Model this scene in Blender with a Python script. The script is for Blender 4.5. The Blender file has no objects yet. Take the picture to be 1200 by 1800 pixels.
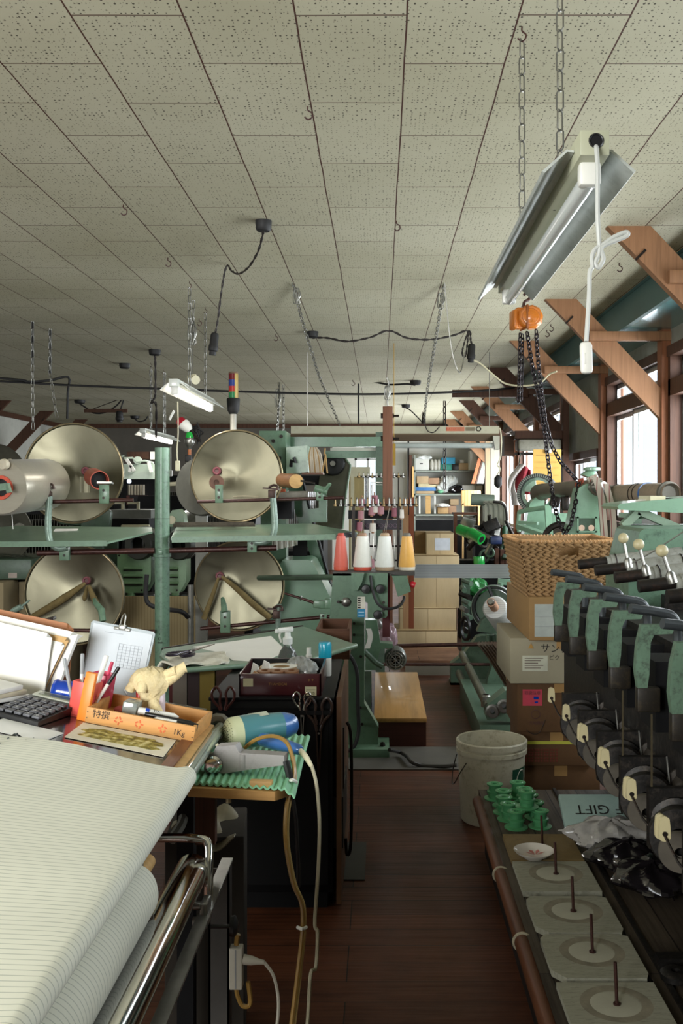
import bpy, bmesh, math, random
from mathutils import Vector, Matrix, Euler
random.seed(7)
S = bpy.context.scene
COL = S.collection
V = Vector
PI = math.pi
# ------------------------------------------------------------------ camera, light, exposure
EYE = 1.45
FPX, CX, CY = 1750.0, 668.0, 866.0
cd = bpy.data.cameras.new('camera'); cam = bpy.data.objects.new('camera', cd); COL.objects.link(cam)
cam.location = (0, 0, EYE); cam.rotation_euler = (PI/2, 0, 0)
cd.sensor_fit = 'AUTO'; cd.sensor_width = 36.0; cd.lens = 36.0*FPX/1800
cd.shift_x = -(CX-600)/1800; cd.shift_y = (CY-900)/1800
cd.clip_start = 0.05; cd.clip_end = 100
S.camera = cam
S.view_settings.view_transform = 'Standard'; S.view_settings.look = 'None'
S.view_settings.exposure = -0.15; S.view_settings.gamma = 1.0
S.view_settings.use_curve_mapping = False
S.cycles.max_bounces = 8; S.cycles.diffuse_bounces = 4; S.cycles.glossy_bounces = 4
S.cycles.transmission_bounces = 6; S.cycles.transparent_max_bounces = 8
S.cycles.caustics_reflective = False; S.cycles.caustics_refractive = False
S.cycles.use_denoising = True
S.cycles.sample_clamp_indirect = 6.0
w = bpy.data.worlds.new('sky'); S.world = w; w.use_nodes = True
bg = w.node_tree.nodes['Background']; bg.inputs[0].default_value = (.86, .93, 1, 1); bg.inputs[1].default_value = 1.6
DAY = (.95, .985, 1.0)
def daylight(name, c, sx, sy, rot, power, col=DAY):
    l = bpy.data.lights.new(name, 'AREA'); l.shape = 'RECTANGLE'; l.size = sx; l.size_y = sy
    l.energy = power; l.color = col
    o = bpy.data.objects.new(name, l); COL.objects.link(o); o.location = c; o.rotation_euler = rot
    return o
# overcast daylight standing just outside the windows of the side wall (x = 2.2), bay by bay
K = 3.0
WIN = [  # y0, y1, sill, head, power
    (1.27, 2.97, 1.25, 2.42, 26), (3.09, 4.79, 1.25, 2.42, 36), (4.91, 6.61, 1.22, 2.42, 46), (6.73, 8.43, 1.22, 2.42, 46), (8.75, 10.2, .9, 1.84, 20),
    (10.4, 12.03, 1.1, 2.42, 46), (12.22, 13.85, .95, 2.42, 60), (14.05, 15.67, .95, 2.42, 85), (15.87, 17.5, .95, 2.3, 95)]
for i, (a, b, s, h, p) in enumerate(WIN):
    daylight('daylight', (2.22, (a+b)/2, (s+h)/2), h-s, b-a, (0, PI/2, 0), p*K)
# daylight through the windows behind and beside the camera
daylight('daylight', (-2.3, -1.75, 1.75), 2.4, 1.3, (PI/2, 0, 0), 172*K, (1, .985, .95))
daylight('daylight', (-6.3, 2.6, 1.75), 1.3, 3.2, (0, -PI/2, 0), 30*K, (1, .99, .96))

def P(px, py, y):            # where the ray through a picture point meets the plane at depth y
    return V(((px-CX)*y/FPX, y, EYE+(CY-py)*y/FPX))
def W(n, y): return n*y/FPX

# ------------------------------------------------------------------ materials
MATS = {}
def nt(name):
    m = bpy.data.materials.new(name); m.use_nodes = True; t = m.node_tree
    return m, t, t.nodes['Principled BSDF']
def N(t, kind, **kw):
    n = t.nodes.new(kind)
    for k, v in kw.items():
        if k.startswith('i_'):
            n.inputs[k[2:].replace('_', ' ')].default_value = v
        else: setattr(n, k, v)
    return n
def ramp(t, fac, stops):
    r = N(t, 'ShaderNodeValToRGB'); e = r.color_ramp.elements
    while len(e) < len(stops): e.new(.5)
    for i, (p, c) in enumerate(stops):
        e[i].position = p; e[i].color = (c[0], c[1], c[2], 1)
    t.links.new(fac, r.inputs[0]); return r
def lin(c):
    if isinstance(c, str):
        c = [int(c[i:i+2], 16)/255 for i in (0, 2, 4)]
    return tuple((x/12.92 if x <= .04045 else ((x+.055)/1.055)**2.4) for x in c)
def mul(c, k): return tuple(min(1, x*k) for x in c)
def mat(name, col, rough=.5, metal=0., var=.18, scale=7., dirt=None, damt=.35, bump=0., stretch=None, coat=0., spec=.5, trans=0., ior=1.45, sheen=0.):
    """painted / cast / woven surface: base colour with cloudy wear, optional speckled grime colour and fine bump"""
    if name in MATS: return MATS[name]
    m, t, b = nt(name); c = lin(col)
    tc = N(t, 'ShaderNodeTexCoord'); src = tc.outputs['Object']
    if stretch:
        mp = N(t, 'ShaderNodeMapping'); mp.inputs['Scale'].default_value = stretch
        t.links.new(src, mp.inputs[0]); src = mp.outputs[0]
    n1 = N(t, 'ShaderNodeTexNoise', i_Scale=scale, i_Detail=6., i_Roughness=.65); t.links.new(src, n1.inputs['Vector'])
    r = ramp(t, n1.outputs['Fac'], [(.3, mul(c, 1-var)), (.7, mul(c, 1+var))]); out = r.outputs[0]
    if dirt:
        n2 = N(t, 'ShaderNodeTexNoise', i_Scale=scale*4.3, i_Detail=8., i_Roughness=.75); t.links.new(src, n2.inputs['Vector'])
        k = ramp(t, n2.outputs['Fac'], [(.5, (0, 0, 0)), (.72, (damt*2, damt*2, damt*2))])
        mx = N(t, 'ShaderNodeMix', data_type='RGBA'); t.links.new(k.outputs[0], mx.inputs[0]); t.links.new(out, mx.inputs[6])
        d = lin(dirt); mx.inputs[7].default_value = (*d, 1); out = mx.outputs[2]
    t.links.new(out, b.inputs['Base Color'])
    b.inputs['Roughness'].default_value = rough; b.inputs['Metallic'].default_value = metal
    b.inputs['Specular IOR Level'].default_value = spec; b.inputs['IOR'].default_value = ior
    if coat: b.inputs['Coat Weight'].default_value = coat; b.inputs['Coat Roughness'].default_value = .12
    if trans: b.inputs['Transmission Weight'].default_value = trans
    if sheen: b.inputs['Sheen Weight'].default_value = sheen
    if bump:
        n3 = N(t, 'ShaderNodeTexNoise', i_Scale=scale*9, i_Detail=4.); t.links.new(src, n3.inputs['Vector'])
        bp = N(t, 'ShaderNodeBump', i_Strength=bump, i_Distance=.004); t.links.new(n3.outputs['Fac'], bp.inputs['Height'])
        t.links.new(bp.outputs[0], b.inputs['Normal'])
    MATS[name] = m; return m
def glow(name, col, strength):
    m, t, b = nt(name); b.inputs['Base Color'].default_value = (.9, .9, .9, 1)
    b.inputs['Emission Color'].default_value = (*lin(col), 1); b.inputs['Emission Strength'].default_value = strength
    return m
def stripes(name, c1, c2, axis, period, duty=.2, rough=.8, soft=.06, bump=0.):
    """fine woven or wound stripes across one object axis"""
    m, t, b = nt(name)
    tc = N(t, 'ShaderNodeTexCoord'); sp = N(t, 'ShaderNodeSeparateXYZ'); t.links.new(tc.outputs['Object'], sp.inputs[0])
    mu = N(t, 'ShaderNodeMath', operation='DIVIDE'); t.links.new(sp.outputs[axis], mu.inputs[0]); mu.inputs[1].default_value = period
    fr = N(t, 'ShaderNodeMath', operation='FRACT'); t.links.new(mu.outputs[0], fr.inputs[0])
    r = ramp(t, fr.outputs[0], [(0, lin(c1)), (1-duty-soft, lin(c1)), (1-duty, lin(c2)), (1-soft*.5, lin(c2)), (1, lin(c1))])
    n1 = N(t, 'ShaderNodeTexNoise', i_Scale=5., i_Detail=4.); t.links.new(tc.outputs['Object'], n1.inputs['Vector'])
    k = ramp(t, n1.outputs['Fac'], [(.3, (.88, .88, .88)), (.7, (1, 1, 1))])
    mx = N(t, 'ShaderNodeMix', data_type='RGBA', blend_type='MULTIPLY'); mx.inputs[0].default_value = 1
    t.links.new(r.outputs[0], mx.inputs[6]); t.links.new(k.outputs[0], mx.inputs[7])
    t.links.new(mx.outputs[2], b.inputs['Base Color']); b.inputs['Roughness'].default_value = rough
    if bump:
        bp = N(t, 'ShaderNodeBump', i_Strength=bump, i_Distance=.002); t.links.new(fr.outputs[0], bp.inputs['Height']); t.links.new(bp.outputs[0], b.inputs['Normal'])
    return m
def brushed(name, col, axis='Y', rough=.32, var=.2):
    """spun or rolled aluminium: anisotropic highlight running round the axis, stained"""
    m, t, b = nt(name); c = lin(col)
    tc = N(t, 'ShaderNodeTexCoord')
    n1 = N(t, 'ShaderNodeTexNoise', i_Scale=3.2, i_Detail=7., i_Roughness=.6, i_Distortion=.8); t.links.new(tc.outputs['Object'], n1.inputs['Vector'])
    r = ramp(t, n1.outputs['Fac'], [(.28, mul(c, 1-var)), (.72, mul(c, 1+var))]); t.links.new(r.outputs[0], b.inputs['Base Color'])
    r2 = ramp(t, n1.outputs['Fac'], [(.3, (rough*.8,)*3), (.7, (rough*1.35,)*3)]); t.links.new(r2.outputs[0], b.inputs['Roughness'])
    b.inputs['Metallic'].default_value = .85
    b.inputs['Anisotropic'].default_value = .75
    tg = N(t, 'ShaderNodeTangent', direction_type='RADIAL', axis=axis); t.links.new(tg.outputs[0], b.inputs['Tangent'])
    return m
def glass(name, col=(1, 1, 1), fac=.12, rough=.05):
    """thin clear pane or film"""
    m = bpy.data.materials.new(name); m.use_nodes = True; t = m.node_tree; t.nodes.clear()
    o = N(t, 'ShaderNodeOutputMaterial'); mx = N(t, 'ShaderNodeMixShader'); mx.inputs[0].default_value = fac
    tr = N(t, 'ShaderNodeBsdfTransparent'); tr.inputs[0].default_value = (*col, 1)
    gl = N(t, 'ShaderNodeBsdfGlossy'); gl.inputs['Roughness'].default_value = rough
    t.links.new(tr.outputs[0], mx.inputs[1]); t.links.new(gl.outputs[0], mx.inputs[2]); t.links.new(mx.outputs[0], o.inputs[0])
    return m

def mat_ceiling():
    m, t, b = nt('perforated fibreboard ceiling tiles')
    tc = N(t, 'ShaderNodeTexCoord'); sp = N(t, 'ShaderNodeSeparateXYZ'); t.links.new(tc.outputs['Object'], sp.inputs[0])
    def math_(op, a, v):
        n = N(t, 'ShaderNodeMath', operation=op)
        if hasattr(a, 'links'): t.links.new(a, n.inputs[0])
        else: n.inputs[0].default_value = a
        if hasattr(v, 'links'): t.links.new(v, n.inputs[1])
        else: n.inputs[1].default_value = v
        return n.outputs[0]
    cb = N(t, 'ShaderNodeCombineXYZ')
    t.links.new(math_('SUBTRACT', sp.outputs[1], 3.003-.606*40), cb.inputs[0]); t.links.new(math_('SUBTRACT', sp.outputs[0], .076-.303*61), cb.inputs[1])
    # slight wander of the joints
    nw = N(t, 'ShaderNodeTexNoise', i_Scale=2.5, i_Detail=2.); t.links.new(tc.outputs['Object'], nw.inputs['Vector'])
    vm = N(t, 'ShaderNodeVectorMath', operation='MULTIPLY_ADD'); t.links.new(nw.outputs['Color'], vm.inputs[0]); vm.inputs[1].default_value = (.012, .008, 0); t.links.new(cb.outputs[0], vm.inputs[2])
    br = N(t, 'ShaderNodeTexBrick', offset=.5, offset_frequency=2, squash=1.0)
    t.links.new(vm.outputs[0], br.inputs['Vector'])
    for k, v in (('Scale', 1.), ('Mortar Size', .0028), ('Mortar Smooth', .25), ('Bias', 0.), ('Brick Width', .606), ('Row Height', .303)): br.inputs[k].default_value = v
    br.inputs['Color1'].default_value = (*lin('bcb79f'), 1); br.inputs['Color2'].default_value = (*lin('b4af97'), 1); br.inputs['Mortar'].default_value = (*lin('4a2a20'), 1)
    # pin holes of several sizes in wandering rows
    def holes(sx, sy, thr, keep, seed):
        mp = N(t, 'ShaderNodeMapping'); mp.inputs['Scale'].default_value = (1/sx, 1/sy, 1); mp.inputs['Location'].default_value = (seed, seed*.37, 0)
        t.links.new(tc.outputs['Object'], mp.inputs[0])
        vo = N(t, 'ShaderNodeTexVoronoi', voronoi_dimensions='2D', feature='F1'); vo.inputs['Scale'].default_value = 1.; vo.inputs['Randomness'].default_value = .42
        t.links.new(mp.outputs[0], vo.inputs['Vector'])
        s2 = N(t, 'ShaderNodeSeparateColor'); t.links.new(vo.outputs['Color'], s2.inputs[0])
        size = math_('MULTIPLY', s2.outputs[1], thr)
        near = math_('LESS_THAN', vo.outputs['Distance'], size)
        return math_('MULTIPLY', near, math_('LESS_THAN', s2.outputs[0], keep))
    h = math_('MAXIMUM', holes(.0155, .0185, .225, .72, 3.3), holes(.011, .026, .12, .5, 11.7))
    mx = N(t, 'ShaderNodeMix', data_type='RGBA'); t.links.new(h, mx.inputs[0]); t.links.new(br.outputs[0], mx.inputs[6]); mx.inputs[7].default_value = (*lin('4f4a3e'), 1)
    # old damp stains and dust
    n2 = N(t, 'ShaderNodeTexNoise', i_Scale=.9, i_Detail=5.); t.links.new(tc.outputs['Object'], n2.inputs['Vector'])
    k = ramp(t, n2.outputs['Fac'], [(.3, (.84, .83, .78)), (.65, (1, 1, 1))])
    m2 = N(t, 'ShaderNodeMix', data_type='RGBA', blend_type='MULTIPLY'); m2.inputs[0].default_value = 1
    t.links.new(mx.outputs[2], m2.inputs[6]); t.links.new(k.outputs[0], m2.inputs[7]); t.links.new(m2.outputs[2], b.inputs['Base Color'])
    b.inputs['Roughness'].default_value = .75; b.inputs['Specular IOR Level'].default_value = .25
    bp = N(t, 'ShaderNodeBump', i_Strength=.6, i_Distance=.004); bp.invert = True
    t.links.new(math_('MAXIMUM', h, br.outputs['Fac']), bp.inputs['Height']); t.links.new(bp.outputs[0], b.inputs['Normal'])
    return m
def mat_planks(name, c1, c2, cm, along='X', bw=1.9, rh=.115, rough=.38, worn=None):
    m, t, b = nt(name)
    tc = N(t, 'ShaderNodeTexCoord'); mp = N(t, 'ShaderNodeMapping')
    if along == 'Y': mp.inputs['Rotation'].default_value = (0, 0, PI/2)
    mp.inputs['Location'].default_value = (40, 40, 0)
    t.links.new(tc.outputs['Object'], mp.inputs[0])
    br = N(t, 'ShaderNodeTexBrick', offset=.37, offset_frequency=3); t.links.new(mp.outputs[0], br.inputs['Vector'])
    for k, v in (('Scale', 1.), ('Mortar Size', .002), ('Mortar Smooth', .1), ('Brick Width', bw), ('Row Height', rh)): br.inputs[k].default_value = v
    br.inputs['Color1'].default_value = (*lin(c1), 1); br.inputs['Color2'].default_value = (*lin(c2), 1); br.inputs['Mortar'].default_value = (*lin(cm), 1)
    m2 = N(t, 'ShaderNodeMapping'); m2.inputs['Scale'].default_value = (1.5, 38, 1) if along == 'X' else (38, 1.5, 1); t.links.new(tc.outputs['Object'], m2.inputs[0])
    n1 = N(t, 'ShaderNodeTexNoise', i_Scale=1.6, i_Detail=8., i_Roughness=.7); t.links.new(m2.outputs[0], n1.inputs['Vector'])
    k = ramp(t, n1.outputs['Fac'], [(.25, (.42, .38, .36)), (.55, (1, 1, 1)), (.8, (1.25, 1.2, 1.15))])
    mx = N(t, 'ShaderNodeMix', data_type='RGBA', blend_type='MULTIPLY'); mx.inputs[0].default_value = .85
    t.links.new(br.outputs[0], mx.inputs[6]); t.links.new(k.outputs[0], mx.inputs[7]); out = mx.outputs[2]
    # trodden dark stains
    n2 = N(t, 'ShaderNodeTexNoise', i_Scale=2.2, i_Detail=7., i_Roughness=.7); t.links.new(tc.outputs['Object'], n2.inputs['Vector'])
    k2 = ramp(t, n2.outputs['Fac'], [(.3, (.35, .33, .32)), (.58, (1, 1, 1))])
    mx2 = N(t, 'ShaderNodeMix', data_type='RGBA', blend_type='MULTIPLY'); mx2.inputs[0].default_value = .8
    t.links.new(out, mx2.inputs[6]); t.links.new(k2.outputs[0], mx2.inputs[7]); t.links.new(mx2.outputs[2], b.inputs['Base Color'])
    r2 = ramp(t, n1.outputs['Fac'], [(.3, (rough*1.4,)*3), (.7, (rough,)*3)]); t.links.new(r2.outputs[0], b.inputs['Roughness'])
    b.inputs['Specular IOR Level'].default_value = .2
    bp = N(t, 'ShaderNodeBump', i_Strength=.35, i_Distance=.003); t.links.new(n1.outputs['Fac'], bp.inputs['Height']); t.links.new(bp.outputs[0], b.inputs['Normal'])
    return m
def mat_wood(name, col, dark=.55, axis=2, rough=.6, scale=1., spec=.3, coat=0.):
    m, t, b = nt(name); c = lin(col)
    tc = N(t, 'ShaderNodeTexCoord'); mp = N(t, 'ShaderNodeMapping'); s = [30*scale]*3; s[axis] = 1.6*scale
    mp.inputs['Scale'].default_value = s; t.links.new(tc.outputs['Object'], mp.inputs[0])
    n1 = N(t, 'ShaderNodeTexNoise', i_Scale=1.4, i_Detail=7., i_Roughness=.65, i_Distortion=.6); t.links.new(mp.outputs[0], n1.inputs['Vector'])
    r = ramp(t, n1.outputs['Fac'], [(.28, mul(c, dark)), (.5, c), (.75, mul(c, 1.2))]); t.links.new(r.outputs[0], b.inputs['Base Color'])
    b.inputs['Roughness'].default_value = rough; b.inputs['Specular IOR Level'].default_value = spec
    if coat: b.inputs['Coat Weight'].default_value = coat
    bp = N(t, 'ShaderNodeBump', i_Strength=.2, i_Distance=.002); t.links.new(n1.outputs['Fac'], bp.inputs['Height']); t.links.new(bp.outputs[0], b.inputs['Normal'])
    return m

# ------------------------------------------------------------------ mesh builder
ROOT = {}                    # object name -> world location of its root
class MB:
    def __init__(s): s.bm = bmesh.new(); s.m = 0
    def mi(s, i): s.m = i; return s
    def _f(s, vs):
        try:
            f = s.bm.faces.new(vs); f.material_index = s.m; return f
        except ValueError: return None
    def box(s, c, size, rot=None, bev=0.):
        c = V(c); R = Matrix.Identity(3) if rot is None else (rot if isinstance(rot, Matrix) else Euler(rot).to_matrix())
        hx, hy, hz = [k/2 for k in size]
        v = [s.bm.verts.new(c + R @ V((x, y, z))) for x in (-hx, hx) for y in (-hy, hy) for z in (-hz, hz)]
        fs = [s._f([v[i] for i in q]) for q in ((0, 1, 3, 2), (4, 6, 7, 5), (0, 4, 5, 1), (2, 3, 7, 6), (0, 2, 6, 4), (1, 5, 7, 3))]
        if bev:
            es = list({e for f in fs for e in f.edges})
            r = bmesh.ops.bevel(s.bm, geom=es, offset=min(bev, .45*min(size)), segments=2, affect='EDGES', profile=.5)
            for f in r['faces']: f.material_index = s.m
        return s
    def bx(s, x0, x1, y0, y1, z0, z1, bev=0.):
        return s.box(((x0+x1)/2, (y0+y1)/2, (z0+z1)/2), (abs(x1-x0), abs(y1-y0), abs(z1-z0)), None, bev)
    def bar(s, a, b, wd, th, up=(0, 0, 1), bev=0.):
        """rectangular bar from a to b; wd across (perpendicular to up), th along up"""
        a, b = V(a), V(b); d = (b-a); L = d.length; d.normalize(); u = V(up); x = d.cross(u)
        if x.length < 1e-5: x = d.cross(V((0, 1, 0)))
        x.normalize(); u = x.cross(d)
        R = Matrix((x, d, u)).transposed()
        return s.box((a+b)/2, (wd, L, th), R, bev)
    def ring(s, c, x, y, r, n, ry=None):
        ry = r if ry is None else ry
        return [s.bm.verts.new(c + x*(r*math.cos(2*PI*i/n)) + y*(ry*math.sin(2*PI*i/n))) for i in range(n)]
    def loft(s, rings, closed=True, cap=True, loop=False):
        prs = list(zip(rings, rings[1:])) + ([(rings[-1], rings[0])] if loop else [])
        for A, B in prs:
            n = len(A)
            for i in range(n if closed else n-1):
                j = (i+1) % n
                s._f([A[i], A[j], B[j], B[i]])
        if cap and not loop and closed:
            s._f(list(reversed(rings[0]))); s._f(rings[-1])
        return s
    def cyl(s, a, b, r, r2=None, n=14, cap=True):
        a, b = V(a), V(b); d = (b-a).normalized(); x = d.orthogonal().normalized(); y = d.cross(x)
        return s.loft([s.ring(a, x, y, r, n), s.ring(b, x, y, r if r2 is None else r2, n)], cap=cap)
    def lathe(s, prof, base=(0, 0, 0), axis=(0, 0, 1), n=20, cap=False):
        """prof: list of (radius, height along axis)"""
        a = V(axis).normalized(); x = a.orthogonal().normalized(); y = a.cross(x); base = V(base)
        return s.loft([s.ring(base + a*h, x, y, max(r, 1e-4), n) for r, h in prof], cap=cap)
    def tube(s, pts, r, n=7, sm=0, loop=False, r2=None):
        pts = [V(p) for p in pts]; n0 = len(pts)
        if sm: pts = spline(pts, sm, loop)
        m = len(pts)
        if isinstance(r, (list, tuple)) and m != len(r):
            r = [r[min(int(i*(len(r)-1)/(m-1)), len(r)-2)]*(1-i*(len(r)-1)/(m-1)+min(int(i*(len(r)-1)/(m-1)), len(r)-2))+r[min(int(i*(len(r)-1)/(m-1)), len(r)-2)+1]*(i*(len(r)-1)/(m-1)-min(int(i*(len(r)-1)/(m-1)), len(r)-2)) for i in range(m)]
        tang = []
        for i in range(m):
            a = pts[i-1] if (i or loop) else pts[i]; b = pts[(i+1) % m] if (i < m-1 or loop) else pts[i]
            tang.append((b-a).normalized() if (b-a).length > 1e-7 else V((0, 0, 1)))
        x = tang[0].orthogonal().normalized(); rings = []
        for i in range(m):
            x = (x - tang[i]*x.dot(tang[i]));
            x = x.normalized() if x.length > 1e-6 else tang[i].orthogonal().normalized()
            rr = r[i] if isinstance(r, (list, tuple)) else (r if r2 is None else r+(r2-r)*i/max(1, m-1))
            rings.append(s.ring(pts[i], x, tang[i].cross(x), rr, n))
        return s.loft(rings, loop=loop)
    def prism(s, poly, vec):
        vec = V(vec); A = [s.bm.verts.new(V(p)) for p in poly]; B = [s.bm.verts.new(V(p)+vec) for p in poly]
        s._f(list(reversed(A))); s._f(B); n = len(A)
        for i in range(n): s._f([A[i], A[(i+1) % n], B[(i+1) % n], B[i]])
        return s
    def sph(s, c, r, n=12, sc=(1, 1, 1), rot=None):
        c = V(c); R = Matrix.Identity(3) if rot is None else Euler(rot).to_matrix(); rings = []
        m = max(4, n//2)
        for j in range(m+1):
            th = PI*j/m; rr = max(math.sin(th), 1e-3)
            rings.append([s.bm.verts.new(c + R @ V((r*sc[0]*rr*math.cos(2*PI*i/n), r*sc[1]*rr*math.sin(2*PI*i/n), r*sc[2]*math.cos(th)))) for i in range(n)])
        return s.loft(rings)
    def torus(s, c, R, r, axis=(0, 0, 1), n=16, k=6, a0=0., a1=2*PI):
        ax = V(axis).normalized(); x = ax.orthogonal().normalized(); y = ax.cross(x); c = V(c)
        full = abs(a1-a0-2*PI) < 1e-4; m = n if full else n+1
        return s.tube([c + x*(R*math.cos(a0+(a1-a0)*i/n)) + y*(R*math.sin(a0+(a1-a0)*i/n)) for i in range(m)], r, k, loop=full)
    def sheet(s, fn, nu, nv, th=0.):
        """surface fn(u, v) -> point, u and v in 0..1; th gives it a thickness along its normal"""
        g = [[V(fn(i/nu, j/nv)) for j in range(nv+1)] for i in range(nu+1)]
        def lay(g): return [[s.bm.verts.new(p) for p in row] for row in g]
        A = lay(g)
        for i in range(nu):
            for j in range(nv): s._f([A[i][j], A[i+1][j], A[i+1][j+1], A[i][j+1]])
        if th:
            nrm = [[None]*(nv+1) for _ in range(nu+1)]
            for i in range(nu+1):
                for j in range(nv+1):
                    du = g[min(i+1, nu)][j]-g[max(i-1, 0)][j]; dv = g[i][min(j+1, nv)]-g[i][max(j-1, 0)]
                    q = du.cross(dv); nrm[i][j] = q.normalized() if q.length > 1e-9 else V((0, 0, 1))
            B = lay([[g[i][j]-nrm[i][j]*th for j in range(nv+1)] for i in range(nu+1)])
            for i in range(nu):
                for j in range(nv): s._f([B[i][j], B[i][j+1], B[i+1][j+1], B[i+1][j]])
            for i in range(nu):
                s._f([A[i][0], B[i][0], B[i+1][0], A[i+1][0]]); s._f([A[i+1][nv], B[i+1][nv], B[i][nv], A[i][nv]])
            for j in range(nv):
                s._f([A[0][j+1], B[0][j+1], B[0][j], A[0][j]]); s._f([A[nu][j], B[nu][j], B[nu][j+1], A[nu][j+1]])
        return s
    def chain(s, pts, r=.003, L=.028, wd=.016, n=5):
        """link chain along a polyline; every link turned a quarter against the last"""
        pts = [V(p) for p in pts]; seg = []; tot = 0
        for a, b in zip(pts, pts[1:]): seg.append((tot, a, b)); tot += (b-a).length
        pitch = L-2.2*r; k = max(1, int(tot/pitch))
        for i in range(k):
            d = (i+.5)*tot/k
            for t0, a, b in reversed(seg):
                if d >= t0: break
            q = (b-a).normalized(); c = a + q*(d-t0); x = q.orthogonal().normalized()
            if i % 2: x = q.cross(x)
            h = L/2-wd/2; lp = []
            for j in range(8):
                an = 2*PI*(j+.5)/8; lp.append(c + x*(math.cos(an)*(wd/2)) + q*(math.sin(an)*wd/2 + (h if math.sin(an) > 0 else -h)))
            s.tube(lp, r, n, loop=True)
        return s
    def text(s, body, o, x, up, size, th=.0006, align='CENTER'):
        """lettering standing off a surface: o origin, x reading direction, up"""
        c = bpy.data.curves.new('t', 'FONT'); c.body = body; c.size = size; c.align_x = align; c.align_y = 'CENTER'; c.resolution_u = 2
        ob = bpy.data.objects.new('t', c); COL.objects.link(ob)
        me = bpy.data.meshes.new_from_object(ob.evaluated_get(bpy.context.evaluated_depsgraph_get()))
        x = V(x).normalized(); up = V(up); up = (up - x*up.dot(x)).normalized(); nn = x.cross(up); o = V(o)
        vs = [s.bm.verts.new(o + x*v.co.x + up*v.co.y + nn*th) for v in me.vertices]
        for p in me.polygons: s._f([vs[i] for i in p.vertices])
        bpy.data.objects.remove(ob); bpy.data.curves.remove(c); bpy.data.meshes.remove(me)
        return s
    def build(s, name, mats, parent=None, smooth=40):
        me = bpy.data.meshes.new(name)
        bmesh.ops.recalc_face_normals(s.bm, faces=s.bm.faces[:])
        if parent is None:
            lo = [min(v.co[i] for v in s.bm.verts) for i in range(3)]; hi = [max(v.co[i] for v in s.bm.verts) for i in range(3)]
            loc = V(((lo[0]+hi[0])/2, (lo[1]+hi[1])/2, lo[2]))
        else: loc = ROOT[parent.name]
        for v in s.bm.verts: v.co -= loc
        s.bm.to_mesh(me); s.bm.free()
        for m in (mats if isinstance(mats, (list, tuple)) else [mats]): me.materials.append(m)
        if smooth:
            for p in me.polygons: p.use_smooth = True
            me.set_sharp_from_angle(angle=math.radians(smooth))
        o = bpy.data.objects.new(name, me); COL.objects.link(o)
        if parent is None: o.location = loc
        else: o.parent = parent
        ROOT[o.name] = loc
        return o
def spline(pts, k, loop=False):
    out = []; n = len(pts)
    for i in range(n if loop else n-1):
        p0 = pts[(i-1) % n] if (i or loop) else pts[0]; p1 = pts[i]; p2 = pts[(i+1) % n]; p3 = pts[(i+2) % n] if (i+2 < n or loop) else pts[-1]
        for j in range(k):
            t = j/k; out.append(.5*((2*p1)+(p2-p0)*t+(2*p0-5*p1+4*p2-p3)*t*t+(3*p1-p0-3*p2+p3)*t**3))
    if not loop: out.append(pts[-1])
    return out
def tag(o, label, cat, group=None, kind=None):
    if label: o['label'] = label
    if cat: o['category'] = cat
    if group: o['group'] = group
    if kind: o['kind'] = kind
    return o
def thing(name, label, cat, loc, group=None):
    o = bpy.data.objects.new(name, None); COL.objects.link(o); o.location = V(loc); o.empty_display_size = .05
    ROOT[o.name] = V(loc)
    return tag(o, label, cat, group)
def one(name, mb, mats, label, cat, group=None, smooth=40): return tag(mb.build(name, mats, None, smooth), label, cat, group)
def struct(name, mb, mats, parent=None, smooth=40):
    o = mb.build(name, mats, parent, smooth)
    if parent is None: o['kind'] = 'structure'
    return o
def dup(root, loc=None, label=None, rz=None, scale=None):
    def cp(o, par):
        c = o.copy(); COL.objects.link(c); ROOT[c.name] = ROOT.get(o.name, V((0, 0, 0)))
        if par is not None: c.parent = par
        for ch in list(o.children): cp(ch, c)
        return c
    r = cp(root, None)
    if loc is not None: r.location = V(loc)
    if label: r['label'] = label
    if rz is not None: r.rotation_euler = (0, 0, rz) if not isinstance(rz, tuple) else rz
    if scale: r.scale = (scale,)*3 if not isinstance(scale, tuple) else scale
    return r
# ------------------------------------------------------------------ shared materials
GREEN = mat('green machine enamel', '617d65', .42, 0, .14, 5, '3b4a40', .3, .12, coat=.15)
GREEN_L = mat('pale green enamel', '879d87', .42, 0, .12, 6, '56655b', .25, .08, coat=.15)
GREEN_D = mat('dark green enamel', '415443', .45, 0, .18, 6, '26302a', .35, .1)
IRON = mat('bare dark iron', '26221f', .45, .6, .3, 9, '50392c', .3, .2)
RUST = mat('red brown rod', '3d2420', .42, .35, .3, 12, '6a4a3c', .3)
STEEL = mat('dull steel', '8d8c86', .35, .9, .2, 14)
CHROME = mat('chrome', 'd5d5d2', .1, 1., .05, 10)
BLACK = mat('black plastic', '141414', .4, 0, .2, 10)
BLACKP = mat('black painted steel', '0b0b0c', .55, 0, .25, 6, spec=.2)
WHITE = mat('white plastic', 'd9d8d0', .4, 0, .06, 8)
CREAM = mat('cream plastic', 'c9c2a4', .45, 0, .1, 8)
PAPER = mat('white paper', 'e6e4dc', .8, 0, .04, 5)
CARD = mat('kraft cardboard', '86683f', .8, 0, .08, 4, '8f6f48', .15, stretch=(1, 1, 4))
CARD_L = mat('pale cardboard', 'bfa983', .8, 0, .06, 4, 'ad9269', .15, stretch=(3, 3, .6))
CARD_D = mat('dark cardboard', '5a3f25', .85, 0, .15, 5, '463019', .25)
TIMBER = mat_wood('raw timber', '8d6648', .7, 2)
TIMBER_D = mat_wood('old dark timber', '4a3022', .55, 2)
PINE = mat_wood('pine', 'c09a63', .8, 0, .55)
ALU = brushed('spun aluminium', '7e7a66', 'Y', .38, .2)
WHITE_ENAMEL = mat('white enamelled steel', 'c9ccc4', .3, 0, .08, 6, coat=.3)
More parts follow.
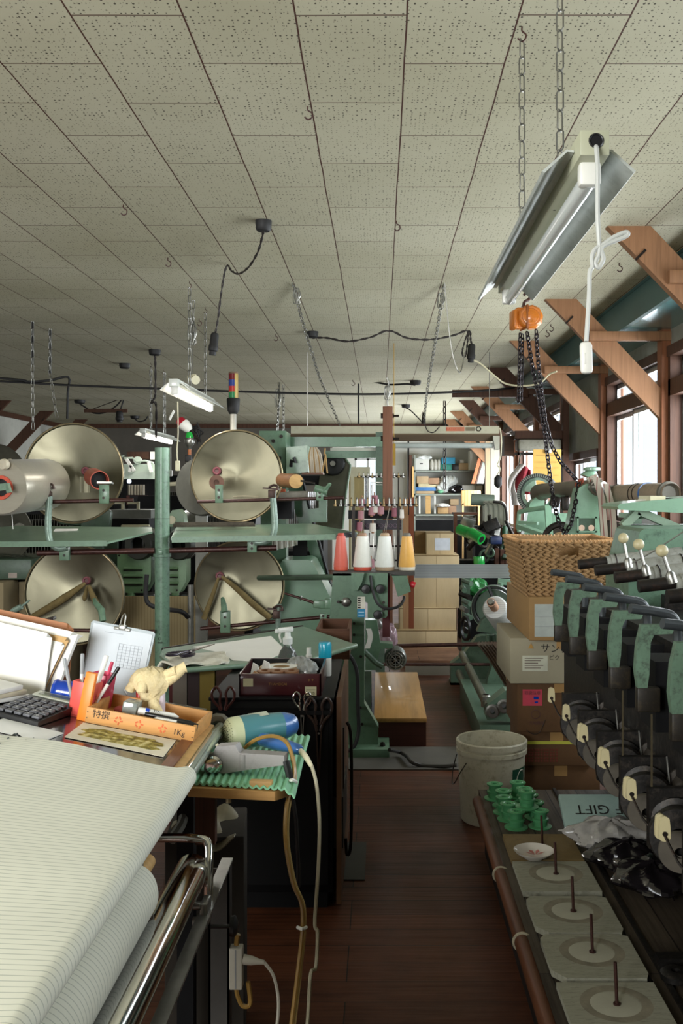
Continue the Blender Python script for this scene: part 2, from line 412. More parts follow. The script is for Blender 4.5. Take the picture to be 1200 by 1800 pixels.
RUBBER = mat('black rubber', '191818', .6, 0, .2, 12)
CEIL = EYE + 1.292
XR, XL, YB, YF = 1.93, -6.0, 18.7, -1.5
# ------------------------------------------------------------------ the room
o = struct('floor', MB().bx(XL-.15, XR+.15, YF-.15, YB+.15, -.12, 0), mat_planks('worn dark floor boards', '5c3420', '472718', '0e0906', 'X', 1.9, .118, .42))
o = struct('ceiling', MB().bx(XL-.15, XR+.15, YF-.15, YB+.15, CEIL, CEIL+.1), mat_ceiling())
for o in (bpy.data.objects['floor'], bpy.data.objects['ceiling']):      # keep world coordinates for the tile grid
    off = o.location.copy(); o.data.transform(Matrix.Translation(off)); o.location = (0, 0, 0); ROOT[o.name] = V((0, 0, 0))
PLASTER = mat('grey plaster', '8a8a7e', .85, 0, .12, 2.5, '6d6a5c', .25, .1)
PLASTER_W = mat('white plaster', 'b3b2a8', .85, 0, .1, 2.5, '8f8d82', .2, .1)
b = MB(); y = YF-.15
for (a, e, s, h, p) in WIN:
    b.bx(XR, XR+.12, y, a, 0, CEIL); b.bx(XR, XR+.12, a, e, 0, s); b.bx(XR, XR+.12, a, e, h, CEIL); y = e
b.bx(XR, XR+.12, y, YB+.15, 0, CEIL)
struct('wall_right', b, PLASTER)
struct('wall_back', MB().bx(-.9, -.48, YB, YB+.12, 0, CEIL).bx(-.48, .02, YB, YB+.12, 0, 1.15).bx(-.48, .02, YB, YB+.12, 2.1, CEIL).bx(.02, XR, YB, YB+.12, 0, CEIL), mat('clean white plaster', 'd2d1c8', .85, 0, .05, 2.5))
struct('wall_far', MB().bx(XL-.15, -.9, YB, YB+.12, 0, CEIL), mat('dark grey brown plaster', '57524a', .85, 0, .15, 2.5))  # this stretch of the end wall is coloured darker and browner
daylight('daylight', (-.23, YB+.25, 1.6), .5, .95, (-PI/2, 0, 0), 16*K)
LW = (1.0, 4.2, 1.1, 2.4)
struct('wall_left', MB().bx(XL-.12, XL, YF-.15, LW[0], 0, CEIL).bx(XL-.12, XL, LW[1], YB, 0, CEIL).bx(XL-.12, XL, LW[0], LW[1], 0, LW[2]).bx(XL-.12, XL, LW[0], LW[1], LW[3], CEIL), PLASTER_W)
struct('wall_front', MB().bx(XL, -3.5, YF-.12, YF, 0, CEIL).bx(-3.5, -1.1, YF-.12, YF, 0, 1.1).bx(-3.5, -1.1, YF-.12, YF, 2.4, CEIL).bx(-1.1, XR, YF-.12, YF, 0, CEIL), PLASTER)
# boxed-in soffit over the windows
TEAL = mat('teal painted board', '2c4f4d', .45, 0, .15, 3)
TEAL_L = mat('pale glossy teal board', '5d8f92', .22, 0, .1, 2, coat=.5)
struct('trim_1', MB().bx(1.60, 1.63, YF, YB, EYE+1.085, CEIL).bx(1.595, 1.60, YF, YB, CEIL-.02, CEIL), TEAL)
struct('trim_2', MB().bx(1.63, XR, YF, YB, EYE+1.085, EYE+1.105), TEAL_L)
# posts between the bays and the rails over the windows
post = MB()
for k in range(-2, 8):
    yy = 4.85+1.82*k; post.bx(1.87, XR+.13, yy-.055, yy+.055, 0, EYE+1.085)
struct('trim_3', post, mat_wood('red brown window post', '7d4d30', .6, 2))
GLASSM = glass('window glass', (.97, .985, 1), .1, .04)
ALUF = mat('aluminium window frame', 'a9aba8', .35, .7, .1, 8)
for i, (a, e, s, h, p) in enumerate(WIN):
    r = bpy.data.objects.new('window_%d' % (i+1), None); COL.objects.link(r); r.location = (XR+.05, (a+e)/2, s); ROOT[r.name] = V(r.location); r['kind'] = 'structure'
    wood = MB()
    wood.bx(XR-.03, XR+.11, a, e, s-.05, s).bx(XR-.03, XR+.11, a, e, h-.07, h).bx(XR-.02, XR+.11, a, a+.05, s, h).bx(XR-.02, XR+.11, e-.05, e, s, h)
    mid = EYE+.70 if h > 2.2 else None
    if mid: wood.bx(XR-.02, XR+.11, a, e, mid-.06, mid+.05)
    wood.build('frame', TIMBER_D, r)
    f = MB()
    for z0, z1 in ([(s, mid-.06), (mid+.05, h-.07)] if mid else [(s, h-.07)]):
        c = (a+e)/2+.1
        for y0, y1, x in ((a+.05, c+.03, XR+.035), (c-.03, e-.05, XR+.07)):
            f.bx(x-.012, x+.012, y0, y0+.035, z0, z1).bx(x-.012, x+.012, y1-.035, y1, z0, z1).bx(x-.012, x+.012, y0, y1, z0, z0+.04).bx(x-.012, x+.012, y0, y1, z1-.035, z1)
    f.build('sash', ALUF, r)
    MB().bx(XR+.05, XR+.053, a, e, s, h).build('pane', GLASSM, r)
for nm, (x0, x1, y0, y1) in (('window_10', (-3.5, -1.1, YF-.1, YF-.04)), ('window_11', (XL-.1, XL-.04, LW[0], LW[1])), ('window_12', (-.48, .02, YB+.03, YB+.09))):
    r = bpy.data.objects.new(nm, None); COL.objects.link(r); r.location = (x0, y0, 1.1); ROOT[nm] = V(r.location); r['kind'] = 'structure'
    f = MB(); z0, z1 = (1.15, 2.1) if nm == 'window_12' else (1.1, 2.4)
    if x1-x0 > y1-y0:
        for x in (x0, (x0+x1)/2-.02, x1-.04): f.bx(x, x+.04, y0, y1, z0, z1)
    else:
        for q in (y0, (y0+y1)/2-.02, y1-.04): f.bx(x0, x1, q, q+.04, z0, z1)
    f.bx(x0, x1, y0, y1, z0, z0+.04).bx(x0, x1, y0, y1, z1-.04, z1); f.build('frame', ALUF, r)
    if x1-x0 > y1-y0: MB().bx(x0, x1, (y0+y1)/2, (y0+y1)/2+.003, z0, z1).build('pane', GLASSM, r)
    else: MB().bx((x0+x1)/2, (x0+x1)/2+.003, y0, y1, z0, z1).build('pane', GLASSM, r)
struct('trim_4', MB().bx(XL, XR, YB-.03, YB, CEIL-.08, CEIL).bx(XL, XL+.03, 6, YB, CEIL-.08, CEIL), TIMBER_D)
# diagonal roof braces with a tie to the wall post
def brace(y, side=1, label='', tie=1.04, m=TIMBER, xt=1.10):
    r = thing('timber_brace', label, 'brace', (side*1.9 if side > 0 else XL, y, EYE+.4), 'diagonal timber braces along the walls')
    def X(x): return x if side > 0 else XL+(1.93-x)
    t = .055
    # slanting board cut level at the ceiling
    poly = [V((X(xt), y-t/2, CEIL)), V((X(xt+.21), y-t/2, CEIL)), V((X(1.93), y-t/2, EYE+.635)), V((X(1.93), y-t/2, EYE+.43))]
    MB().prism(poly, (0, t, 0)).build('brace_board', m, r)
    if tie: MB().box((X((1.40+1.93)/2), y-t/2-.02, EYE+tie), (.55, .04, .062), None, .003).build('tie', m, r)
    MB().box((X(xt+.16), y-t/2-.003, CEIL-.14), (.012, .004, .07), (0, .78, 0)).build('bolt_slot', IRON, r)
    return r
SIDE = ['nearest', 'second', 'third', 'fourth', 'fifth', 'sixth', 'seventh', 'eighth']
LBL = ['pale diagonal timber brace beyond the hanging tube lamp cord', 'pale diagonal timber brace crossing the large bright window', 'diagonal timber brace on the grey plaster wall behind the chain hoist',
       'dark diagonal timber brace ending above the white speckled box', 'pale diagonal timber brace in front of the dark teal board', 'diagonal timber brace above the shelf with white boxes', 'brown diagonal timber brace near the ceiling, seventh along the window wall', 'brown diagonal timber brace closest to the shelf wall']
for k in range(8):
    o = brace(4.85+1.82*k, 1, LBL[k], 1.04, TIMBER if k not in (3, 5) else TIMBER_D)
    if k == 3: MB().box((1.13, 10.25, EYE+1.02), (.78, .05, .075), None, .003).build('long_tie', TIMBER_D, o)
for k in (5, 6, 7):
    brace(4.85+1.82*k, -1, ['dark diagonal brace on the white plaster wall', 'dark diagonal brace partly behind the big metal disc', 'dark diagonal brace furthest along the white plaster wall'][k-5], None, TIMBER_D)
# ------------------------------------------------------------------ sloping inspection desk, low edge towards the aisle
XE, H0, KS = -.39, .87, .17
def dz(x): return H0 + KS*(XE-x)
def desk(px, py, lift=0.):           # point on the sloping desk top under a picture point
    t = (EYE-H0-lift-KS*XE)/((py-CY)-KS*(px-CX)); return V(((px-CX)*t, t*FPX, EYE+(CY-py)*t))
U_ = V((1, 0, -KS)).normalized(); NN = V((KS, 0, 1)).normalized(); D_ = V((0, 1, 0))   # across, normal, along
def frame_(rz=0):                    # axes lying in the desk top turned by rz
    a = U_*math.cos(rz)+D_*math.sin(rz); return a, NN.cross(a), NN
t = thing('inspection_table', 'sloping inspection table with glossy dark top on steel legs, striped cloth over its end', 'table', (-.9, 1.8, 0))
GLOSS = mat('glossy dark table top', '1c1715', .12, 0, .25, 4, coat=.4)
def slab(x0, x1, y0, y1, lo, hi):
    return [V((x0, y0, dz(x0)+lo)), V((x1, y0, dz(x1)+lo)), V((x1, y0, dz(x1)+hi)), V((x0, y0, dz(x0)+hi))], (0, y1-y0, 0)
MB().prism(*slab(-1.6, -.455, 1.98, 2.62, -.035, .0)).build('table_top', GLOSS, t)
MB().bx(-1.6, -.46, .62, 1.98, H0-.05, H0-.02).build('support_board', TIMBER_D, t)
MB().prism(*slab(-.455, -.43, 1.98, 2.5, -.05, .004)).build('edge_strip', mat_wood('red brown edging wood', '6a3d24', .6, 1, .35), t)
MB().prism(*slab(-.43, -.412, 1.98, 2.47, -.045, .0)).build('edge_strip', PINE, t)
MB().cyl((-.4025, .8, H0-.0115), (-.4025, 2.5, H0-.0115), .0145, n=20).build('edge_tube', mat('clear grey acrylic tube', 'aab5aa', .06, .55, .1, 6), t)
MB().torus((-.41, 2.52, H0-.02), .03, .012, (0, 1, 0), 14, 6).build('tube_holder', mat('grey cast holder', '77736a', .5, .3), t)
for x, y in ((-.47, 2.42), (-1.5, 2.42), (-1.5, .9)):
    MB().bx(x-.02, x+.02, y-.02, y+.02, 0, dz(x)-.04).build('leg', BLACKP, t)
MB().bx(-1.55, -.46, 2.4, 2.44, .78, .83).bx(-1.55, -.46, .88, .92, .78, .83).build('cross_rail', BLACKP, t)
# roller carriage hung on the aisle side
MB().cyl((-.392, .75, .662), (-.392, 2.08, .662), .034, n=32).build('chrome_roller', CHROME, t)
MB().tube([(-.47, 2.1, .722), (-.385, 2.1, .72), (-.362, 2.095, .71), (-.356, 2.07, .67), (-.356, 2.06, .585)], .0095, 10, 5).build('roller_bracket', CHROME, t)
MB().box((-.46, 1.86, .76), (.035, .006, .17)).build('roller_hanger', STEEL, t)
MB().bar((-.354, 1.35, .60), (-.354, 2.31, .60), .026, .006).build('flat_bar', STEEL, t)
MB().box((-.354, 2.02, .60), (.016, .05, .05), None, .003).cyl((-.36, 2.0, .62), (-.375, 2.0, .62), .008).cyl((-.36, 2.02, .58), (-.38, 2.02, .58), .009).build('clamp', STEEL, t)
MB().cyl((-.345, 2.02, .57), (-.305, 2.02, .57), .004).lathe([(.004, 0), (.02, .002), (.022, .01), (.012, .016), (.001, .017)], (-.305, 2.02, .57), (1, 0, 0), 12).build('clamp_knob', BLACK, t)
MB().bx(-.395, -.347, 2.29, 2.295, .0, .585).bx(-.395, -.39, 2.29, 2.33, 0, .585).bx(-.352, -.347, 2.29, 2.33, 0, .585).build('upright_channel', mat('dull grey steel channel', '4a4844', .5, .5, .2, 8), t)
MB().bx(-.56, -.35, 2.28, 2.32, .06, .10).build('foot_bar', mat('dull grey steel channel', '', .5), t)
MB().tube([P(300, 1478, 2.35), P(322, 1440, 2.4), P(308, 1412, 2.45), P(285, 1402, 2.5)], .012, 8, 4).build('hose', mat('grey ribbed hose', '6e6d62', .6), t)
MB().box((-.52, 1.86, .62), (.02, .05, .42)).build('roller_hanger', CARD_L, t)
CLOTH = stripes('cream cloth with thin grey stripes', 'dfdfcf', 'b7baab', 1, .0128, .13, .75, .07)
def kk(y): return .03+(KS-.03)*max(0, min(1, (y-1.05)/.95))
def cl(u, v):
    y = .62+(2.06-.62)*v; s = u
    if s < .8:
        x = -1.55+(1.55-.4)*(s/.8); z = H0+.014+kk(y)*(-.395-x)+.004*math.sin(9*x+3*y)*(1-v)+.006*math.sin(17*x)*max(0, v-.85)*6
        return (x, y+.012*math.sin(5*x)*v, z)
    a = (s-.8)/.2*1.35
    if a < 1: return (-.4+.02*math.sin(a*PI*1.12), y, H0-.008+.022*math.cos(a*PI*1.12))
    return (-.4075-.075*(a-1)/.35, y, H0-.0285-.075*(a-1)/.35)
one('striped_cloth', MB().sheet(cl, 80, 40, .003), CLOTH, 'cream cloth with thin grey stripes spread over the sloping table', 'cloth', smooth=60)
r = thing('cloth_roll', 'roll of cream thin-striped cloth under the edge of the sloping table', 'cloth roll', (-.45, 1.2, .68))
MB().lathe([(.001, 0), (.054, 0), (.056, .01), (.056, 1.15), (.05, 1.17), (.015, 1.171)], (-.45, .62, .735), (0, 1, 0), 36).build('wound_cloth', CLOTH, r)
MB().cyl((-.45, .6, .735), (-.45, 1.93, .735), .015, n=14).build('wooden_core', PINE, r)
r = one('grey_roll', MB().lathe([(.001, 0), (.036, 0), (.038, .01), (.038, 1.2), (.034, 1.21), (.001, 1.21)], (-.435, .6, .64), (0, 1, 0), 28), mat('grey green felt', '8b9184', .9, 0, .1, 30), 'grey felt covered roller below the striped cloth roll', 'roller')
# ------------------------------------------------------------------ things on the desk
def box_on(mb, c, a, bq, n, la, lb, h, bev=0.):
    R = Matrix((a, bq, n)).transposed(); return mb.box(V(c)+n*h/2, (la, lb, h), R, bev)
# calculator
c = desk(69, 1251, .002); a, bq, n = frame_(-.22)
r = thing('calculator', 'black desk calculator with grey keys beside the white paper stack', 'calculator', c)
la, lb = .125, .215
mb = MB(); R = Matrix((a, bq, n)).transposed()
def cp(x, y, z): return c + a*x + bq*y + n*z
mb.prism([cp(-la/2, -lb/2, 0), cp(-la/2, lb/2, 0), cp(-la/2, lb/2, .021), cp(-la/2, lb/2-.05, .019), cp(-la/2, -lb/2, .009)], a*la).build('case', BLACK, r)
s = math.atan2(.010, lb-.05); a2 = a; b2 = (bq*math.cos(s)+n*math.sin(s)); n2 = a2.cross(b2); R2 = Matrix((a2, b2, n2)).transposed()
top = cp(0, -lb/2, .0095)
MB().box(top+b2*(lb-.035), (la*.9, .035, .006), R2).build('display_bezel', mat('silver display surround', 'b9bdae', .4), r)
MB().box(top+b2*(lb-.036)+n2*.004, (la*.72, .018, .001), R2).build('display', mat('grey green liquid crystal', '5d6654', .2), r)
KEY = mat('grey key', '55565a', .5); KEYP = mat('white key print', 'dcdcdc', .6)
for i in range(5):
    for j in range(5):
        q = top+b2*(.022+j*.026)+a2*((i-2)*.0225)+n2*.003
        k = MB().box(q, (.018, .017, .006), R2, .0015).build('key', KEY, r)
        if j or i: MB().text('0.=+' [i % 4] if j == 0 else str((i*3+j*2) % 9+1), q+n2*.0032, a2, b2, .011, .0003).build('key_print', KEYP, k, 0)
# blue plastic tape rings
c = desk(112, 1236, .0); r = thing('tape_spool', 'shiny blue plastic spool lying between calculator and red cups', 'spool', c)
BLUE = mat('glossy blue plastic', '123a9a', .15, 0, .1, 5, coat=.5)
ax = (a*.95+bq*.25).normalized(); q = c+n*.028
MB().lathe([(.014, -.03), (.025, -.03), (.0285, -.024), (.026, -.014), (.029, -.005), (.026, .004), (.029, .012), (.026, .022), (.0285, .03), (.025, .036), (.014, .036), (.014, -.03)], q, ax, 28).build('rim', BLUE, r)
MB().cyl(q-ax*.035, q+ax*.02, .013, n=12).build('core', mat('grey cardboard core', '9a9488', .8), r)
one('wood_offcut', box_on(MB(), desk(88, 1233, .0), a, bq, n, .03, .045, .014), PINE, 'small pale wooden offcut behind the black calculator', 'wood block')
# cups with pens
RED = mat('coral red plastic', 'd2544c', .35, 0, .05, 5); PINK = mat('pink red plastic', 'cf4463', .35, 0, .05, 5)
def cup(px, py, m, lab, w, d, h, wall=.002):
    c = desk(px, py); r = thing('pen_cup', lab, 'cup', c)
    up = V((0, 0, 1)); mb = MB()
    for (x0, x1, y0, y1) in ((-w/2, w/2, -d/2, -d/2+wall), (-w/2, w/2, d/2-wall, d/2), (-w/2, -w/2+wall, -d/2, d/2), (w/2-wall, w/2, -d/2, d/2)):
        mb.box(c+a*((x0+x1)/2)+bq*((y0+y1)/2)+n*h/2, (x1-x0, y1-y0, h), R, .0007)
    mb.box(c+n*.002, (w, d, .004), R).build('body', m, r); return c
c1 = cup(145, 1257, RED, 'coral red open box cup holding pens beside the blue spool', .052, .05, .082)
c2 = cup(171, 1247, PINK, 'pink red open box cup right behind the wooden tray corner', .045, .05, .09)
c3 = desk(156, 1262); r = one('eraser_case', box_on(MB(), c3-bq*.03, a, bq, (n+bq*.08).normalized(), .026, .012, .112, .002), mat('orange plastic', 'f07f26', .4, 0, .04, 5), 'tall orange plastic case standing in front of the red cups', 'case')
def pen(base, tip, rad, mats, lab, cat='pen', name='pen', capf=.35, grp=None):
    base, tip = V(base), V(tip); r = thing(name, lab, cat, base, grp); d = tip-base; L = d.length
    MB().lathe([(.0005, 0), (rad*.4, .003), (rad, .012), (rad, L*(1-capf))], base, d, 14).build('barrel', mats[0], r)
    MB().lathe([(rad*1.08, L*(1-capf)), (rad*1.1, L-.006), (rad*.95, L), (.0003, L)], base, d, 14).build('cap', mats[1], r)
    return r
GREY = mat('grey plastic', '8c8f90', .4)
for i, (dx, dy, tx, ty, L, mm, lab) in enumerate(((-.012, .01, -.02, .0, .135, (WHITE, GREY), 'white pen with grey cap leaning in the red cup'), (.008, .012, .012, .02, .138, (WHITE, WHITE), 'thick white marker standing in the red cup'), (.016, -.004, .05, .015, .122, (WHITE, BLACK), 'slim white pen with dark band leaning out of the red cup'), (-.016, -.01, -.05, 0, .12, (GREY, GREY), 'clear grey ballpoint leaning out of the red cup'))):
    base = c1+a*dx+bq*dy+n*.005; pen(base, base+n*L+a*tx+bq*ty, .0058 if i == 1 else .0042, mm, lab)
base = c2+n*.006; pen(base, base+n*.115+a*.018, .004, (WHITE, PINK), 'thin white pen in the pink cup')
# clipboard
c = desk(196, 1222, 0); r = thing('clipboard', 'grey clipboard with printed form leaning behind the wooden tray', 'clipboard', c)
c = V((c.x, 2.575, dz(c.x)+.002)); lean = V((0, .2, 1)).normalized(); cx_ = V((1, -.12, -.13)).normalized(); nn = cx_.cross(lean).normalized()*1
if nn.y > 0: nn = -nn
Rc = Matrix((cx_, -nn, cx_.cross(-nn)*1)).transposed()
up_ = cx_.cross(-nn); up_ = up_ if up_.z > 0 else -up_
def pp(x, y, d=0.): return c + cx_*x + up_*y + nn*d
MB().prism([pp(-.082, 0), pp(.082, 0), pp(.088, .172), pp(.083, .178), pp(-.083, .184), pp(-.088, .178)], -nn*.004).build('board', mat('grey plastic board', '9aa3a6', .5), r)
sh = MB().prism([pp(-.078, .002, .001), pp(.078, .002, .001), pp(.083, .17, .001), pp(-.08, .178, .001)], nn*.0015).build('form_sheet', mat('pale blue grey paper', 'c3c9ce', .8, 0, .03), r)
tx = MB()
for i in range(9):
    tx.box(pp(.03, .135-i*.0075, .003), (.062, .0005, .0008), Rc)
for i in range(7): tx.box(pp(.0+i*.0105, .105, .003), (.0008, .0005, .06), Rc)
tx.box(pp(-.02, .16, .003), (.05, .0005, .0012), Rc); tx.build('form_print', mat('grey ink', '959ba2', .8), sh, 0)
MB().box(pp(0, .173, .004), (.045, .006, .008), Rc, .002).box(pp(0, .178, .006), (.02, .008, .014), Rc, .003).tube([pp(-.006, .18, .01), pp(-.004, .205, .008), pp(0, .212, .006), pp(.004, .205, .008), pp(.006, .18, .01)], .002, 6, 4).build('clip', STEEL, r)
# albums and boards leaning at the far end of the desk
def panel(name, lab, cat, pts, y, lean, th, m, bend=0., rnd=.012, grp=None):
    """board standing on the desk: pts are picture corners BL, BR, TR, TL at its base depth y, leaning back"""
    q = [P(px, py, y) for px, py in pts]; zb = min(p.z for p in q)
    q = [V((p.x, y+(p.z-zb)*lean, p.z)) for p in q]
    def fn(u, v):
        lo = q[0].lerp(q[1], u); hi = q[3].lerp(q[2], u); p = lo.lerp(hi, v)
        e = max(0, u-.93)/.07; f = max(0, v-.93)/.07
        p.z -= rnd*(e*f)**2; p.x -= rnd*(e*f)**2*.7
        p.y += bend*(u*(1-.4*u))*math.sin(v*2.6); return p
    return one(name, MB().sheet(fn, 16, 16, -th), m, lab, cat, grp, 50)
HARDB = mat('brown hardboard', 'a0683f', .6, 0, .06)
panel('hardboard_sheet', 'brown hardboard sheet rising behind the white album', 'board', [(-60, 1250), (118, 1232), (126, 1100), (-60, 1062)], 2.55, .10, .006, HARDB)
panel('white_album', 'large white album with bent cover leaning behind the folder', 'album', [(-60, 1240), (100, 1228), (140, 1116), (-60, 1070)], 2.515, .10, .02, mat('white card cover', 'e3e0d6', .6, 0, .03), -.03)
panel('album_insert', 'brown edged card mount held inside the white album', 'card mount', [(20, 1236), (79, 1215), (122, 1123), (20, 1104)], 2.485, .10, .004, mat('tan card', 'b6925f', .7, 0, .08), -.02)
panel('album_page', 'pale inner page showing beside the front white sheet', 'page', [(20, 1238), (78, 1210), (114, 1132), (20, 1112)], 2.478, .10, .003, PAPER, -.02)
panel('white_board_sheet', 'front white card sheet with rounded corner standing behind the calculator', 'card', [(-60, 1240), (77, 1226), (88, 1117), (-60, 1084)], 2.455, .12, .004, PAPER)
for i in range(3):
    c = desk(14-4*i, 1240+3*i, .0)+n*(.008+.012*i); a3, b3, _ = frame_(-.5+.1*i)
    one('paper_pad', box_on(MB(), c-a3*.09, a3, b3, n, .18-.01*i, .13+.01*i, .0115, .002), PAPER if i != 1 else mat('cream pad edge', 'c9bfa4', .8), ['bottom pad of the white paper stack beside the calculator', 'middle cream edged pad of the paper stack beside the calculator', 'top white pad of the paper stack beside the calculator'][i], 'paper pad')
one('loose_sheet', box_on(MB(), desk(38, 1284, .001), a, bq, n, .15, .09, .002), mat('frosted film', 'd9dad4', .25, 0, .04), 'loose glossy white sheet under the front of the calculator', 'sheet')
one('cloth_scrap', MB().sheet(lambda u, v: desk(-10+70*u, 1304+8*math.sin(u*9)-4*v-6*u, .002+.012*v*math.sin(3+u*14)**2), 14, 4, .002), mat('dark grey rag', '4d5250', .9), 'dark grey rag strip at the far edge of the striped cloth', 'rag')
# wooden tray
FL, FR = desk(148, 1270), desk(339, 1306); a4 = (FR-FL); LT = a4.length; a4.normalize(); b4 = NN.cross(a4); DT = .17; HT = .034; c = FL
r = thing('wooden_tray', 'shallow pine tray with black brushed characters at the table edge', 'tray', (FL+FR)/2+b4*DT/2)
R4 = Matrix((a4, b4, NN)).transposed()
def tp(x, y, z): return c+a4*x+b4*y+NN*z
TW = mat_wood('honey pine tray', 'c18d52', .75, 0, .5)
for x, y, lx, ly in ((LT/2, .004, LT, .008), (LT/2, DT-.004, LT, .008)): MB().box(tp(x, y, HT/2+.003), (lx, ly, HT), R4, .0008).build('long_side', TW, r)
for x in (.004, LT-.004): MB().box(tp(x, DT/2, HT/2+.003), (.008, DT-.016, HT), R4, .0008).build('end_side', TW, r)
MB().box(tp(LT/2, DT/2, .003), (LT-.004, DT-.004, .005), R4).build('bottom_board', TW, r)
INK = mat('black brush ink', '1a1714', .7); STAMP = mat('faded red stamp', 'c4623a', .8)
MB().text('特撰', tp(.036, -.0002, .024), a4, NN, .021).text('1Kg', tp(LT-.036, -.0002, .017), a4, NN, .018).build('brushed_characters', INK, r, 0)
st = MB()
for x in (.078, .127, .183):
    for i in range(5):
        an = i*1.26+x*30; st.box(tp(x+.007*math.cos(an), -.0004, .019+.007*math.sin(an)), (.007, .0006, .0035), R4 @ Euler((0, an, 0)).to_matrix())
st.build('red_flower_stamp', STAMP, r, 0)
nl = MB()
for x in (.004, LT-.004):
    for z in (.012, .026): nl.cyl(tp(x, -.0006, z), tp(x, .001, z), .0013, n=8)
nl.build('nail', IRON, r)
# things lying in the tray
ACR = mat('clear acrylic block', 'b9c4be', .08, .1, .05, 5, trans=.55)
one('acrylic_block', MB().box(tp(.085, .07, .031), (.034, .045, .042), R4, .002), ACR, 'clear acrylic block standing in the wooden tray', 'block')
pen(tp(.20, .07, .034), tp(.105, .055, .036), .0075, (WHITE, WHITE), 'fat white marker with blue square in the wooden tray', 'marker', 'marker_pen')
m_ = bpy.data.objects[[o.name for o in bpy.data.objects if o.name.startswith('marker_pen')][-1]]
MB().box(tp(.128, .0505, .0425), (.009, .0015, .008), R4).build('blue_square', BLUE, m_); MB().text('PIX', tp(.15, .0535, .0425), a4, (NN-b4*.6), .010).build('printed_letters', INK, m_, 0)
pen(tp(.25, .03, .036), tp(.128, .036, .036), .005, (BLACK, BLACK), 'long thin black pen along the front of the wooden tray', capf=.2)
pen(tp(.148, .018, .030), tp(.258, .024, .030), .0085, (WHITE, BLACK), 'fat white marker with big black cap in the wooden tray', 'marker', 'marker_pen', .45)
pen(tp(.15, .045, .026), tp(.21, .075, .022), .004, (GREY, WHITE), 'short grey pencil between the markers in the tray')
one('cloth_tuft', MB().sph(tp(.05, .10, .018), .014, 10, (1.2, .9, .7)).sph(tp(.06, .09, .02), .01, 8), mat('dull red cloth', '8d3f36', .9), 'small dull red tuft in the corner of the tray', 'tuft')
# crumpled work glove pulled over a bottle
gb = tp(.115, .14, .005); r = thing('work_glove', 'crumpled cream work glove pulled over a bottle behind the tray', 'glove', gb)
GLV = mat('cream cotton glove', 'd8c79b', .9, 0, .14, 14, 'a98f55', .3, .6)
mb = MB(); rr = random.Random(3)
def wob(p, s): return p + V((rr.uniform(-s, s), rr.uniform(-s, s), rr.uniform(-s, s)))
rings = []
prof = [(.020, 0), (.019, .03), (.022, .055), (.03, .066), (.038, .085), (.034, .10), (.026, .112), (.008, .118)]
for k, (rad, h) in enumerate(prof):
    rings.append([mb.bm.verts.new(gb+V((math.cos(2*PI*i/22)*rad*(1.25+.14*math.sin(5*i+k)), math.sin(2*PI*i/22)*rad*(1+.16*math.sin(3*i+2*k)), h+.005*math.sin(4*i+k)))) for i in range(22)])
mb.loft(rings)
mb.build('glove_body', GLV, r, 70)
def finger(pts, r0, name='finger'):
    MB().tube([gb+V(p) for p in pts], [r0*k for k in (.9, 1.15, .95, 1.05, .9, 1, .8, .75, .5)][:len(pts)], 12).build(name, GLV, r, 70)
finger([(.02, 0, .085), (.04, .0, .088), (.055, 0, .096), (.068, 0, .11), (.078, .002, .118), (.084, .004, .12)], .014)
finger([(.02, .01, .09), (.036, .0, .10), (.05, -.004, .108), (.064, -.006, .113)], .012)
finger([(-.02, 0, .09), (-.035, -.004, .086), (-.046, -.006, .074), (-.05, -.004, .066)], .012)
finger([(-.005, -.02, .095), (-.012, -.032, .082), (-.014, -.036, .066)], .012)
finger([(.008, -.018, .04), (.02, -.03, .02), (.03, -.034, .006)], .013, 'cuff_tail')
MB().lathe([(.018, 0), (.018, .06), (.012, .07)], gb+V((.016, .006, 0)), (0, 0, 1), 14).build('bottle', mat('red label white bottle', 'c9b9c0', .35), r)
one('red_marker_stub', MB().lathe([(.001, 0), (.008, 0), (.008, .05), (.006, .055), (.001, .055)], tp(.075, .178, .0), (0, 0, 1), 12), mat('red plastic', 'b3261c', .35), 'red capped stub standing behind the wooden tray', 'marker')
MB().tube([tp(.03, .17, .05), tp(.05, .178, .02), tp(.055, .18, .002)], .0013, 5).build('wire_stick', STEEL, bpy.data.objects['wooden_tray'])
# pressed leaf sheet
SQ = [desk(113, 1297), desk(146, 1272), desk(309, 1303), desk(287, 1332)]
SQ = [p+NN*.0015 for p in SQ]
one('stained_card', MB().prism(SQ, NN*.0012), None or (lambda: (lambda m: m)(mat('cream card', 'd8d1ba', .6)))(), 'cream card with yellow green speckled stain lying before the tray', 'card')
st_, t_, b_ = nt('yellow green speckle'); tc = N(t_, 'ShaderNodeTexCoord'); nz = N(t_, 'ShaderNodeTexNoise', i_Scale=60., i_Detail=6.); t_.links.new(tc.outputs['Object'], nz.inputs['Vector'])
rp = ramp(t_, nz.outputs['Fac'], [(.35, lin('4e4a1d')), (.5, lin('938732')), (.62, lin('cfc68d'))]); t_.links.new(rp.outputs[0], b_.inputs['Base Color'])
q0 = SQ[0]; ex = SQ[3]-SQ[0]; ey = SQ[1]-SQ[0]; st = []
for i in range(40):
    an = 2*PI*i/40; rr_ = 1+.07*math.sin(7*an)+.05*math.sin(13*an+1)
    st.append(q0+ex*(.5+.40*rr_*max(-1, min(1, 1.25*math.cos(an))))+ey*(.5+.30*rr_*max(-1, min(1, 1.2*math.sin(an))))+NN*.0013)
MB().prism(st, NN*.0004).build('speckled_stain', st_, bpy.data.objects['stained_card'], 0)
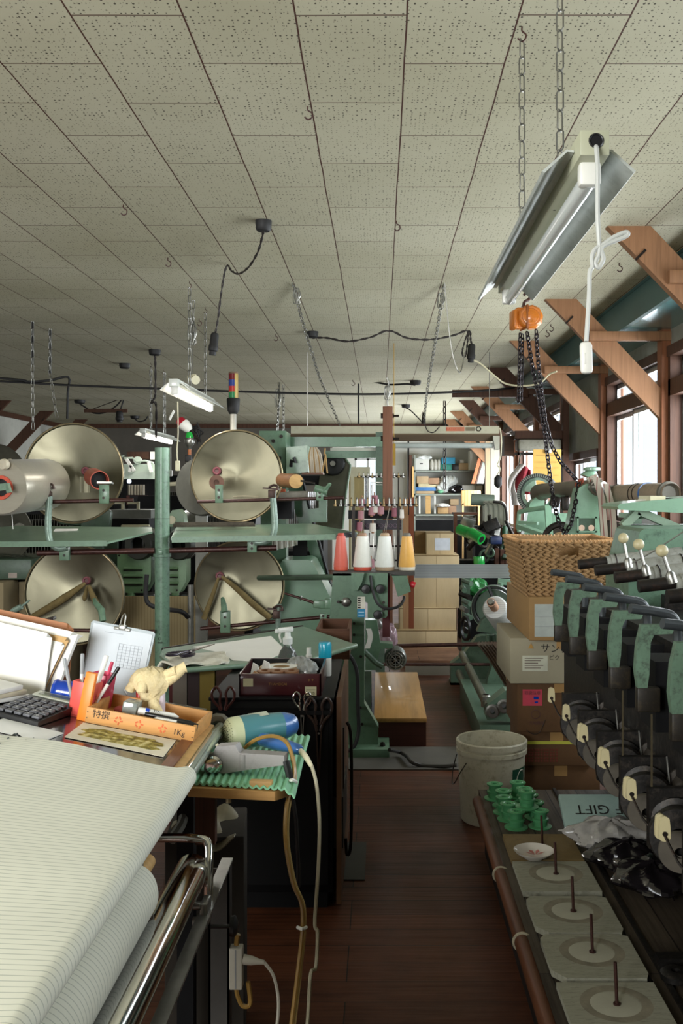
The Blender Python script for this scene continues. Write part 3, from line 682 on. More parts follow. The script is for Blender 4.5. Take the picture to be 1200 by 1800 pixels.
# ------------------------------------------------------------------ side shelf with hair dryer and spray gun
zb = .80
def sp_(px, py, z=zb): 
    y = (EYE-z)*FPX/(py-CY); return V(((px-CX)*y/FPX, y, z))
t = thing('side_shelf', 'small plywood shelf with clipped corners fixed beside the sloping table', 'shelf', (-.31, 2.35, 0))
pl = [(-.425, 2.2), (-.23, 2.17), (-.205, 2.2), (-.205, 2.55), (-.40, 2.62), (-.43, 2.6)]
MB().prism([V((x, y, zb-.022)) for x, y in pl], (0, 0, .02)).build('plywood_board', [mat_wood('plywood', 'b98f58', .75, 0, .6)], t)
MB().bx(-.42, -.375, 2.26, 2.29, zb-.15, zb-.022).build('support_block', TIMBER_D, t)
MB().cyl((-.335, 2.2, zb-.035), (-.335, 2.2, zb-.02), .006, n=8).build('screw', CREAM, t)
GM = mat('mint green ribbed foam', '86c29a', .6, 0, .08, 8)
def matf(u, v):
    x = -.42+.235*u; y = 2.215+.42*v - .05*u*(1-v); z = zb+.006+.0028*math.sin(u*92)+.0*v
    x += .0; z += .02*max(0, v-.7)*math.sin(u*3)-.05*max(0, u-.9)*10*max(0, .6-v)*.6
    return (x, y, z)
one('ribbed_mat', MB().sheet(matf, 150, 12, .004), GM, 'mint green ribbed foam mat under the hair dryer', 'mat', smooth=70)
one('wood_offcut', MB().box((-.262, 2.195, zb+.009), (.05, .02, .014), (0, 0, -.1), .001), PINE, 'short pine offcut at the front edge of the plywood shelf', 'wood block')
r = thing('hair_dryer', 'teal and blue hair dryer lying on the green ribbed mat', 'hair dryer', (-.33, 2.48, zb+.01))
TEALP = mat('teal plastic', '44767c', .3, 0, .05, 4, coat=.6); BLUEP = mat('mid blue plastic', '345f98', .3, 0, .05, 4, coat=.6)
A_, B_ = P(398, 1291, 2.45), P(520, 1272, 2.54); dd = (B_-A_).normalized(); L = (B_-A_).length
MB().lathe([(.001, -.004), (.026, -.002), (.037, .006), (.040, .016), (.0405, .034)], A_, dd, 28).build('air_intake', mat('pale cream plastic', 'b9bd98', .5, 0, .06), r)
hl = MB()
xx = dd.orthogonal().normalized(); yy = dd.cross(xx)
for k in range(5):
    for i in range(12+4*k):
        an = 2*PI*i/(12+4*k); ra = .010+.006*k
        q = A_+xx*ra*math.cos(an)+yy*ra*math.sin(an)-dd*(.0035-.004*max(0, k-2)); hl.cyl(q-dd*.0012, q+dd*.001, .0012, n=5)
hl.build('vent_grille', mat('shadowed vent', '4f5240', .8), r)
MB().lathe([(.0405, .034), (.041, .05), (.0405, .08), (.037, .105), (.0345, L*.78)], A_, dd, 28).build('body', TEALP, r)
MB().lathe([(.0345, L*.78), (.0325, L*.85), (.025, L*.97), (.018, L), (.014, L-.003)], A_, dd, 28).build('nozzle', BLUEP, r)
MB().box(A_+dd*.085+V((0, -.006, 0.039)), (.05, .02, .001), Euler((.25, -math.atan2(dd.z, dd.x), math.atan2(dd.y, dd.x))).to_matrix()).build('rating_label', mat('grey paper label', 'a3a795', .7, 0, .2, 60), r)
H0_, H1_ = P(462, 1300, 2.44), P(526, 1318, 2.34)
MB().tube([H0_, H0_.lerp(H1_, .3), H0_.lerp(H1_, .7), H1_, H1_+(H1_-H0_)*.04], [.017, .0175, .015, .0125, .008], 14).build('handle', BLUEP, r)
C1 = P(548, 1348, 2.3)
MB().tube([H1_, H1_.lerp(C1, .5)+V((0, 0, .004)), C1], [.0065, .007, .0045], 10, 3).build('cord_sleeve', CREAM, r)
MB().tube([C1, P(556, 1380, 2.28), P(561, 1440, 2.28), P(560, 1510, 2.3), P(557, 1560, 2.3), P(553, 1625, 2.3), P(558, 1640, 2.3), P(555, 1700, 2.3), P(546, 1712, 2.28), P(541, 1790, 2.27), P(536, 1830, 2.26)], .0042, 6, 5).build('cord', mat('beige cord', 'a7a086', .55), r)
# grey spray gun with air hoses
r = thing('spray_gun', 'grey plastic spray gun with brown hoses lying before the hair dryer', 'spray gun', (-.34, 2.28, zb+.01))
GP = mat('grey spray gun plastic', '8a8784', .45, 0, .08, 8, '5d5a58', .25)
g0, g1 = P(362, 1340, 2.3), P(505, 1337, 2.27); gd = (g1-g0).normalized(); gu = V((0, 0, 1)); gs = gd.cross(gu)
def gp(l, s, u): return g0+gd*l+gs*s+gu*u
def gpoly(pts, s0, s1): return MB().prism([gp(l, s0, u) for l, u in pts], gs*(s1-s0))
gpoly([(0, -.012), (.004, .016), (.02, .022), (.03, .04), (.075, .042), (.085, .024), (.19, .016), (.19, -.006), (.11, -.014), (.05, -.022), (.008, -.02)], -.017, .017).build('gun_body', GP, r)
MB().lathe([(.019, 0), (.02, .006), (.015, .01), (.016, .016), (.006, .017), (.001, .017)], gp(.026, .016, 0), gs, 18).build('adjusting_knob', CHROME, r)
MB().cyl(gp(.092, .012, -.012), gp(.092, .012, .02), .009, n=12).build('trigger_boss', GP, r)
MB().box(gp(.002, 0, 0), (.006, .03, .03)).build('nozzle_plate', CHROME, r)
HB = mat('amber rubber hose', '8a6b35', .3, 0, .15, 10, coat=.4)
MB().tube([P(430, 1315, 2.36), P(450, 1300, 2.35), P(480, 1294, 2.33), P(505, 1307, 2.3), P(516, 1345, 2.27), P(514, 1375, 2.25), P(503, 1420, 2.22), P(502, 1480, 2.2), P(514, 1550, 2.2), P(530, 1590, 2.2), P(531, 1640, 2.2), P(522, 1720, 2.2), P(508, 1830, 2.2)], .0048, 7, 6).build('air_hose', HB, r)
MB().tube([P(516, 1330, 2.285), P(519, 1372, 2.26), P(508, 1420, 2.235), P(506, 1480, 2.22), P(518, 1550, 2.215), P(534, 1592, 2.21), P(535, 1640, 2.21), P(527, 1720, 2.21), P(514, 1830, 2.21)], .0036, 7, 6).build('air_hose', mat('pale amber tube', 'b39a63', .25, 0, .1, 9), r)
MB().tube([P(502, 1338, 2.26), P(508, 1362, 2.25), P(514, 1400, 2.24), P(520, 1440, 2.25), P(524, 1520, 2.25), P(524, 1560, 2.26)], [.0085, .008, .005, .0045, .0045, .0045], 8).build('cable_plug', BLACK, r)
MB().tube([P(506, 1375, 2.24), P(514, 1371, 2.225), P(521, 1375, 2.24)], .004, 6, 3).build('cable_tie', WHITE, r)
MB().tube([P(523, 1630, 2.2), P(531, 1633, 2.18), P(538, 1630, 2.2)], .004, 6, 3).build('cable_tie', WHITE, r)
MB().torus(gp(.012, -.01, .03), .014, .004, (.2, 1, 0), 12, 6, 0, PI).build('coupling', CREAM, r)
# power strip on the steel upright
r = thing('power_strip', 'beige power strip with plugs hung on the steel upright', 'power strip', (-.335, 2.29, .33))
PB = mat('aged beige plastic', 'b5b0a0', .5, 0, .06)
MB().box((-.332, 2.30, .355), (.03, .03, .095), None, .003).build('socket_body', PB, r)
MB().box((-.332, 2.285, .355), (.003, .002, .09)).build('seam', GREY, r)
MB().lathe([(.012, 0), (.011, .02), (.007, .035), (.005, .05)], (-.317, 2.3, .372), (1, 0, -.15), 10).build('plug', PB, r)
MB().tube([(-.268, 2.3, .365), (-.245, 2.3, .33), (-.235, 2.3, .26), (-.25, 2.3, .17), (-.29, 2.3, .09), (-.33, 2.32, .006)], .004, 6, 5).build('cord', PB, r)
MB().tube([(-.332, 2.3, .405), (-.33, 2.3, .425), (-.328, 2.3, .43)], .006, 7).build('plug', HB, r)
MB().tube([(-.332, 2.3, .31), (-.33, 2.3, .29), (-.318, 2.3, .265), (-.30, 2.3, .27), (-.305, 2.3, .32)], .0055, 7, 5).build('cord', HB, r)
# clutter under the table
mb = MB(); rr = random.Random(5)
one('dust_sheet', MB().sheet(lambda u, v: (-.53+.16*u, 2.52+.2*v, .60+.03*math.sin(u*7+v*3)*math.cos(v*6)-.04*u), 14, 14, .003), mat('dusty plastic film', '837c66', .4, 0, .25, 9), 'dusty crumpled plastic film on the box under the table', 'film')
one('shaded_box', MB().box((-.46, 2.66, .29), (.2, .24, .56), (0, 0, .1), .004), mat('carton in table shade', '29231b', .85, 0, .2), 'dark cardboard box standing under the far table end', 'box')  # carton colour darkened to paint in the shade under the table
one('orange_bottle', MB().lathe([(.001, 0), (.025, 0), (.026, .06), (.018, .075), (.009, .085), (.009, .1), (.001, .1)], (-.475, 2.62, .57+.012), (0, 0, 1), 16), mat('amber orange plastic', 'a0602a', .35), 'small amber bottle under the table edge', 'bottle')
# ------------------------------------------------------------------ yarn winder: bench with spindle slabs, row of take-up units
BX0, BX1, BZ = .395, .70, .25
SMOKE = mat('oily black iron', '1b1917', .5, .5, .35, 10, '4a423a', .35, .2)
r = thing('winding_machine', 'long green and black yarn winding machine with a row of take-up heads', 'winding machine', (.95, 2.5, 0))
BT = mat_planks('oily bench boards', '4a4136', '3c342b', '14100d', 'Y', 2.5, .12, .5)
MB().bx(.40, 1.25, 1.2, 4.05, BZ-.03, BZ-.008).build('bench_top', BT, r)
MB().bx(.42, .44, 1.25, 4.0, 0, BZ-.03).bx(.44, 1.2, 3.98, 4.0, 0, BZ-.03).build('bench_frame', SMOKE, r)
for y in (2.52, 1.9): MB().bx(.705, 1.25, y, y+.04, BZ-.008, BZ+.02).build('bench_batten', SMOKE, r)
MB().bx(.70, .712, 1.2, 4.05, BZ-.008, BZ+.0).build('batten_strip', SMOKE, r)
MB().cyl((.388, 1.2, BZ-.03), (.388, 3.95, BZ-.025), .022, n=14).build('wooden_rail', mat_wood('red brown pole', '54301b', .5, 1, .5), r)
for y in (2.72, 2.13, 3.2): MB().torus((.388, y, BZ-.028), .0245, .004, (0, 1, 0), 16, 5).build('wire_tie', mat('pale wire', '9a927c', .6), r)
MB().bx(.72, .78, 1.25, 3.9, .62, 1.08).bx(.72, 1.3, 1.25, 3.9, .55, .62).bx(.78, 1.3, 1.25, 3.9, .62, 1.05).build('gear_case', SMOKE, r)
for y in (3.4, 1.25): MB().bx(.97, 1.25, y, y+.04, .25, 1.1).build('end_stand', SMOKE, r)
yU = [3.28-.262*i for i in range(8)]
GW = mat('worn green casting', '506654', .45, .0, .2, 12, '2a2a26', .5, .2, coat=.1)
DRUM = mat('grey worn roller', '8a8b82', .5, .2, .18, 14, '5b564c', .4)
KNOB = mat('ivory plastic', 'aca27e', .4, 0, .06, 8)
for i, y in enumerate(yU):
    # arm: hooked casting on a column
    a = MB()
    x0 = .575; z1 = 1.155
    poly = [(x0+.008, z1), (x0+.076, z1), (x0+.08, z1-.01), (x0+.076, z1-.02), (x0+.036, z1-.022), (x0+.028, z1-.04), (x0+.025, z1-.11), (x0+.02, z1-.145), (x0, z1-.145), (x0-.006, z1-.10), (x0-.002, z1-.045)]
    a.prism([V((px, y-.012, pz)) for px, pz in poly], (0, .022, 0))
    u = a.build('take_up_arm', GW, r, 30)
    MB().bx(x0-.002, x0+.05, y-.014, y+.012, z1-.195, z1-.14, .004).build('arm_foot', mat('oily brown casting', '1d1913', .5, .3, .3, 12, '4a3f2a', .3), u)
    MB().bx(x0+.05, x0+.2, y+.03, y+.16, z1-.25, z1-.09).build('drive_box', BLACKP, u)
    MB().tube([(x0+.0, y+.06, z1+.028), (x0+.07, y+.075, z1+.018), (x0+.105, y+.08, z1+.006), (x0+.115, y+.08, z1-.03), (x0+.115, y+.08, z1-.12)], .0115, 9, 4).build('cradle_handle', mat('worn black steel', '4c5052', .35, .6, .2, 9), r)
    MB().cyl((x0+.1, y+.11, z1+.05), (x0+.34, y+.11, z1+.075), .017, n=12).build('spindle_shaft', IRON, r)
    MB().cyl((x0+.21, y+.11, z1+.058), (x0+.45, y+.11, z1+.085), .026, n=20).cyl((x0+.195, y+.11, z1+.056), (x0+.212, y+.11, z1+.058), .023, n=20).build('drum', DRUM, r)
    for q_, w_ in ((.225, .06), (.37, .076)): MB().torus((x0+q_, y+.11, z1+w_), .0266, .0025, (1, 0, .1), 18, 5).build('drum_band', IRON, r)
    # lower part: spool holders with ivory levers
    zl = .745
    MB().bx(.60, .76, y-.01, y+.012, zl-.09, zl+.045).build('side_plate', SMOKE, r)
    MB().lathe([(.02, 0), (.062, .0), (.066, .006), (.066, .016), (.052, .02), (.05, .075), (.062, .08), (.062, .09), (.02, .09)], (.64, y-.10, zl-.035), (.25, 1, 0), 24).build('tension_disc', SMOKE, r)
    MB().lathe([(.012, 0), (.044, .0), (.046, .004), (.045, .012), (.012, .013)], (.632, y-.135, zl-.055), (.3, 1, .1), 24).build('felt_disc', mat('grey felt disc', '454037', .8, .1, .25, 16), r)
    MB().lathe([(.008, 0), (.036, .0), (.038, .004), (.038, .01), (.034, .012), (.034, .08), (.046, .082), (.046, .09), (.01, .09)], (.735, y-.15, zl-.01), (.1, 1, 0), 22).build('spool', mat('dark spool', '3b352e', .5, .3, .3, 12), r)
    MB().cyl((.735, y-.152, zl-.01), (.735, y-.146, zl-.01), .012, n=12).build('spool_bore', BLACK, r)
    MB().tube([(.566, y+.012, zl+.022), (.58, y-.03, zl-.015), (.60, y-.07, zl-.04)], .0028, 6).build('lever_rod', IRON, r)
    for k in range(2 if i > 1 else 1):
        q = V((.566-.004*k, y+.01+.014*k, zl+.022)); pts = []
        for j in range(16):
            an = 2*PI*j/16; rad = .0135+.0; zz = math.sin(an)
            pts.append(q+V((math.cos(an)*(.0112-.003*zz), 0, zz*(.0115 if zz < 0 else .009) + .030*(.5+.5*max(-1, min(1, zz*6))))))
        l = MB().prism(pts, (0, .009, 0)).build('lever_paddle', KNOB, r, 30)
        if k == 0: MB().cyl(q+V((0, -.002, .004)), q+V((0, .0, .004)), .0052, n=10).build('lever_screw', IRON, l)
    MB().tube([(.70, y-.06, zl+.06), (.70, y-.08, zl+.01), (.705, y-.075, zl-.03)], .0022, 5, 3).build('thread_guide', STEEL, r)
    if i > 2: MB().bar((.60, y-.03, .80), (.60, y-.03, .96), .004, .003).build('bracket_strip', mat('brassy strip', '4a4230', .5, .5), r)
for i, (px, py, y) in enumerate(((1095, 946, 2.9), (1122, 957, 2.7), (1163, 968, 2.42))):
    p = P(px, py, y); q = P(px+9+4*i, py+46+2*i, y)
    l = MB().cyl(q, p, .0042, n=8).lathe([(.012, -.01), (.012, .012), (.006, .02)], q, p-q, 10).build('shift_lever', STEEL, r)
    MB().sph(p, .0155, 16).build('ball_knob', KNOB, l)
# green end housing and long tray at the far end
hp = [(.86, 1.16), (.90, 1.315), (.915, 1.325), (1.5, 1.325), (1.5, 1.0), (.86, 1.0)]
MB().prism([V((x, 3.45, z)) for x, z in hp], (0, .35, 0)).build('end_housing', mat('chipped green enamel', '5b7762', .4, 0, .12, 6, '2d3b33', .45, .1), r, 30)
MB().bx(.95, 1.5, 2.75, 3.0, 1.12, 1.21).bx(.98, 1.5, 2.72, 3.02, 1.21, 1.235).build('top_cover', mat('grey brown cover', '6f695f', .5, .1, .2, 8), r)
MB().tube([P(1110, 990, 2.8), P(1150, 968, 2.8), P(1200, 935, 2.8)], .002, 5).build('thread_guide_wire', STEEL, r)
# slabs, pins, plate, spools on the bench
SL = mat('worn grey slab', '8d8c7c', .8, 0, .12, 9, '4c4638', .45, .2, stretch=(1, 9, 1))
SLD = mat('pale round wear mark', 'a09e8e', .8, 0, .08, 14)
BR = mat('tan board', '6e5b36', .8, 0, .15, 8, '4b3f26', .3)
pins = [(3.37, 'brown board under the steel pin behind the saucer', BR, .0), (3.11, 'plain grey slab under the front of the patterned saucer', SL, 0), (2.83, 'grey slab with clipped corners, third pin along the bench from the green spools', SL, .03), (2.575, 'grey slab with clipped corners, fourth pin along the bench from the green spools', SL, .03), (2.31, 'plain grey slab at the end of the bench, closest to the viewer', SL, 0)]
for i, (y, lab, m, cut) in enumerate(pins):
    xc = .545+.0*i; hx, hy = .118, .126
    rr = random.Random(i)
    poly = [(xc-hx+cut, y-hy-.01), (xc+hx-cut*.3, y-hy-.01), (xc+hx, y-hy+cut*.4), (xc+hx, y+hy-cut), (xc+hx-cut, y+hy-.02), (xc-hx+cut*.5, y+hy-.02), (xc-hx, y+hy-cut*.8-.02), (xc-hx, y-hy+cut)]
    s_ = thing('spindle_slab', lab, 'slab', (xc, y, BZ), 'slabs with steel pins along the winder bench')
    zb_ = BZ-.008+.001*i
    MB().prism([V((px, py, zb_)) for px, py in poly], (0, 0, .016)).build('slab_plate', m, s_)
    if i: MB().lathe([(.058, .0001), (.062, .0005), (.078, .0005), (.084, 0)], (xc+.004, y+.006, zb_+.016), (0, 0, 1), 30).build('dark_wear_ring', mat('dark rubbed slab', '777161', .8, 0, .3, 18), s_)
    if i: MB().lathe([(.001, .0005), (.055, .0008), (.06, 0)], (xc, y, zb_+.016), (0, 0, 1), 30).build('wear_ring', SLD, s_)
    MB().cyl((xc+.004, y, zb_+.015), (xc, y, zb_+.115), .0042, n=8).cyl((xc+.004, y, zb_+.015), (xc+.004, y, zb_+.02), .009, n=10).build('pin', RUST, s_)
pc = V((.50, 3.24, BZ+.012)); s_ = thing('saucer', 'white saucer with faded red flower resting on the bench slabs', 'saucer', pc)
MB().lathe([(.001, .004), (.03, .004), (.032, 0), (.036, .004), (.062, .02), (.066, .026), (.062, .0245), (.034, .009), (.001, .008)], pc, (0, 0, 1), 32).build('dish', mat('white glazed ceramic', 'c9c3bb', .15, 0, .04, coat=.5), s_)
fl = MB()
for k in range(6):
    an = k*1.05; fl.prism([pc+V((.004+math.cos(an+d)*q_*1.3, math.sin(an+d)*q_, .0095+.012*q_/.03)) for d, q_ in ((0, .003), (.35, .016), (.1, .024), (-.3, .017))], (0, 0, .0006))
fl.build('red_flower_print', mat('faded red glaze', 'a8665f', .3), s_)
SPG = mat('green plastic bobbin', '478a5b', .4, 0, .08, 8)
sp0 = thing('plastic_spool', 'x', 'spool', (.45, 3.9, BZ-.008), 'green plastic spools on the winder bench')
MB().lathe([(.008, 0), (.036, 0), (.036, .004), (.022, .007), (.022, .022), (.026, .024), (.026, .032), (.02, .034), (.02, .052), (.026, .054), (.027, .06), (.008, .06), (.008, 0)], (.45, 3.9, BZ-.008), (0, 0, 1), 22).build('spool_body', SPG, sp0)
MB().torus((.45, 3.9, BZ-.008+.06), .017, .0025, (0, 0, 1), 18, 5).build('rim_ring', mat('lighter green plastic', '58a06d', .4), sp0)
spots = [(.452, 3.93), (.475, 3.84), (.468, 3.76), (.475, 3.68), (.49, 3.59), (.545, 3.95), (.56, 3.87), (.57, 3.79), (.578, 3.70), (.578, 3.60)]
nm = ['at the bucket end of the outer row', 'second from the bucket in the outer row', 'third from the bucket in the outer row', 'fourth from the bucket in the outer row', 'at the pin end of the outer row', 'at the far end of the row by the boxes', 'second in the row by the cardboard boxes', 'third in the row by the cardboard boxes', 'fourth in the row by the cardboard boxes', 'at the pin end of the row by the boxes']
for i, (x, y) in enumerate(spots):
    o = sp0 if i == 0 else dup(sp0); o.location = (x, y, BZ-.008); o['label'] = 'green plastic flanged spool ' + nm[i]; o.rotation_euler.z = i; o.scale = (1.18, 1.18, 1.0)
o = dup(sp0, (.535, 3.63, BZ-.008+.061), 'green plastic flanged spool stacked on top of two others', 0)
# gift box, bagged cones
gb = thing('gift_box', 'pale blue gift box with upside-down lettering behind the plastic bags', 'box', (.80, 3.66, BZ))
MB().box((.83, 3.56, BZ+.05), (.36, .17, .025), (.5, 0, .0), .003).build('carton', mat('pale aqua card', '8fa6a0', .6, 0, .05, 40), gb)
MB().text('AGF GIFT', (.825, 3.57-.0068, BZ+.055+.0115), (-1, 0, 0), (0, -.8776, -.4794), .062, .0012).build('printed_letters', INK, gb, 0)
PLB = mat('crumpled clear plastic bag', '8d8a86', .12, 0, .25, 20, spec=.9)
BLB = mat('black film bag', '171416', .14, 0, .3, 20, spec=.9)
def bag(name, lab, c, sc, m, seed, tip=None, n=2.0):
    rr = random.Random(seed); c = V(c); ph = [rr.uniform(0, 6) for _ in range(8)]
    def f(u, v):
        th = v*PI; an = u*2*PI; d = V((math.sin(th)*math.cos(an), math.sin(th)*math.sin(an), math.cos(th)))
        w_ = 1+.10*math.sin(5*an+ph[0]+3*th)+.07*math.sin(9*an+ph[1]-5*th)+.05*abs(math.sin(13*an+ph[2]+7*th))
        p = V((d.x*sc[0]*w_, d.y*sc[1]*w_, max(-1, d.z)*sc[2]*(w_ if d.z > 0 else .8)))
        return c+p
    mb = MB().sheet(f, 44, 18)
    b_ = thing(name, lab, 'bag', (c.x, c.y, c.z-sc[2])); bmesh.ops.remove_doubles(mb.bm, verts=mb.bm.verts[:], dist=.0005); mb.build('film', m, b_, 28)
    if tip:
        t0, t1 = V(tip[0]), V(tip[1]); MB().tube([t0, t0.lerp(t1, .4)+V((0, 0, .01)), t1], [.016, .007, .002], 7).build('twisted_end', m, b_)
    return b_
bag('plastic_bag', 'black film bag lying under the clear bag on the bench', (.80, 3.2, BZ+.036), (.13, .12, .042), BLB, 2)
bag('plastic_bag', 'clear crumpled plastic bag on top of the black bags', (.775, 3.33, BZ+.055), (.14, .10, .05), PLB, 4, ((.66, 3.34, BZ+.05), (.60, 3.36, BZ+.06)))
bag('plastic_bag', 'shiny black bag slumping towards the bench boards', (.83, 3.02, BZ+.036), (.12, .13, .042), BLB, 6, ((.86, 3.03, BZ+.03), (.865, 2.93, BZ+.0)))
def lathe_thing(name, lab, cat, c, prof, m, n=20): return one(name, MB().lathe(prof, c, (0, 0, 1), n), m, lab, cat)
g = thing('gear_hub', 'dark cast hub with upright threaded stub on the bench boards', 'hub', (.80, 2.38, BZ))
MB().lathe([(.001, 0), (.05, 0), (.05, .012), (.03, .016), (.028, .04), (.001, .04)], (.80, 2.38, BZ), (0, 0, 1), 20).build('flange', SMOKE, g)
MB().lathe([(.012, .04), (.012, .085), (.016, .086), (.016, .093), (.010, .095), (.009, .11), (.001, .11)], (.80, 2.38, BZ), (0, 0, 1), 12).build('stub', SMOKE, g)
lathe_thing('iron_ring', 'flat black ring beside the threaded hub on the bench', 'gear', (.73, 2.46, BZ), [(.012, 0), (.038, 0), (.038, .014), (.03, .02), (.012, .02), (.012, 0)], SMOKE)
lathe_thing('pulley', 'black grooved pulley with worn bright top on the bench', 'pulley', (.80, 2.24, BZ), [(.001, 0), (.04, 0), (.042, .02), (.036, .026), (.036, .04), (.042, .046), (.042, .056), (.03, .058), (.028, .052), (.012, .052), (.012, .06), (.001, .06)], mat('worn black casting', '3a3733', .4, .6, .3, 14))
# ------------------------------------------------------------------ paint bucket
bc = V((.495, 4.43, 0)); r = thing('bucket', 'dirty white plastic pail with wire bail on the floor', 'bucket', bc)
BK = mat('dirty white plastic', 'b9b49e', .5, 0, .12, 5, '6d5c3c', .38, .05)
MB().lathe([(.001, .0), (.132, .0), (.137, .006), (.149, .30), (.156, .30), (.157, .318), (.151, .32), (.151, .328), (.157, .33), (.158, .352), (.153, .358), (.1475, .355), (.133, .01), (.001, .008)], bc, (0, 0, 1), 48).build('pail', BK, r)
MB().tube([bc+V((-.12, -.102, .275)), bc+V((-.15, -.105, .23)), bc+V((-.168, -.08, .185)), bc+V((-.176, -.02, .165)), bc+V((-.165, .08, .2)), bc+V((-.15, .06, .27))], .0024, 6, 4).build('wire_bail', IRON, r)
def patch(a0, a1, z0, z1, m, name, rr0=.0008):
    def f(u, v):
        z = z0+(z1-z0)*v; a = a0+(a1-a0)*u; rad = .137+(.149-.137)*(z-.006)/.294+rr0
        return bc+V((rad*math.cos(a), rad*math.sin(a), z))
    return MB().sheet(f, 12, 4, .0004).build(name, m, r)
patch(-1.02, -.30, .11, .25, mat('dark green print', '14432f', .5), 'green_label')
lg = MB(); 
def onp(a, z, e=.0016): rad = .137+(.149-.137)*(z-.006)/.294+e; return bc+V((rad*math.cos(a), rad*math.sin(a), z))
lg.tube([onp(-.62+.27*math.cos(t_*PI/12)*.9, .18+.062*math.sin(t_*PI/12)) for t_ in range(24)], .0022, 5, loop=True).tube([onp(-.86, .135), onp(-.7, .15), onp(-.55, .152)], .002, 5)
lg.build('white_oval_emblem', mat('white print', 'b9b8a8', .6), r)
patch(-1.9, -1.75, .06, .085, mat('brown paper label', '8d5a2e', .7), 'brown_label')
patch(-1.25, -1.05, .045, .065, mat('dark green print', '', .5), 'green_label')
# ------------------------------------------------------------------ stack of cartons and basket by the winder
def carton(lab, x0, x1, y0, y1, z0, z1, m=CARD, rz=0., grp='cartons stacked beside the winder', flap=True):
    c = V(((x0+x1)/2, (y0+y1)/2, z0)); r = thing('cardboard_box', lab, 'box', c, grp)
    MB().bx(x0, x1, y0, y1, z0, z1, .004).build('carton', m, r)
    if flap: MB().bx((x0+x1)/2-.03, (x0+x1)/2+.03, y0-.001, y0+.001, z1-.05, z1-.002).build('packing_tape', mat('glossy brown tape', 'a17f52', .25, 0, .08), r)
    r.rotation_euler.z = rz; return r
def face(o, name, m, x0, x1, z0, z1, y, th=.0012): return MB().bx(x0, x1, y-th, y, z0, z1).build(name, m, o)
b1 = carton('dark brown carton at the bottom of the stack by the bucket', .655, 1.02, 4.62, 5.0, 0, .185, CARD_D)
b2 = carton('red printed carton tied with yellow tape, second from the floor', .65, .98, 4.6, 4.98, .188, .345, CARD_D)
MB().bx(.649, .981, 4.598, 4.6, .288, .302).build('yellow_strap', mat('yellow green tape', 'b5b545', .5), b2)
rp_ = MB()
for i in range(11):
    for j in range(5): rp_.box((.675+i*.014, 4.599, .21+j*.013+(.045 if j > 4 else 0)), (.009, .001, .008))
rp_.build('red_check_print', mat('dark red print', '6d2c1e', .8), b2, 0)
b3 = carton('brown carton with red care label, third from the floor', .63, 1.03, 4.58, 4.98, .348, .58, CARD_D)
face(b3, 'red_label', mat('red paper label', 'b63a4c', .6), .655, .745, .47, .545, 4.58)
MB().text('取扱注意', (.70, 4.578, .528), (1, 0, 0), (0, 0, 1), .019, .0006).build('label_print', mat('dark print', '4a2a2c', .7), b3, 0)
MB().bx(.705, .728, 4.577, 4.5785, .5, .512).bx(.71, .725, 4.577, 4.5785, .482, .49).build('blue_print', BLUE, b3)
MB().torus((.715, 4.578, .43), .02, .0015, (0, 1, 0), 16, 4).text('天地無用', (.72, 4.579, .39), (1, 0, 0), (0, 0, 1), .018).build('carton_print', mat('dark print', '', .7), b3, 0)
MB().tube([P(925, 1283, 4.57), P(935, 1290, 4.565), P(948, 1287, 4.57), P(958, 1265, 4.57)], .0015, 5, 3).build('twine', IRON, b3)
GREYC = mat('grey brown carton', '8d8670', .8, 0, .08, 4)
b4_ = carton('grey carton with black brush katakana under the basket box', .59, 1.07, 4.52, 5.05, .583, .79, GREYC)
b4_.location += V((0, -.0, 0))
face(b4_, 'shipping_label', mat('pale paper label', 'b5b5a2', .7), .645, .76, .64, .71, 4.52)
mb = MB()
for i in range(5): mb.bx(.655, .74-.012*(i % 3), 4.5185, 4.5195, .697-.011*i, .7-.011*i)
mb.build('label_print', mat('dark print', '', .7), b4_, 0)
MB().text('サンプル', (.815, 4.5195, .738), (1, 0, -.06), (0, 0, 1), .044, .0008).text('ピク', (.79, 4.5195, .70), (1, 0, -.05), (0, 0, 1), .026, .0008).build('brush_writing', INK, b4_, 0)
MB().prism([V((.67, 4.5185, .742)), V((.697, 4.5185, .742)), V((.684, 4.5185, .768))], (0, -.001, 0)).build('orange_triangle', mat('faded orange tape', 'a07a3c', .6), b4_)
b5 = carton('brown carton with grey sheet taped on, carrying the wicker basket', .66, 1.02, 4.42, 5.2, .793, .985, CARD)
face(b5, 'grey_sheet', mat('grey blue paper', '9aa09a', .7), .685, .79, .81, .955, 4.42)
mb = MB().bx(.684, .791, 4.4175, 4.4185, .90, .902).bx(.684, .791, 4.4175, 4.4185, .856, .8575); mb.build('sheet_fold', GREY, b5)
# wicker basket
WK = mat('woven water hyacinth', '8e6f49', .75, 0, .22, 16, '5d4324', .35, .5)
bs = thing('wicker_basket', 'rectangular woven wicker basket with handle holes on top of the cartons', 'basket', (.845, 4.72, .988))
z0, z1 = .988, 1.232
def braid(mb, a, b_, nrm, h, n):
    """one course of fat plaited strands between two corners"""
    a, b_ = V(a), V(b_); d = (b_-a)/n; L = d.length; q = d.normalized(); up = V((0, 0, 1))
    for i in range(n):
        for s in (0, 1):
            c = a+d*(i+.5+.25*s); ang = .42 if s else -.42
            mb.sph(c+up*(h*.22*(1 if s else -1))+nrm*.003, 1, 8, (1, 1, 1)) if False else None
            x = (q*math.cos(ang)+up*math.sin(ang)); 
            mb.tube([c+up*(h*.22*(1 if s else -1))-x*L*.60+nrm*.0, c+up*(h*.22*(1 if s else -1))+nrm*.0055, c+up*(h*.22*(1 if s else -1))+x*L*.62+nrm*.0], [h*.12, h*.31, h*.12], 7)
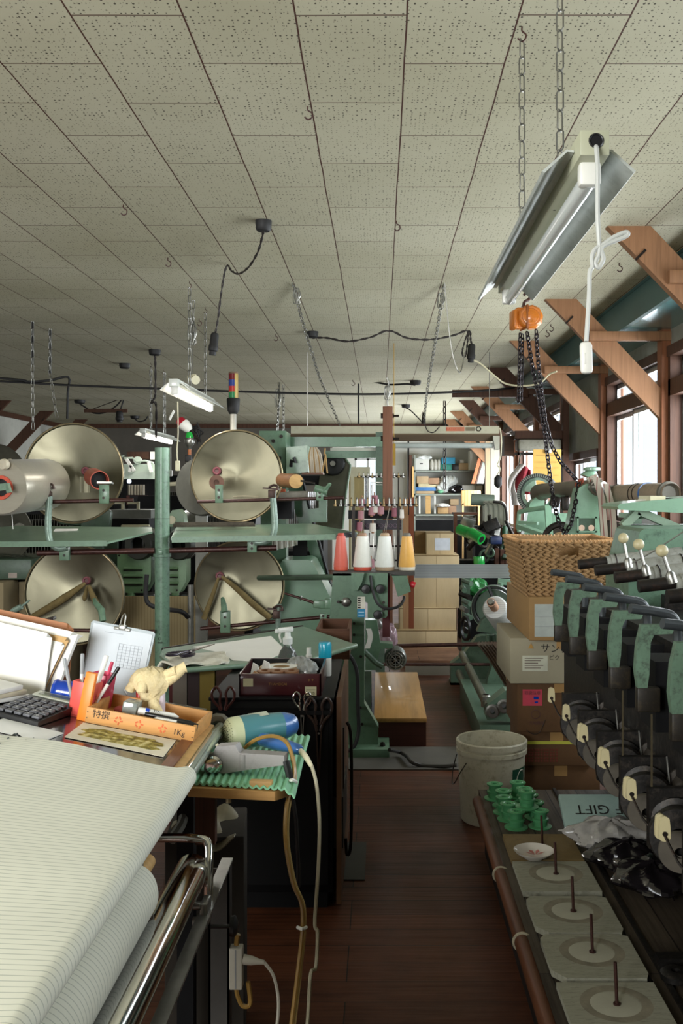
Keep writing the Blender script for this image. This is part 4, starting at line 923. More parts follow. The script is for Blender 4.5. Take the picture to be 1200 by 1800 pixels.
def corner(x, y, z):                    # walls flare upwards
    k = (z-z0)/(z1-z0); return V((.845+x*(.18+.042*k), 4.72+y*(.25+.03*k), z))
rows = 11; hh = (z1-z0)/rows
for nmx, A, B, nrm in (('front_wall', (-1, -1), (1, -1), V((0, -1, 0))), ('side_wall', (-1, 1), (-1, -1), V((-1, 0, 0))), ('side_wall', (1, -1), (1, 1), V((1, 0, 0))), ('back_wall', (1, 1), (-1, 1), V((0, 1, 0)))):
    mb = MB(); 
    for j in range(rows):
        z = z0+hh*(j+.5); a, b_ = corner(*A, z), corner(*B, z)
        n = 11
        if nmx == 'front_wall' and j in (8, 9):
            lo, hi = a.lerp(b_, .38), a.lerp(b_, .6); braid(mb, a, lo, nrm, hh*1.25, 5); braid(mb, hi, b_, nrm, hh*1.25, 4)
        else: braid(mb, a, b_, nrm, hh*1.25, n)
    a0, b0, a1, b1_ = corner(*A, z0), corner(*B, z0), corner(*A, z1), corner(*B, z1); inn = nrm*-.006
    if nmx == 'front_wall':
        zl, zh = z0+hh*8, z0+hh*10; c0, d0, c1_, d1 = corner(*A, zl), corner(*B, zl), corner(*A, zh), corner(*B, zh)
        mb.prism([a0+inn, b0+inn, d0+inn, c0+inn], -nrm*.004).prism([c1_+inn, d1+inn, b1_+inn, a1+inn], -nrm*.004)
        mb.prism([c0+inn, c0.lerp(d0, .38)+inn, c1_.lerp(d1, .38)+inn, c1_+inn], -nrm*.004).prism([c0.lerp(d0, .6)+inn, d0+inn, d1+inn, c1_.lerp(d1, .6)+inn], -nrm*.004)
    else: mb.prism([a0+inn, b0+inn, b1_+inn, a1+inn], -nrm*.004)
    mb.build('woven_'+nmx, WK, bs, 60)
mb = MB()
cs = [corner(-1, -1, z1), corner(1, -1, z1), corner(1, 1, z1), corner(-1, 1, z1)]
for i in range(4):
    a, b_ = cs[i], cs[(i+1) % 4]; n = 26 if i % 2 == 0 else 30
    mb.tube([a+V((0, 0, .004)), a.lerp(b_, .5)+V((0, 0, -.003)), b_+V((0, 0, .004))], .0085, 7, 3)
    for k in range(n):
        c = a.lerp(b_, (k+.5)/n); dq = (b_-a).normalized(); mb.torus(c+V((0, 0, .0)), .0095, .0022, (dq+V((0, 0, .5))).normalized(), 8, 4)
mb.build('bound_rim', mat('pale bound rim', 'b48a5c', .6, 0, .2, 14), bs, 60)
MB().bx(.845-.175, .845+.175, 4.48, 4.96, z0, z0+.008).build('base', WK, bs)
# ------------------------------------------------------------------ things hung from the ceiling
def onceil(px, py): return P(px, py, 1.292*FPX/(CY-py))
ALR = mat('bright sheet aluminium', 'c6cbc6', .3, .3, .12, 5, '6f7470', .2)
def tube_lamp(label, x, y0, y1, z, lit, hw=.083, chains=(), cords=()):
    """channel housing, folded reflector, tube with end sockets, hung along the room on chains; z = tube height"""
    r = thing('fluorescent_lamp', label, 'lamp', (x, (y0+y1)/2, z), 'tube lamps hung on chains')
    MB().bx(x-.0265, x+.0265, y0, y1, z+.028, z+.074, .002).build('channel_housing', mat('putty enamelled steel', 'a7a890', .45, 0, .06, 8, coat=.1) if not lit else WHITE_ENAMEL, r)
    rf = MB(); t = .0015
    for s in (-1, 1):
        a = [(s*.028, z+.05), (s*.04, z+.052), (s*hw, z+.012), (s*(hw+.004), z+.016), (s*.042, z+.056), (s*.028, z+.054)]
        rf.prism([V((x+q, y0+.05, h)) for q, h in a], (0, y1-y0-.02, 0))
    rf.build('reflector', ALR if not lit else WHITE_ENAMEL, r, 20)
    tb = MB().lathe([(.002, 0), (.0145, .002), (.0165, .02), (.0165, y1-y0-.11), (.0145, y1-y0-.092), (.002, y1-y0-.09)], (x, y0+.05, z), (0, 1, 0), 20)
    tb.build('tube', glow('lit tube '+label, 'fff6ee', 14.) if lit else mat('unlit white tube', 'd2d6d2', .15, 0, .03, coat=.5), r)
    for yy in (y0+.05, y1-.05): MB().bx(x-.02, x+.02, yy-.014, yy+.014, z-.014, z+.03, .006).build('tube_socket', WHITE, r)
    for cx, cy in chains:
        MB().chain([(cx, cy, z+.07), (cx, cy, CEIL-.04)], .0022 if not lit else .003, .05, .02).build('chain', STEEL, r)
        MB().tube([(cx, cy, CEIL), (cx, cy, CEIL-.012), (cx+.012, cy, CEIL-.024), (cx+.002, cy, CEIL-.042), (cx-.012, cy, CEIL-.032)], .0025, 6, 3).build('hook', RUST, r)
    return r
L1 = tube_lamp('large unlit tube lamp with aluminium reflector hanging on two chains', .388, 1.80, 3.05, EYE+.582, False, chains=((.415, 2.3), (.393, 2.76)))
# end plate hole, flex with knot and pull switch
MB().lathe([(.012, 0), (.014, -.002), (.012, -.004), (.0105, -.003), (.0105, .0), (.012, 0)], (.390, 1.8, EYE+.636), (0, 1, 0), 18).build('cable_grommet', BLACK, L1)
MB().cyl((.390, 1.799, EYE+.636), (.390, 1.8, EYE+.636), .0105, n=14).build('cable_hole', mat('dark hole', '090909', .9), L1)
FX = mat('grey white flex', 'b5b7b2', .4, 0, .06)
q = lambda px, py, y=1.78: P(px, py, y)
MB().tube([q(1047, 258, 1.80), q(1048, 262, 1.785), q(1050, 300), q(1050, 380), q(1053, 430), q(1052, 448), q(1046, 462), q(1052, 470), q(1060, 455), q(1056, 438), q(1064, 430), q(1084, 422), q(1102, 414), q(1100, 408), q(1080, 416), q(1062, 428), q(1046, 438), q(1040, 452), q(1041, 468), q(1036, 480), q(1035, 520), q(1030, 600)], .0042, 8, 5).build('flex', FX, L1)
c = q(1030, 629)
MB().box(c, (.022, .016, .058), (0, -.03, 0), .007).box(c+V((-.004, -.0078, -.002)), (.004, .002, .02), (0, -.03, 0), .001).build('pull_switch', WHITE, L1)
sc = MB()
for yy in (2.15, 2.75): sc.cyl((.388-.012, yy, z0_ := EYE+.6095), (.388-.012, yy, EYE+.6105), .003, n=8)
sc.build('screw', IRON, L1)
L2 = tube_lamp('lit tube lamp hanging above the signal tower', -1.195, 5.75, 7.05, EYE+.585, True, .085, ((-1.166, 6.09), (-1.22, 6.95)))
MB().tube([P(312, 706, 5.82), P(313, 760, 5.82), P(311, 790, 5.82), P(312, 812, 5.82)], .004, 6, 3).build('pull_cord', CREAM, L2)
MB().box(P(312, 819, 5.82), (.028, .02, .06), None, .006).build('pull_switch', CREAM, L2)
MB().tube([P(306, 722, 5.8), P(301, 731, 5.8), P(298, 738, 5.8)], .008, 6, 2).build('dangling_plug', WHITE, L2)
L3 = tube_lamp('smaller lit tube lamp low over the green post', -2.28, 9.55, 10.9, EYE+.545, True, .085, ((-2.28, 9.9), (-2.28, 10.5)))
MB().tube([P(300, 785, 9.6), P(300, 828, 9.6)], .005, 6).build('pull_cord', WHITE, L3)
MB().box(P(300, 832, 9.6), (.03, .02, .06), None, .006).build('pull_switch', WHITE, L3)
for lp in (L2, L3):
    l = bpy.data.lights.new('lamp_glow', 'AREA'); l.shape = 'RECTANGLE'; l.size = .05; l.size_y = 1.1; l.energy = 9; l.color = (1, .97, .93)
    o = bpy.data.objects.new('lamp_glow', l); COL.objects.link(o); o.location = V(lp.location)+V((0, 0, -.02))
# chain hoist
HY = 6.0
def h(px, py, d=0.): return P(px, py, HY+d)
r = thing('chain_hoist', 'orange hand chain hoist with black chains hanging over the wicker basket', 'hoist', h(922, 560))
OR = mat('orange hoist enamel', 'c46f1e', .35, 0, .1, 9, '5c3a1a', .3, coat=.3)
mb = MB(); c = h(926, 560); 
MB().lathe([(.02, 0), (.062, 0), (.072, .012), (.074, .05), (.066, .062), (.02, .064)], c+V((.01, -.075, 0)), (.18, 1, .0), 10).build('drum_cover', OR, r, 30)
MB().lathe([(.001, -.008), (.03, -.008), (.036, -.004), (.046, -.003), (.05, .004)], c+V((.01, -.078, 0)), (.18, 1, 0), 24).build('round_cap', OR, r)
MB().box(c+V((-.04, .0, 0)), (.06, .05, .13), (0, 0, .18), .01).box(c+V((-.075, .02, -.005)), (.035, .11, .12), (0, 0, .18), .015).build('gear_case', OR, r)
MB().box(c+V((-.02, -.02, 0)), (.012, .13, .14), (0, 0, .18), .002).build('side_plate', mat('dark orange plate', '7d4418', .5), r)
MB().tube([c+V((-.02, 0, .06)), c+V((-.02, 0, .09)), c+V((-.01, 0, .105)), c+V((.012, 0, .115)), c+V((.015, 0, .14)), c+V((-.005, 0, .15)), c+V((-.02, 0, .14))], .009, 8, 3).build('top_hook', RUST, r)
hk = c+V((-.005, 0, .15)); MB().chain([hk, V((hk.x, hk.y, CEIL))], .004, .045, .024).build('hanging_chain', IRON, r)
DC = mat('black oiled chain', '2a2527', .4, .7, .3, 12)
MB().chain([h(914, 586), h(913, 640), h(911, 706)], .0042, .034, .022).chain([h(911, 706), h(915, 704, .02), h(917, 640, .02), h(918, 588, .02)], .0042, .034, .022).build('hand_chain', DC, r)
MB().chain([h(926, 584), h(936, 650), h(945, 690), h(957, 760), h(968, 850, .0), h(974, 890, -.1), h(984, 925, -.15), h(993, 938, -.15)], .0046, .036, .024).chain([h(993, 938, -.15), h(1003, 922, -.15), h(1012, 880, -.1), h(1017, 850, -.05)], .0046, .036, .024).build('load_chain', DC, r)
MB().chain([h(942, 580), h(944, 620), h(950, 680), h(958, 740), h(970, 785), h(985, 812), h(1003, 832), h(1017, 848)], .0046, .036, .024).build('load_chain', DC, r)
MB().tube([h(1016, 846), h(1024, 842), h(1022, 850), h(1014, 856), h(1012, 848)], .008, 7, 3).build('bottom_hook', mat('rusty hook', '8a3f28', .6, .2), r)
# ceiling roses with twisted cords and hanging plugs
CORD = mat('dark twisted cord', '2d2725', .6, 0, .3, 60)
def rose(label, px, py, size=.034):
    p = onceil(px, py); r = thing('ceiling_socket', label, 'ceiling socket', p)
    MB().lathe([(.001, -.05), (size*.8, -.05), (size, -.042), (size*1.08, -.012), (size*1.08, 0), (.001, 0)], (p.x, p.y, CEIL), (0, 0, 1), 20).build('base', RUBBER, r); return r, V((p.x, p.y, CEIL-.05))
def twisted(r, pts, rad=.0035, name='cord', m=None):
    pts = spline([V(p) for p in pts], 8); mb = MB()
    for s in (0, PI):
        out = []
        for i, p in enumerate(pts):
            d = (pts[min(i+1, len(pts)-1)]-pts[max(i-1, 0)]).normalized(); x = d.orthogonal().normalized(); y = d.cross(x); a = i*.9+s
            out.append(p+x*rad*math.cos(a)+y*rad*math.sin(a))
        mb.tube(out, rad, 5)
    return mb.build(name, m or CORD, r)
def plug(r, p, d, L=.10, rad=.02):
    MB().lathe([(.006, 0), (rad*.8, .006), (rad, .02), (rad, L*.55), (rad*1.15, L*.6), (rad*1.1, L*.8), (rad*.8, L*.85), (rad*.8, L), (.002, L)], p, d, 14).build('hanging_plug', RUBBER, r)
r, p = rose('black ceiling socket whose twisted cord swings to a hook and hangs as a black plug', 463, 388, .036)
y1 = onceil(400, 463).y; a = P(400, 463, y1)
twisted(r, [p, P(462, 410, 4.78), P(454, 440, 4.95), P(438, 468, 5.2), P(420, 481, 5.4), P(407, 476, 5.55), a+V((0, 0, -.01)), P(394, 482, y1), P(388, 520, y1), P(383, 560, y1), P(378, 588, y1)])
plug(r, P(378, 584, y1), V((-.12, 0, -1)), .13, .024)
r, p = rose('black ceiling socket whose twisted cord sags along to a plug with white flex', 549, 583, .044)
y2 = onceil(683, 581).y
twisted(r, [p, P(575, 594, 7.98), P(610, 600, 7.95), P(650, 593, y2), P(683, 581, y2), P(715, 594, y2), P(755, 597, y2), P(795, 590, y2), P(823, 581, y2), P(827, 598, y2), P(829, 606, y2)], .005)
plug(r, P(829, 604, y2), V((-.06, 0, -1)), .15, .03)
MB().tube([P(829, 632, y2), P(845, 640, y2), P(868, 660, y2), P(890, 675, y2), P(925, 678, y2-.1), P(950, 672, y2-.2), P(965, 658, y2-.3), P(978, 653, y2-.4)], .007, 6, 5).build('white_flex', CREAM, r)
twisted(r, [P(823, 581, y2), P(815, 605, y2), P(812, 622, y2), P(818, 626, y2), P(821, 604, y2), P(823, 584, y2)], .004, 'looped_cord')
MB().tube([onceil(781, 497), P(785, 540, 6.13), P(790, 590, 6.13), P(797, 630, 6.13), P(807, 655, 6.13), P(813, 640, 6.2), P(816, 620, 6.4)], .004, 5, 4).build('grey_string', STEEL, r)
r, p = rose('black ceiling socket with straight thick cord dropping to the lit lamp', 272, 615, .05)
twisted(r, [p, P(273, 640, 9.0), P(273, 690, 9.0), P(271, 700, 9.0), P(266, 708, 9.0), P(274, 712, 9.0), P(274, 770, 9.6)], .006)
r, p = rose('black ceiling socket with cord running to a vertical conduit near the timber post', 730, 669, .06)
MB().tube([p, P(715, 675, 11.5), P(685, 676, 11.6), P(655, 671, 11.7), P(634, 668, 11.8), P(630, 672, 11.8), P(630, 745, 11.8)], .011, 6, 4).build('cord', RUBBER, r)
r, p = rose('small black ceiling socket above the right end of the beige fixture', 713, 711, .06)
MB().tube([p, P(722, 722, 14.6), P(738, 738, 14.6), P(745, 746, 14.6)], .009, 5, 3).build('cord', RUBBER, r)
r, p = rose('black ceiling socket over the dark far corner with sagging cord', 140, 703, .07)
MB().tube([p, P(150, 716, 13.9), P(165, 726, 13.9), P(185, 725, 13.9), P(205, 713, 13.9), P(218, 698, 13.9), P(210, 725, 13.9)], .011, 5, 4).build('cord', RUBBER, r)
plug(r, P(210, 722, 13.9), V((0, 0, -1)), .16, .05)
r, p = rose('small black ceiling socket farthest towards the dark back wall', 237, 731, .07)
MB().tube([p, P(244, 741, 16.8), P(256, 738, 16.8), P(262, 726, 16.8)], .012, 5, 3).build('cord', RUBBER, r)
r, p = rose('lone small black ceiling socket without a cord, deep in the room', 219, 639, .05)
for i, (px, py, lab, tilt) in enumerate(((217, 360, 'black hook with loop in the ceiling joint far from any cord', 1), (295, 453, 'small hook at a ceiling joint beside the long joint towards the lamp chains', 0), (697, 388, 'double hook on the ceiling joint above the timber post', 1), (1088, 462, 'small hook under the ceiling beside the nearest brace', 0), (541, 187, 'tiny black nail stub at a tile corner of the ceiling', 0), (968, 570, 'first of two small hooks beside the orange hoist', 0), (961, 580, 'second of two small hooks beside the orange hoist', 0), (484, 587, 'hook on the ceiling joint above the striped signal tower', 0), (350, 560, 'hook on the ceiling joint close to the lamp chain', 0), (620, 668, 'hook on the ceiling joint over the beige fixture', 0))):
    p = onceil(px, py); k = .9+.06*p.y
    one('ceiling_hook', MB().tube([(p.x, p.y, CEIL), (p.x, p.y, CEIL-.012*k), (p.x+.012*k, p.y, CEIL-.02*k), (p.x+.012*k, p.y, CEIL-.034*k), (p.x, p.y, CEIL-.04*k), (p.x-.01*k, p.y, CEIL-.032*k)], .0024*k, 6, 3), RUST, lab, 'hook', 'small hooks in the ceiling joints')
# long black cables across the room
one('power_cable', MB().tube([(-6, 9.6, EYE+1.2), P(0, 670, 9.6), P(120, 677, 9.7), P(300, 684, 9.8), P(480, 690, 9.9), P(640, 693, 10), P(780, 690, 10.1), P(870, 685, 10.2), P(908, 681, 10.3), (1.6, 10.31, EYE+1.1)], .011, 6, 4), RUBBER, 'long black cable sagging right across the room under the ceiling', 'cable')
one('power_cable', MB().tube([(-6, 9.2, EYE+1.2), P(0, 665, 9.4), P(40, 671, 9.5), P(85, 669, 9.6), P(120, 663, 9.7), P(119, 690, 9.7), P(118, 736, 9.7)], .012, 6, 4), RUBBER, 'black cable that turns down to the big flanged disc by the white plaster wall', 'cable')
def drop(label, pts, mode='chain', grp='slack chains hung from the ceiling', m=STEEL, rad=.003, name='hanging_chain', cat='chain', extra=None):
    mb = MB()
    if mode == 'chain': mb.chain(pts, rad, .06, .024)
    else: mb.tube(pts, rad, 6, 3)
    if extra: extra(mb)
    return one(name, mb, m, label, cat, grp)
def coil(px, py, y, n=3, R=.03):
    def f(mb):
        for i in range(n):
            c = P(px, py, y); mb.tube([c+V((.012*math.sin(i*2+.5*k)+R*.4*math.cos(k*PI/4), .01*i, R*1.6*math.sin(k*PI/4))) for k in range(8)], .0035, 5, 2, True)
    return f
drop('slack chain running down to the plain end of the beige fixture', [onceil(515, 497), P(530, 560, 6.9), P(560, 660, 8.0), P(597, 748, 8.95)], extra=coil(521, 520, 6.13))
drop('slack chain running down to the orange marked end of the beige fixture', [onceil(781, 499), P(768, 580, 7.0), P(750, 690, 8.2), P(745, 738, 8.95)], extra=coil(775, 528, 6.13))
drop('long thin chain with tangled wire beside the lit tube lamp', [onceil(340, 528), P(338, 570, 6.69), P(338, 600, 6.69)], extra=coil(337, 585, 6.69, 4, .05))
drop('knotted grey chain hanging past the green loom head', [onceil(490, 672), P(490, 700, 11.6), P(488, 745, 11.6), P(487, 757, 11.6)], extra=coil(488, 700, 11.6, 4, .07), rad=.006)
drop('pale chain just beyond the knotted chain at the loom head', [onceil(498, 676), P(498, 760, 11.9)], rad=.005)
drop('thin dark chain hanging from the ceiling towards the yarn roll, outer one', [onceil(57, 565), P(57, 640, 7.5), P(58, 755, 7.5)], rad=.003)
drop('thin dark chain hanging towards the big flanged disc, inner one', [onceil(88, 578), P(88, 655, 7.85), P(97, 715, 7.85), P(100, 735, 7.85)], rad=.003)
for px, y0_, y1_, lab in ((57, 566, 640, 'thick black sleeve hanging straight from the ceiling above the yarn roll'), (88, 581, 656, 'thick black sleeve hanging straight from the ceiling above the flanged disc')):
    yy = onceil(px, y0_).y; one('cable_sleeve', MB().tube([onceil(px, y0_), P(px, y1_, yy)], .011, 8), RUBBER, lab, 'sleeve')
for px, y0_, y1_, lab in ((265, 650, 765, 'thin chain on the outer side of the smaller lit lamp'), (289, 655, 765, 'thin chain on the inner side of the smaller lit lamp')):
    yy = onceil(px, y0_).y; one('hanging_chain', MB().chain([onceil(px, y0_), P(px, y1_, yy)], .005, .08, .03), STEEL, lab, 'chain', 'slack chains hung from the ceiling')
one('dark_batten', MB().box(P(186, 722, 13.9), (.60, .05, .05)), TIMBER_D, 'dark batten hanging level under the ceiling over the far looms', 'batten')
one('hanging_wire', MB().tube([P(220, 698, 13.9), P(155, 722, 13.92)], .006, 5), IRON, 'thin wire holding one end of the dark batten', 'wire')
w_ = thing('wall_sensor', 'small cream sensor lamp hanging beside the lit tube lamp chain', 'sensor', P(340, 668, 6.7))
MB().cyl(P(334, 664, 6.7), P(344, 668, 6.6), .022, .03, 14).box(P(341, 661, 6.65), (.03, .03, .02), None, .004).build('housing', CREAM, w_)
MB().tube([P(338, 664, 6.66), P(338, 640, 6.67), onceil(338, 530)], .003, 5).build('stem', STEEL, w_)
# ------------------------------------------------------------------ unwinding stand: green post, rods, trays and brackets
SY = 6.3
def s3(px, py, y=SY): return P(px, py, y)
r = thing('unwinding_stand', 'green pipe post with dark rods, sheet trays and brackets carrying the big metal discs', 'stand', (s3(285, 0).x, SY, 0))
PG = mat('green pipe enamel', '5e7b66', .4, 0, .14, 7, '2e3a33', .4, .05, coat=.15)
x0 = s3(285, 0).x; zt = s3(0, 787).z
mb = MB().cyl((x0, SY, .01), (x0, SY, zt), .0465, n=28).lathe([(.0465, 0), (.047, .002), (.0465, .004)], (x0, SY, s3(0, 808).z), (0, 0, 1), 28)
mb.build('post', PG, r)
MB().lathe([(.05, 0), (.056, .002), (.056, .055), (.05, .057)], (x0, SY, s3(0, 979).z), (0, 0, 1), 28).box((x0, SY-.055, s3(0, 970).z), (.03, .03, .03), None, .004).build('collar', PG, r)
MB().lathe([(.0475, 0), (.0475, .004)], (x0, SY, s3(0, 912).z), (0, 0, 1), 28).build('weld_ring', GREEN_D, r)
MB().torus((x0-.006, SY-.0455, s3(0, 1121).z), .008, .0015, (0, 1, 0), 14, 4).box((x0-.006, SY-.046, s3(0, 1113).z), (.004, .002, .006)).bx(x0-.02, x0+.012, SY-.047, SY-.045, s3(0, 1129).z, s3(0, 1127).z).build('pen_marks', INK, r, 0)
def rod(a, b, rad=.0135, y=SY-.07, y2=None, m=RUST): return MB().cyl(P(*a, y), P(*b, y2 or y), rad, n=12).build('rod', m, r)
rod((2, 884), (234, 879)); rod((347, 882), (604, 875), .011); rod((66, 972), (272, 968), .018, SY-.05); rod((298, 968), (486, 963), .017, SY-.05); rod((127, 1108), (272, 1110), .012); rod((352, 1105), (609, 1081), .012)
def tray(poly_f, yf, yb, m=GREEN, th=.012):
    pts = [P(px, py, yf if k == 'f' else yb if k == 'b' else (yf+yb)/2) for px, py, k in poly_f]
    mb = MB(); mb.prism(pts, (0, .0, -th)); return mb
TRM = mat('tray enamel', '748f79', .3, 0, .1, 5, '4b5d51', .2, .0, coat=.4)
tray([(-40, 956, 'f'), (188, 953, 'f'), (268, 934, 'm'), (266, 927, 'b'), (30, 924, 'b'), (-40, 930, 'b')], 6.12, 6.72).build('sheet_tray', TRM, r)
tray([(300, 946, 'f'), (482, 943, 'f'), (590, 941, 'f'), (628, 936, 'm'), (545, 920, 'b'), (310, 926, 'b')], 6.12, 6.72).build('sheet_tray', TRM, r)
MB().prism([P(590, 942, 6.1), P(627, 938, 6.4), P(624, 934, 6.42), P(595, 938, 6.1)], (0, 0, -.02)).build('tray_tip', RUBBER, r)
for a_, b_ in (((-40, 957), (188, 955)), ((302, 949), (590, 944))): MB().bar(P(*a_, 6.115), P(*b_, 6.115), .012, .034).build('tray_lip', GREEN, r)
PIPE = mat('scuffed grey green pipe', '76897c', .35, .2, .18, 14, '3f463f', .35)
for pts in ([(87, 872), (85, 905), (85, 935), (90, 955), (103, 964), (118, 962)], [(479, 868), (482, 905), (482, 932), (476, 946), (462, 953), (448, 953)]):
    MB().tube([P(px, py, SY-.12) for px, py in pts], .0205, 12, 4).build('bent_pipe', PIPE, r)
MB().tube([P(490, 1062, SY-.12), P(488, 1100, SY-.12), P(488, 1165, SY-.12)], .0165, 12).build('bent_pipe', PIPE, r)
CLM = mat('rusty dark clamp', '3b2d28', .5, .5, .3, 12, '6b4838', .3)
for px, py in ((84, 858), (478, 860), (486, 1072)):
    MB().box(P(px, py+8, SY-.12), (.045, .05, .05), None, .004).bar(P(px-16, py-2, SY-.12), P(px+12, py, SY-.12), .03, .01).tube([P(px-6, py-3, SY-.14), P(px+2, py-7, SY-.14), P(px+9, py-5, SY-.14), P(px+10, py+2, SY-.14)], .008, 6, 3).build('clamp', CLM, r)
MB().bar(P(80, 1090, SY-.12), P(96, 1086, SY-.12), .06, .02).box(P(84, 1096, SY-.12), (.04, .03, .06), None, .004).build('clamp', IRON, r)
def bracket(px, py0, py1, wd=16, y=SY-.1, dots=((.3,), (.7,))):
    a = P(px, py0, y); b = P(px, py1, y); mb = MB().box((a+b)/2, (W(wd, y), .03, a.z-b.z), None, .003); br_ = mb.build('bracket', GREEN, r)
    hb = MB()
    for (t_,) in dots: hb.cyl(a.lerp(b, t_)+V((0, -.0165, 0)), a.lerp(b, t_)+V((0, -.014, 0)), .0085, n=10)
    hb.build('bolt_head', IRON, br_); return br_
bracket(183, 852, 885); bracket(385, 852, 884, 13); bracket(114, 955, 985, 17); bracket(443, 948, 971, 16); bracket(182, 1096, 1140, 14); bracket(396, 1073, 1112, 17); bracket(562, 860, 880, 12); bracket(568, 1078, 1093, 12)
MB().bar(P(183, 848, SY-.1), P(187, 850, SY-.02), .09, .012).build('bracket_plate', STEEL, r)
def spindle(pts, rads, m, name='spindle'): return MB().tube([P(*p) for p in pts], rads, 12).build(name, m, r)
spindle([(181, 1092, 6.18), (178, 1072, 6.2), (168, 1060, 6.25), (166, 1054, 6.3)], [.02, .022, .018, .012], GREEN)
spindle([(395, 1076, 6.18), (393, 1062, 6.2), (391, 1052, 6.25)], [.022, .018, .012], GREEN)
spindle([(10, 1082, 6.2), (22, 1075, 6.2), (23, 1074, 6.2), (38, 1066, 6.2), (39, 1065, 6.2), (52, 1055, 6.2)], [.014, .016, .019, .019, .008, .006], PIPE)
spindle([(500, 1043, 6.2), (520, 1049, 6.2), (545, 1057, 6.2), (556, 1061, 6.2)], [.007, .008, .009, .012], RUST)
MB().lathe([(.01, 0), (.018, .006), (.01, .012)], P(527, 1051, 6.2), (1, 0, -.25), 10).build('wing_nut', STEEL, r)
MB().box(P(562, 1062, 6.2), (.08, .05, .05), (0, .1, 0), .006).box(P(576, 1061, 6.2), (.04, .06, .06), None, .006).build('spindle_block', GREEN, r)
MB().tube([P(573, 1096, 6.18), P(575, 1090, 6.16), P(572, 1102, 6.16)], .005, 6).tube([P(575, 1094, 6.16), P(582, 1096, 6.16)], .005, 6).build('wing_screw', WHITE, r)
spindle([(610, 1082, 6.2), (622, 1080, 6.2)], [.011, .011], RUST, 'rod_end')
MB().tube([P(553, 858, 6.2), P(575, 864, 6.2)], [.024, .024], 12).bar(P(573, 862, 6.2), P(580, 852, 6.2), .03, .012).bar(P(565, 868, 6.2), P(580, 850, 6.15), .02, .01).build('spindle_block', GREEN, r)
spindle([(528, 845, 6.2), (553, 850, 6.2)], [.006, .008], IRON)
MB().tube([P(4, 880, SY-.2), P(18, 880, SY-.2), P(21, 905, SY-.2), P(23, 930, SY-.2)], .002, 5).build('loose_thread', WHITE, r)
# cardboard and silver pipe behind the stand
one('conduit_pipe', MB().cyl((P(335, 0, 6.9).x, 6.9, 0), P(335, 1028, 6.9), .022, n=16), STEEL, 'dull steel pipe standing between the green post and the lower disc', 'pipe')
one('black_hose', MB().tube([P(258, 1010, 6.8), P(256, 1045, 6.8), P(262, 1062, 6.8), P(285, 1070, 6.8), P(318, 1075, 6.8), P(330, 1085, 6.85)], .016, 8, 5), RUBBER, 'black hose looping behind the green post to the steel pipe', 'hose')
one('corrugated_sheet', MB().bx(P(212, 0, 7.35).x, P(352, 0, 7.35).x, 7.35, 7.38, 0, P(0, 1048, 7.35).z), stripes('corrugated tan board', '8d7e5c', '80724f', 0, .022, .4, .85, .3), 'tan corrugated cardboard sheet standing behind the green post', 'cardboard sheet')
carton('tan carton under the green wrapped box by the lower disc', P(4, 0, 7.2).x, P(110, 0, 7.2).x, 7.2, 7.7, 0, P(0, 1023, 7.2).z, mat('dull tan carton', '84775a', .85, 0, .05), 0, 'cartons on the dark floor behind the stand', False)
carton('tan carton at the picture edge below the green wrapped box', -3.1, P(6, 0, 6.9).x, 6.9, 7.18, 0, P(0, 1024, 6.9).z, mat('dull tan carton', '', .8), 0, 'cartons on the dark floor behind the stand', False)
gw = thing('green_box', 'green metal box wrapped in clear plastic on the tan carton', 'box', (P(30, 0, 7.2).x, 7.3, P(0, 1021, 7.2).z))
MB().bx(-3.0, P(55, 0, 7.1).x, 7.1, 7.6, P(0, 1019, 7.1).z, P(0, 983, 7.1).z, .01).build('casing', GREEN_D, gw)
MB().sheet(lambda u, v: (-3.02+.55*u, 7.09+.53*v, P(0, 980, 7.1).z+.012*math.sin(u*22)*math.sin(v*17+2)), 24, 16).build('plastic_film', glass('clear film', (.8, .85, .8), .3, .25), gw)
MB().bx(P(15, 0, 7.1).x, P(30, 0, 7.1).x, 7.098, 7.1, P(0, 1016, 7.1).z, P(0, 1007, 7.1).z).build('paper_label', mat('dull pink label', '9a8e84', .7), gw)
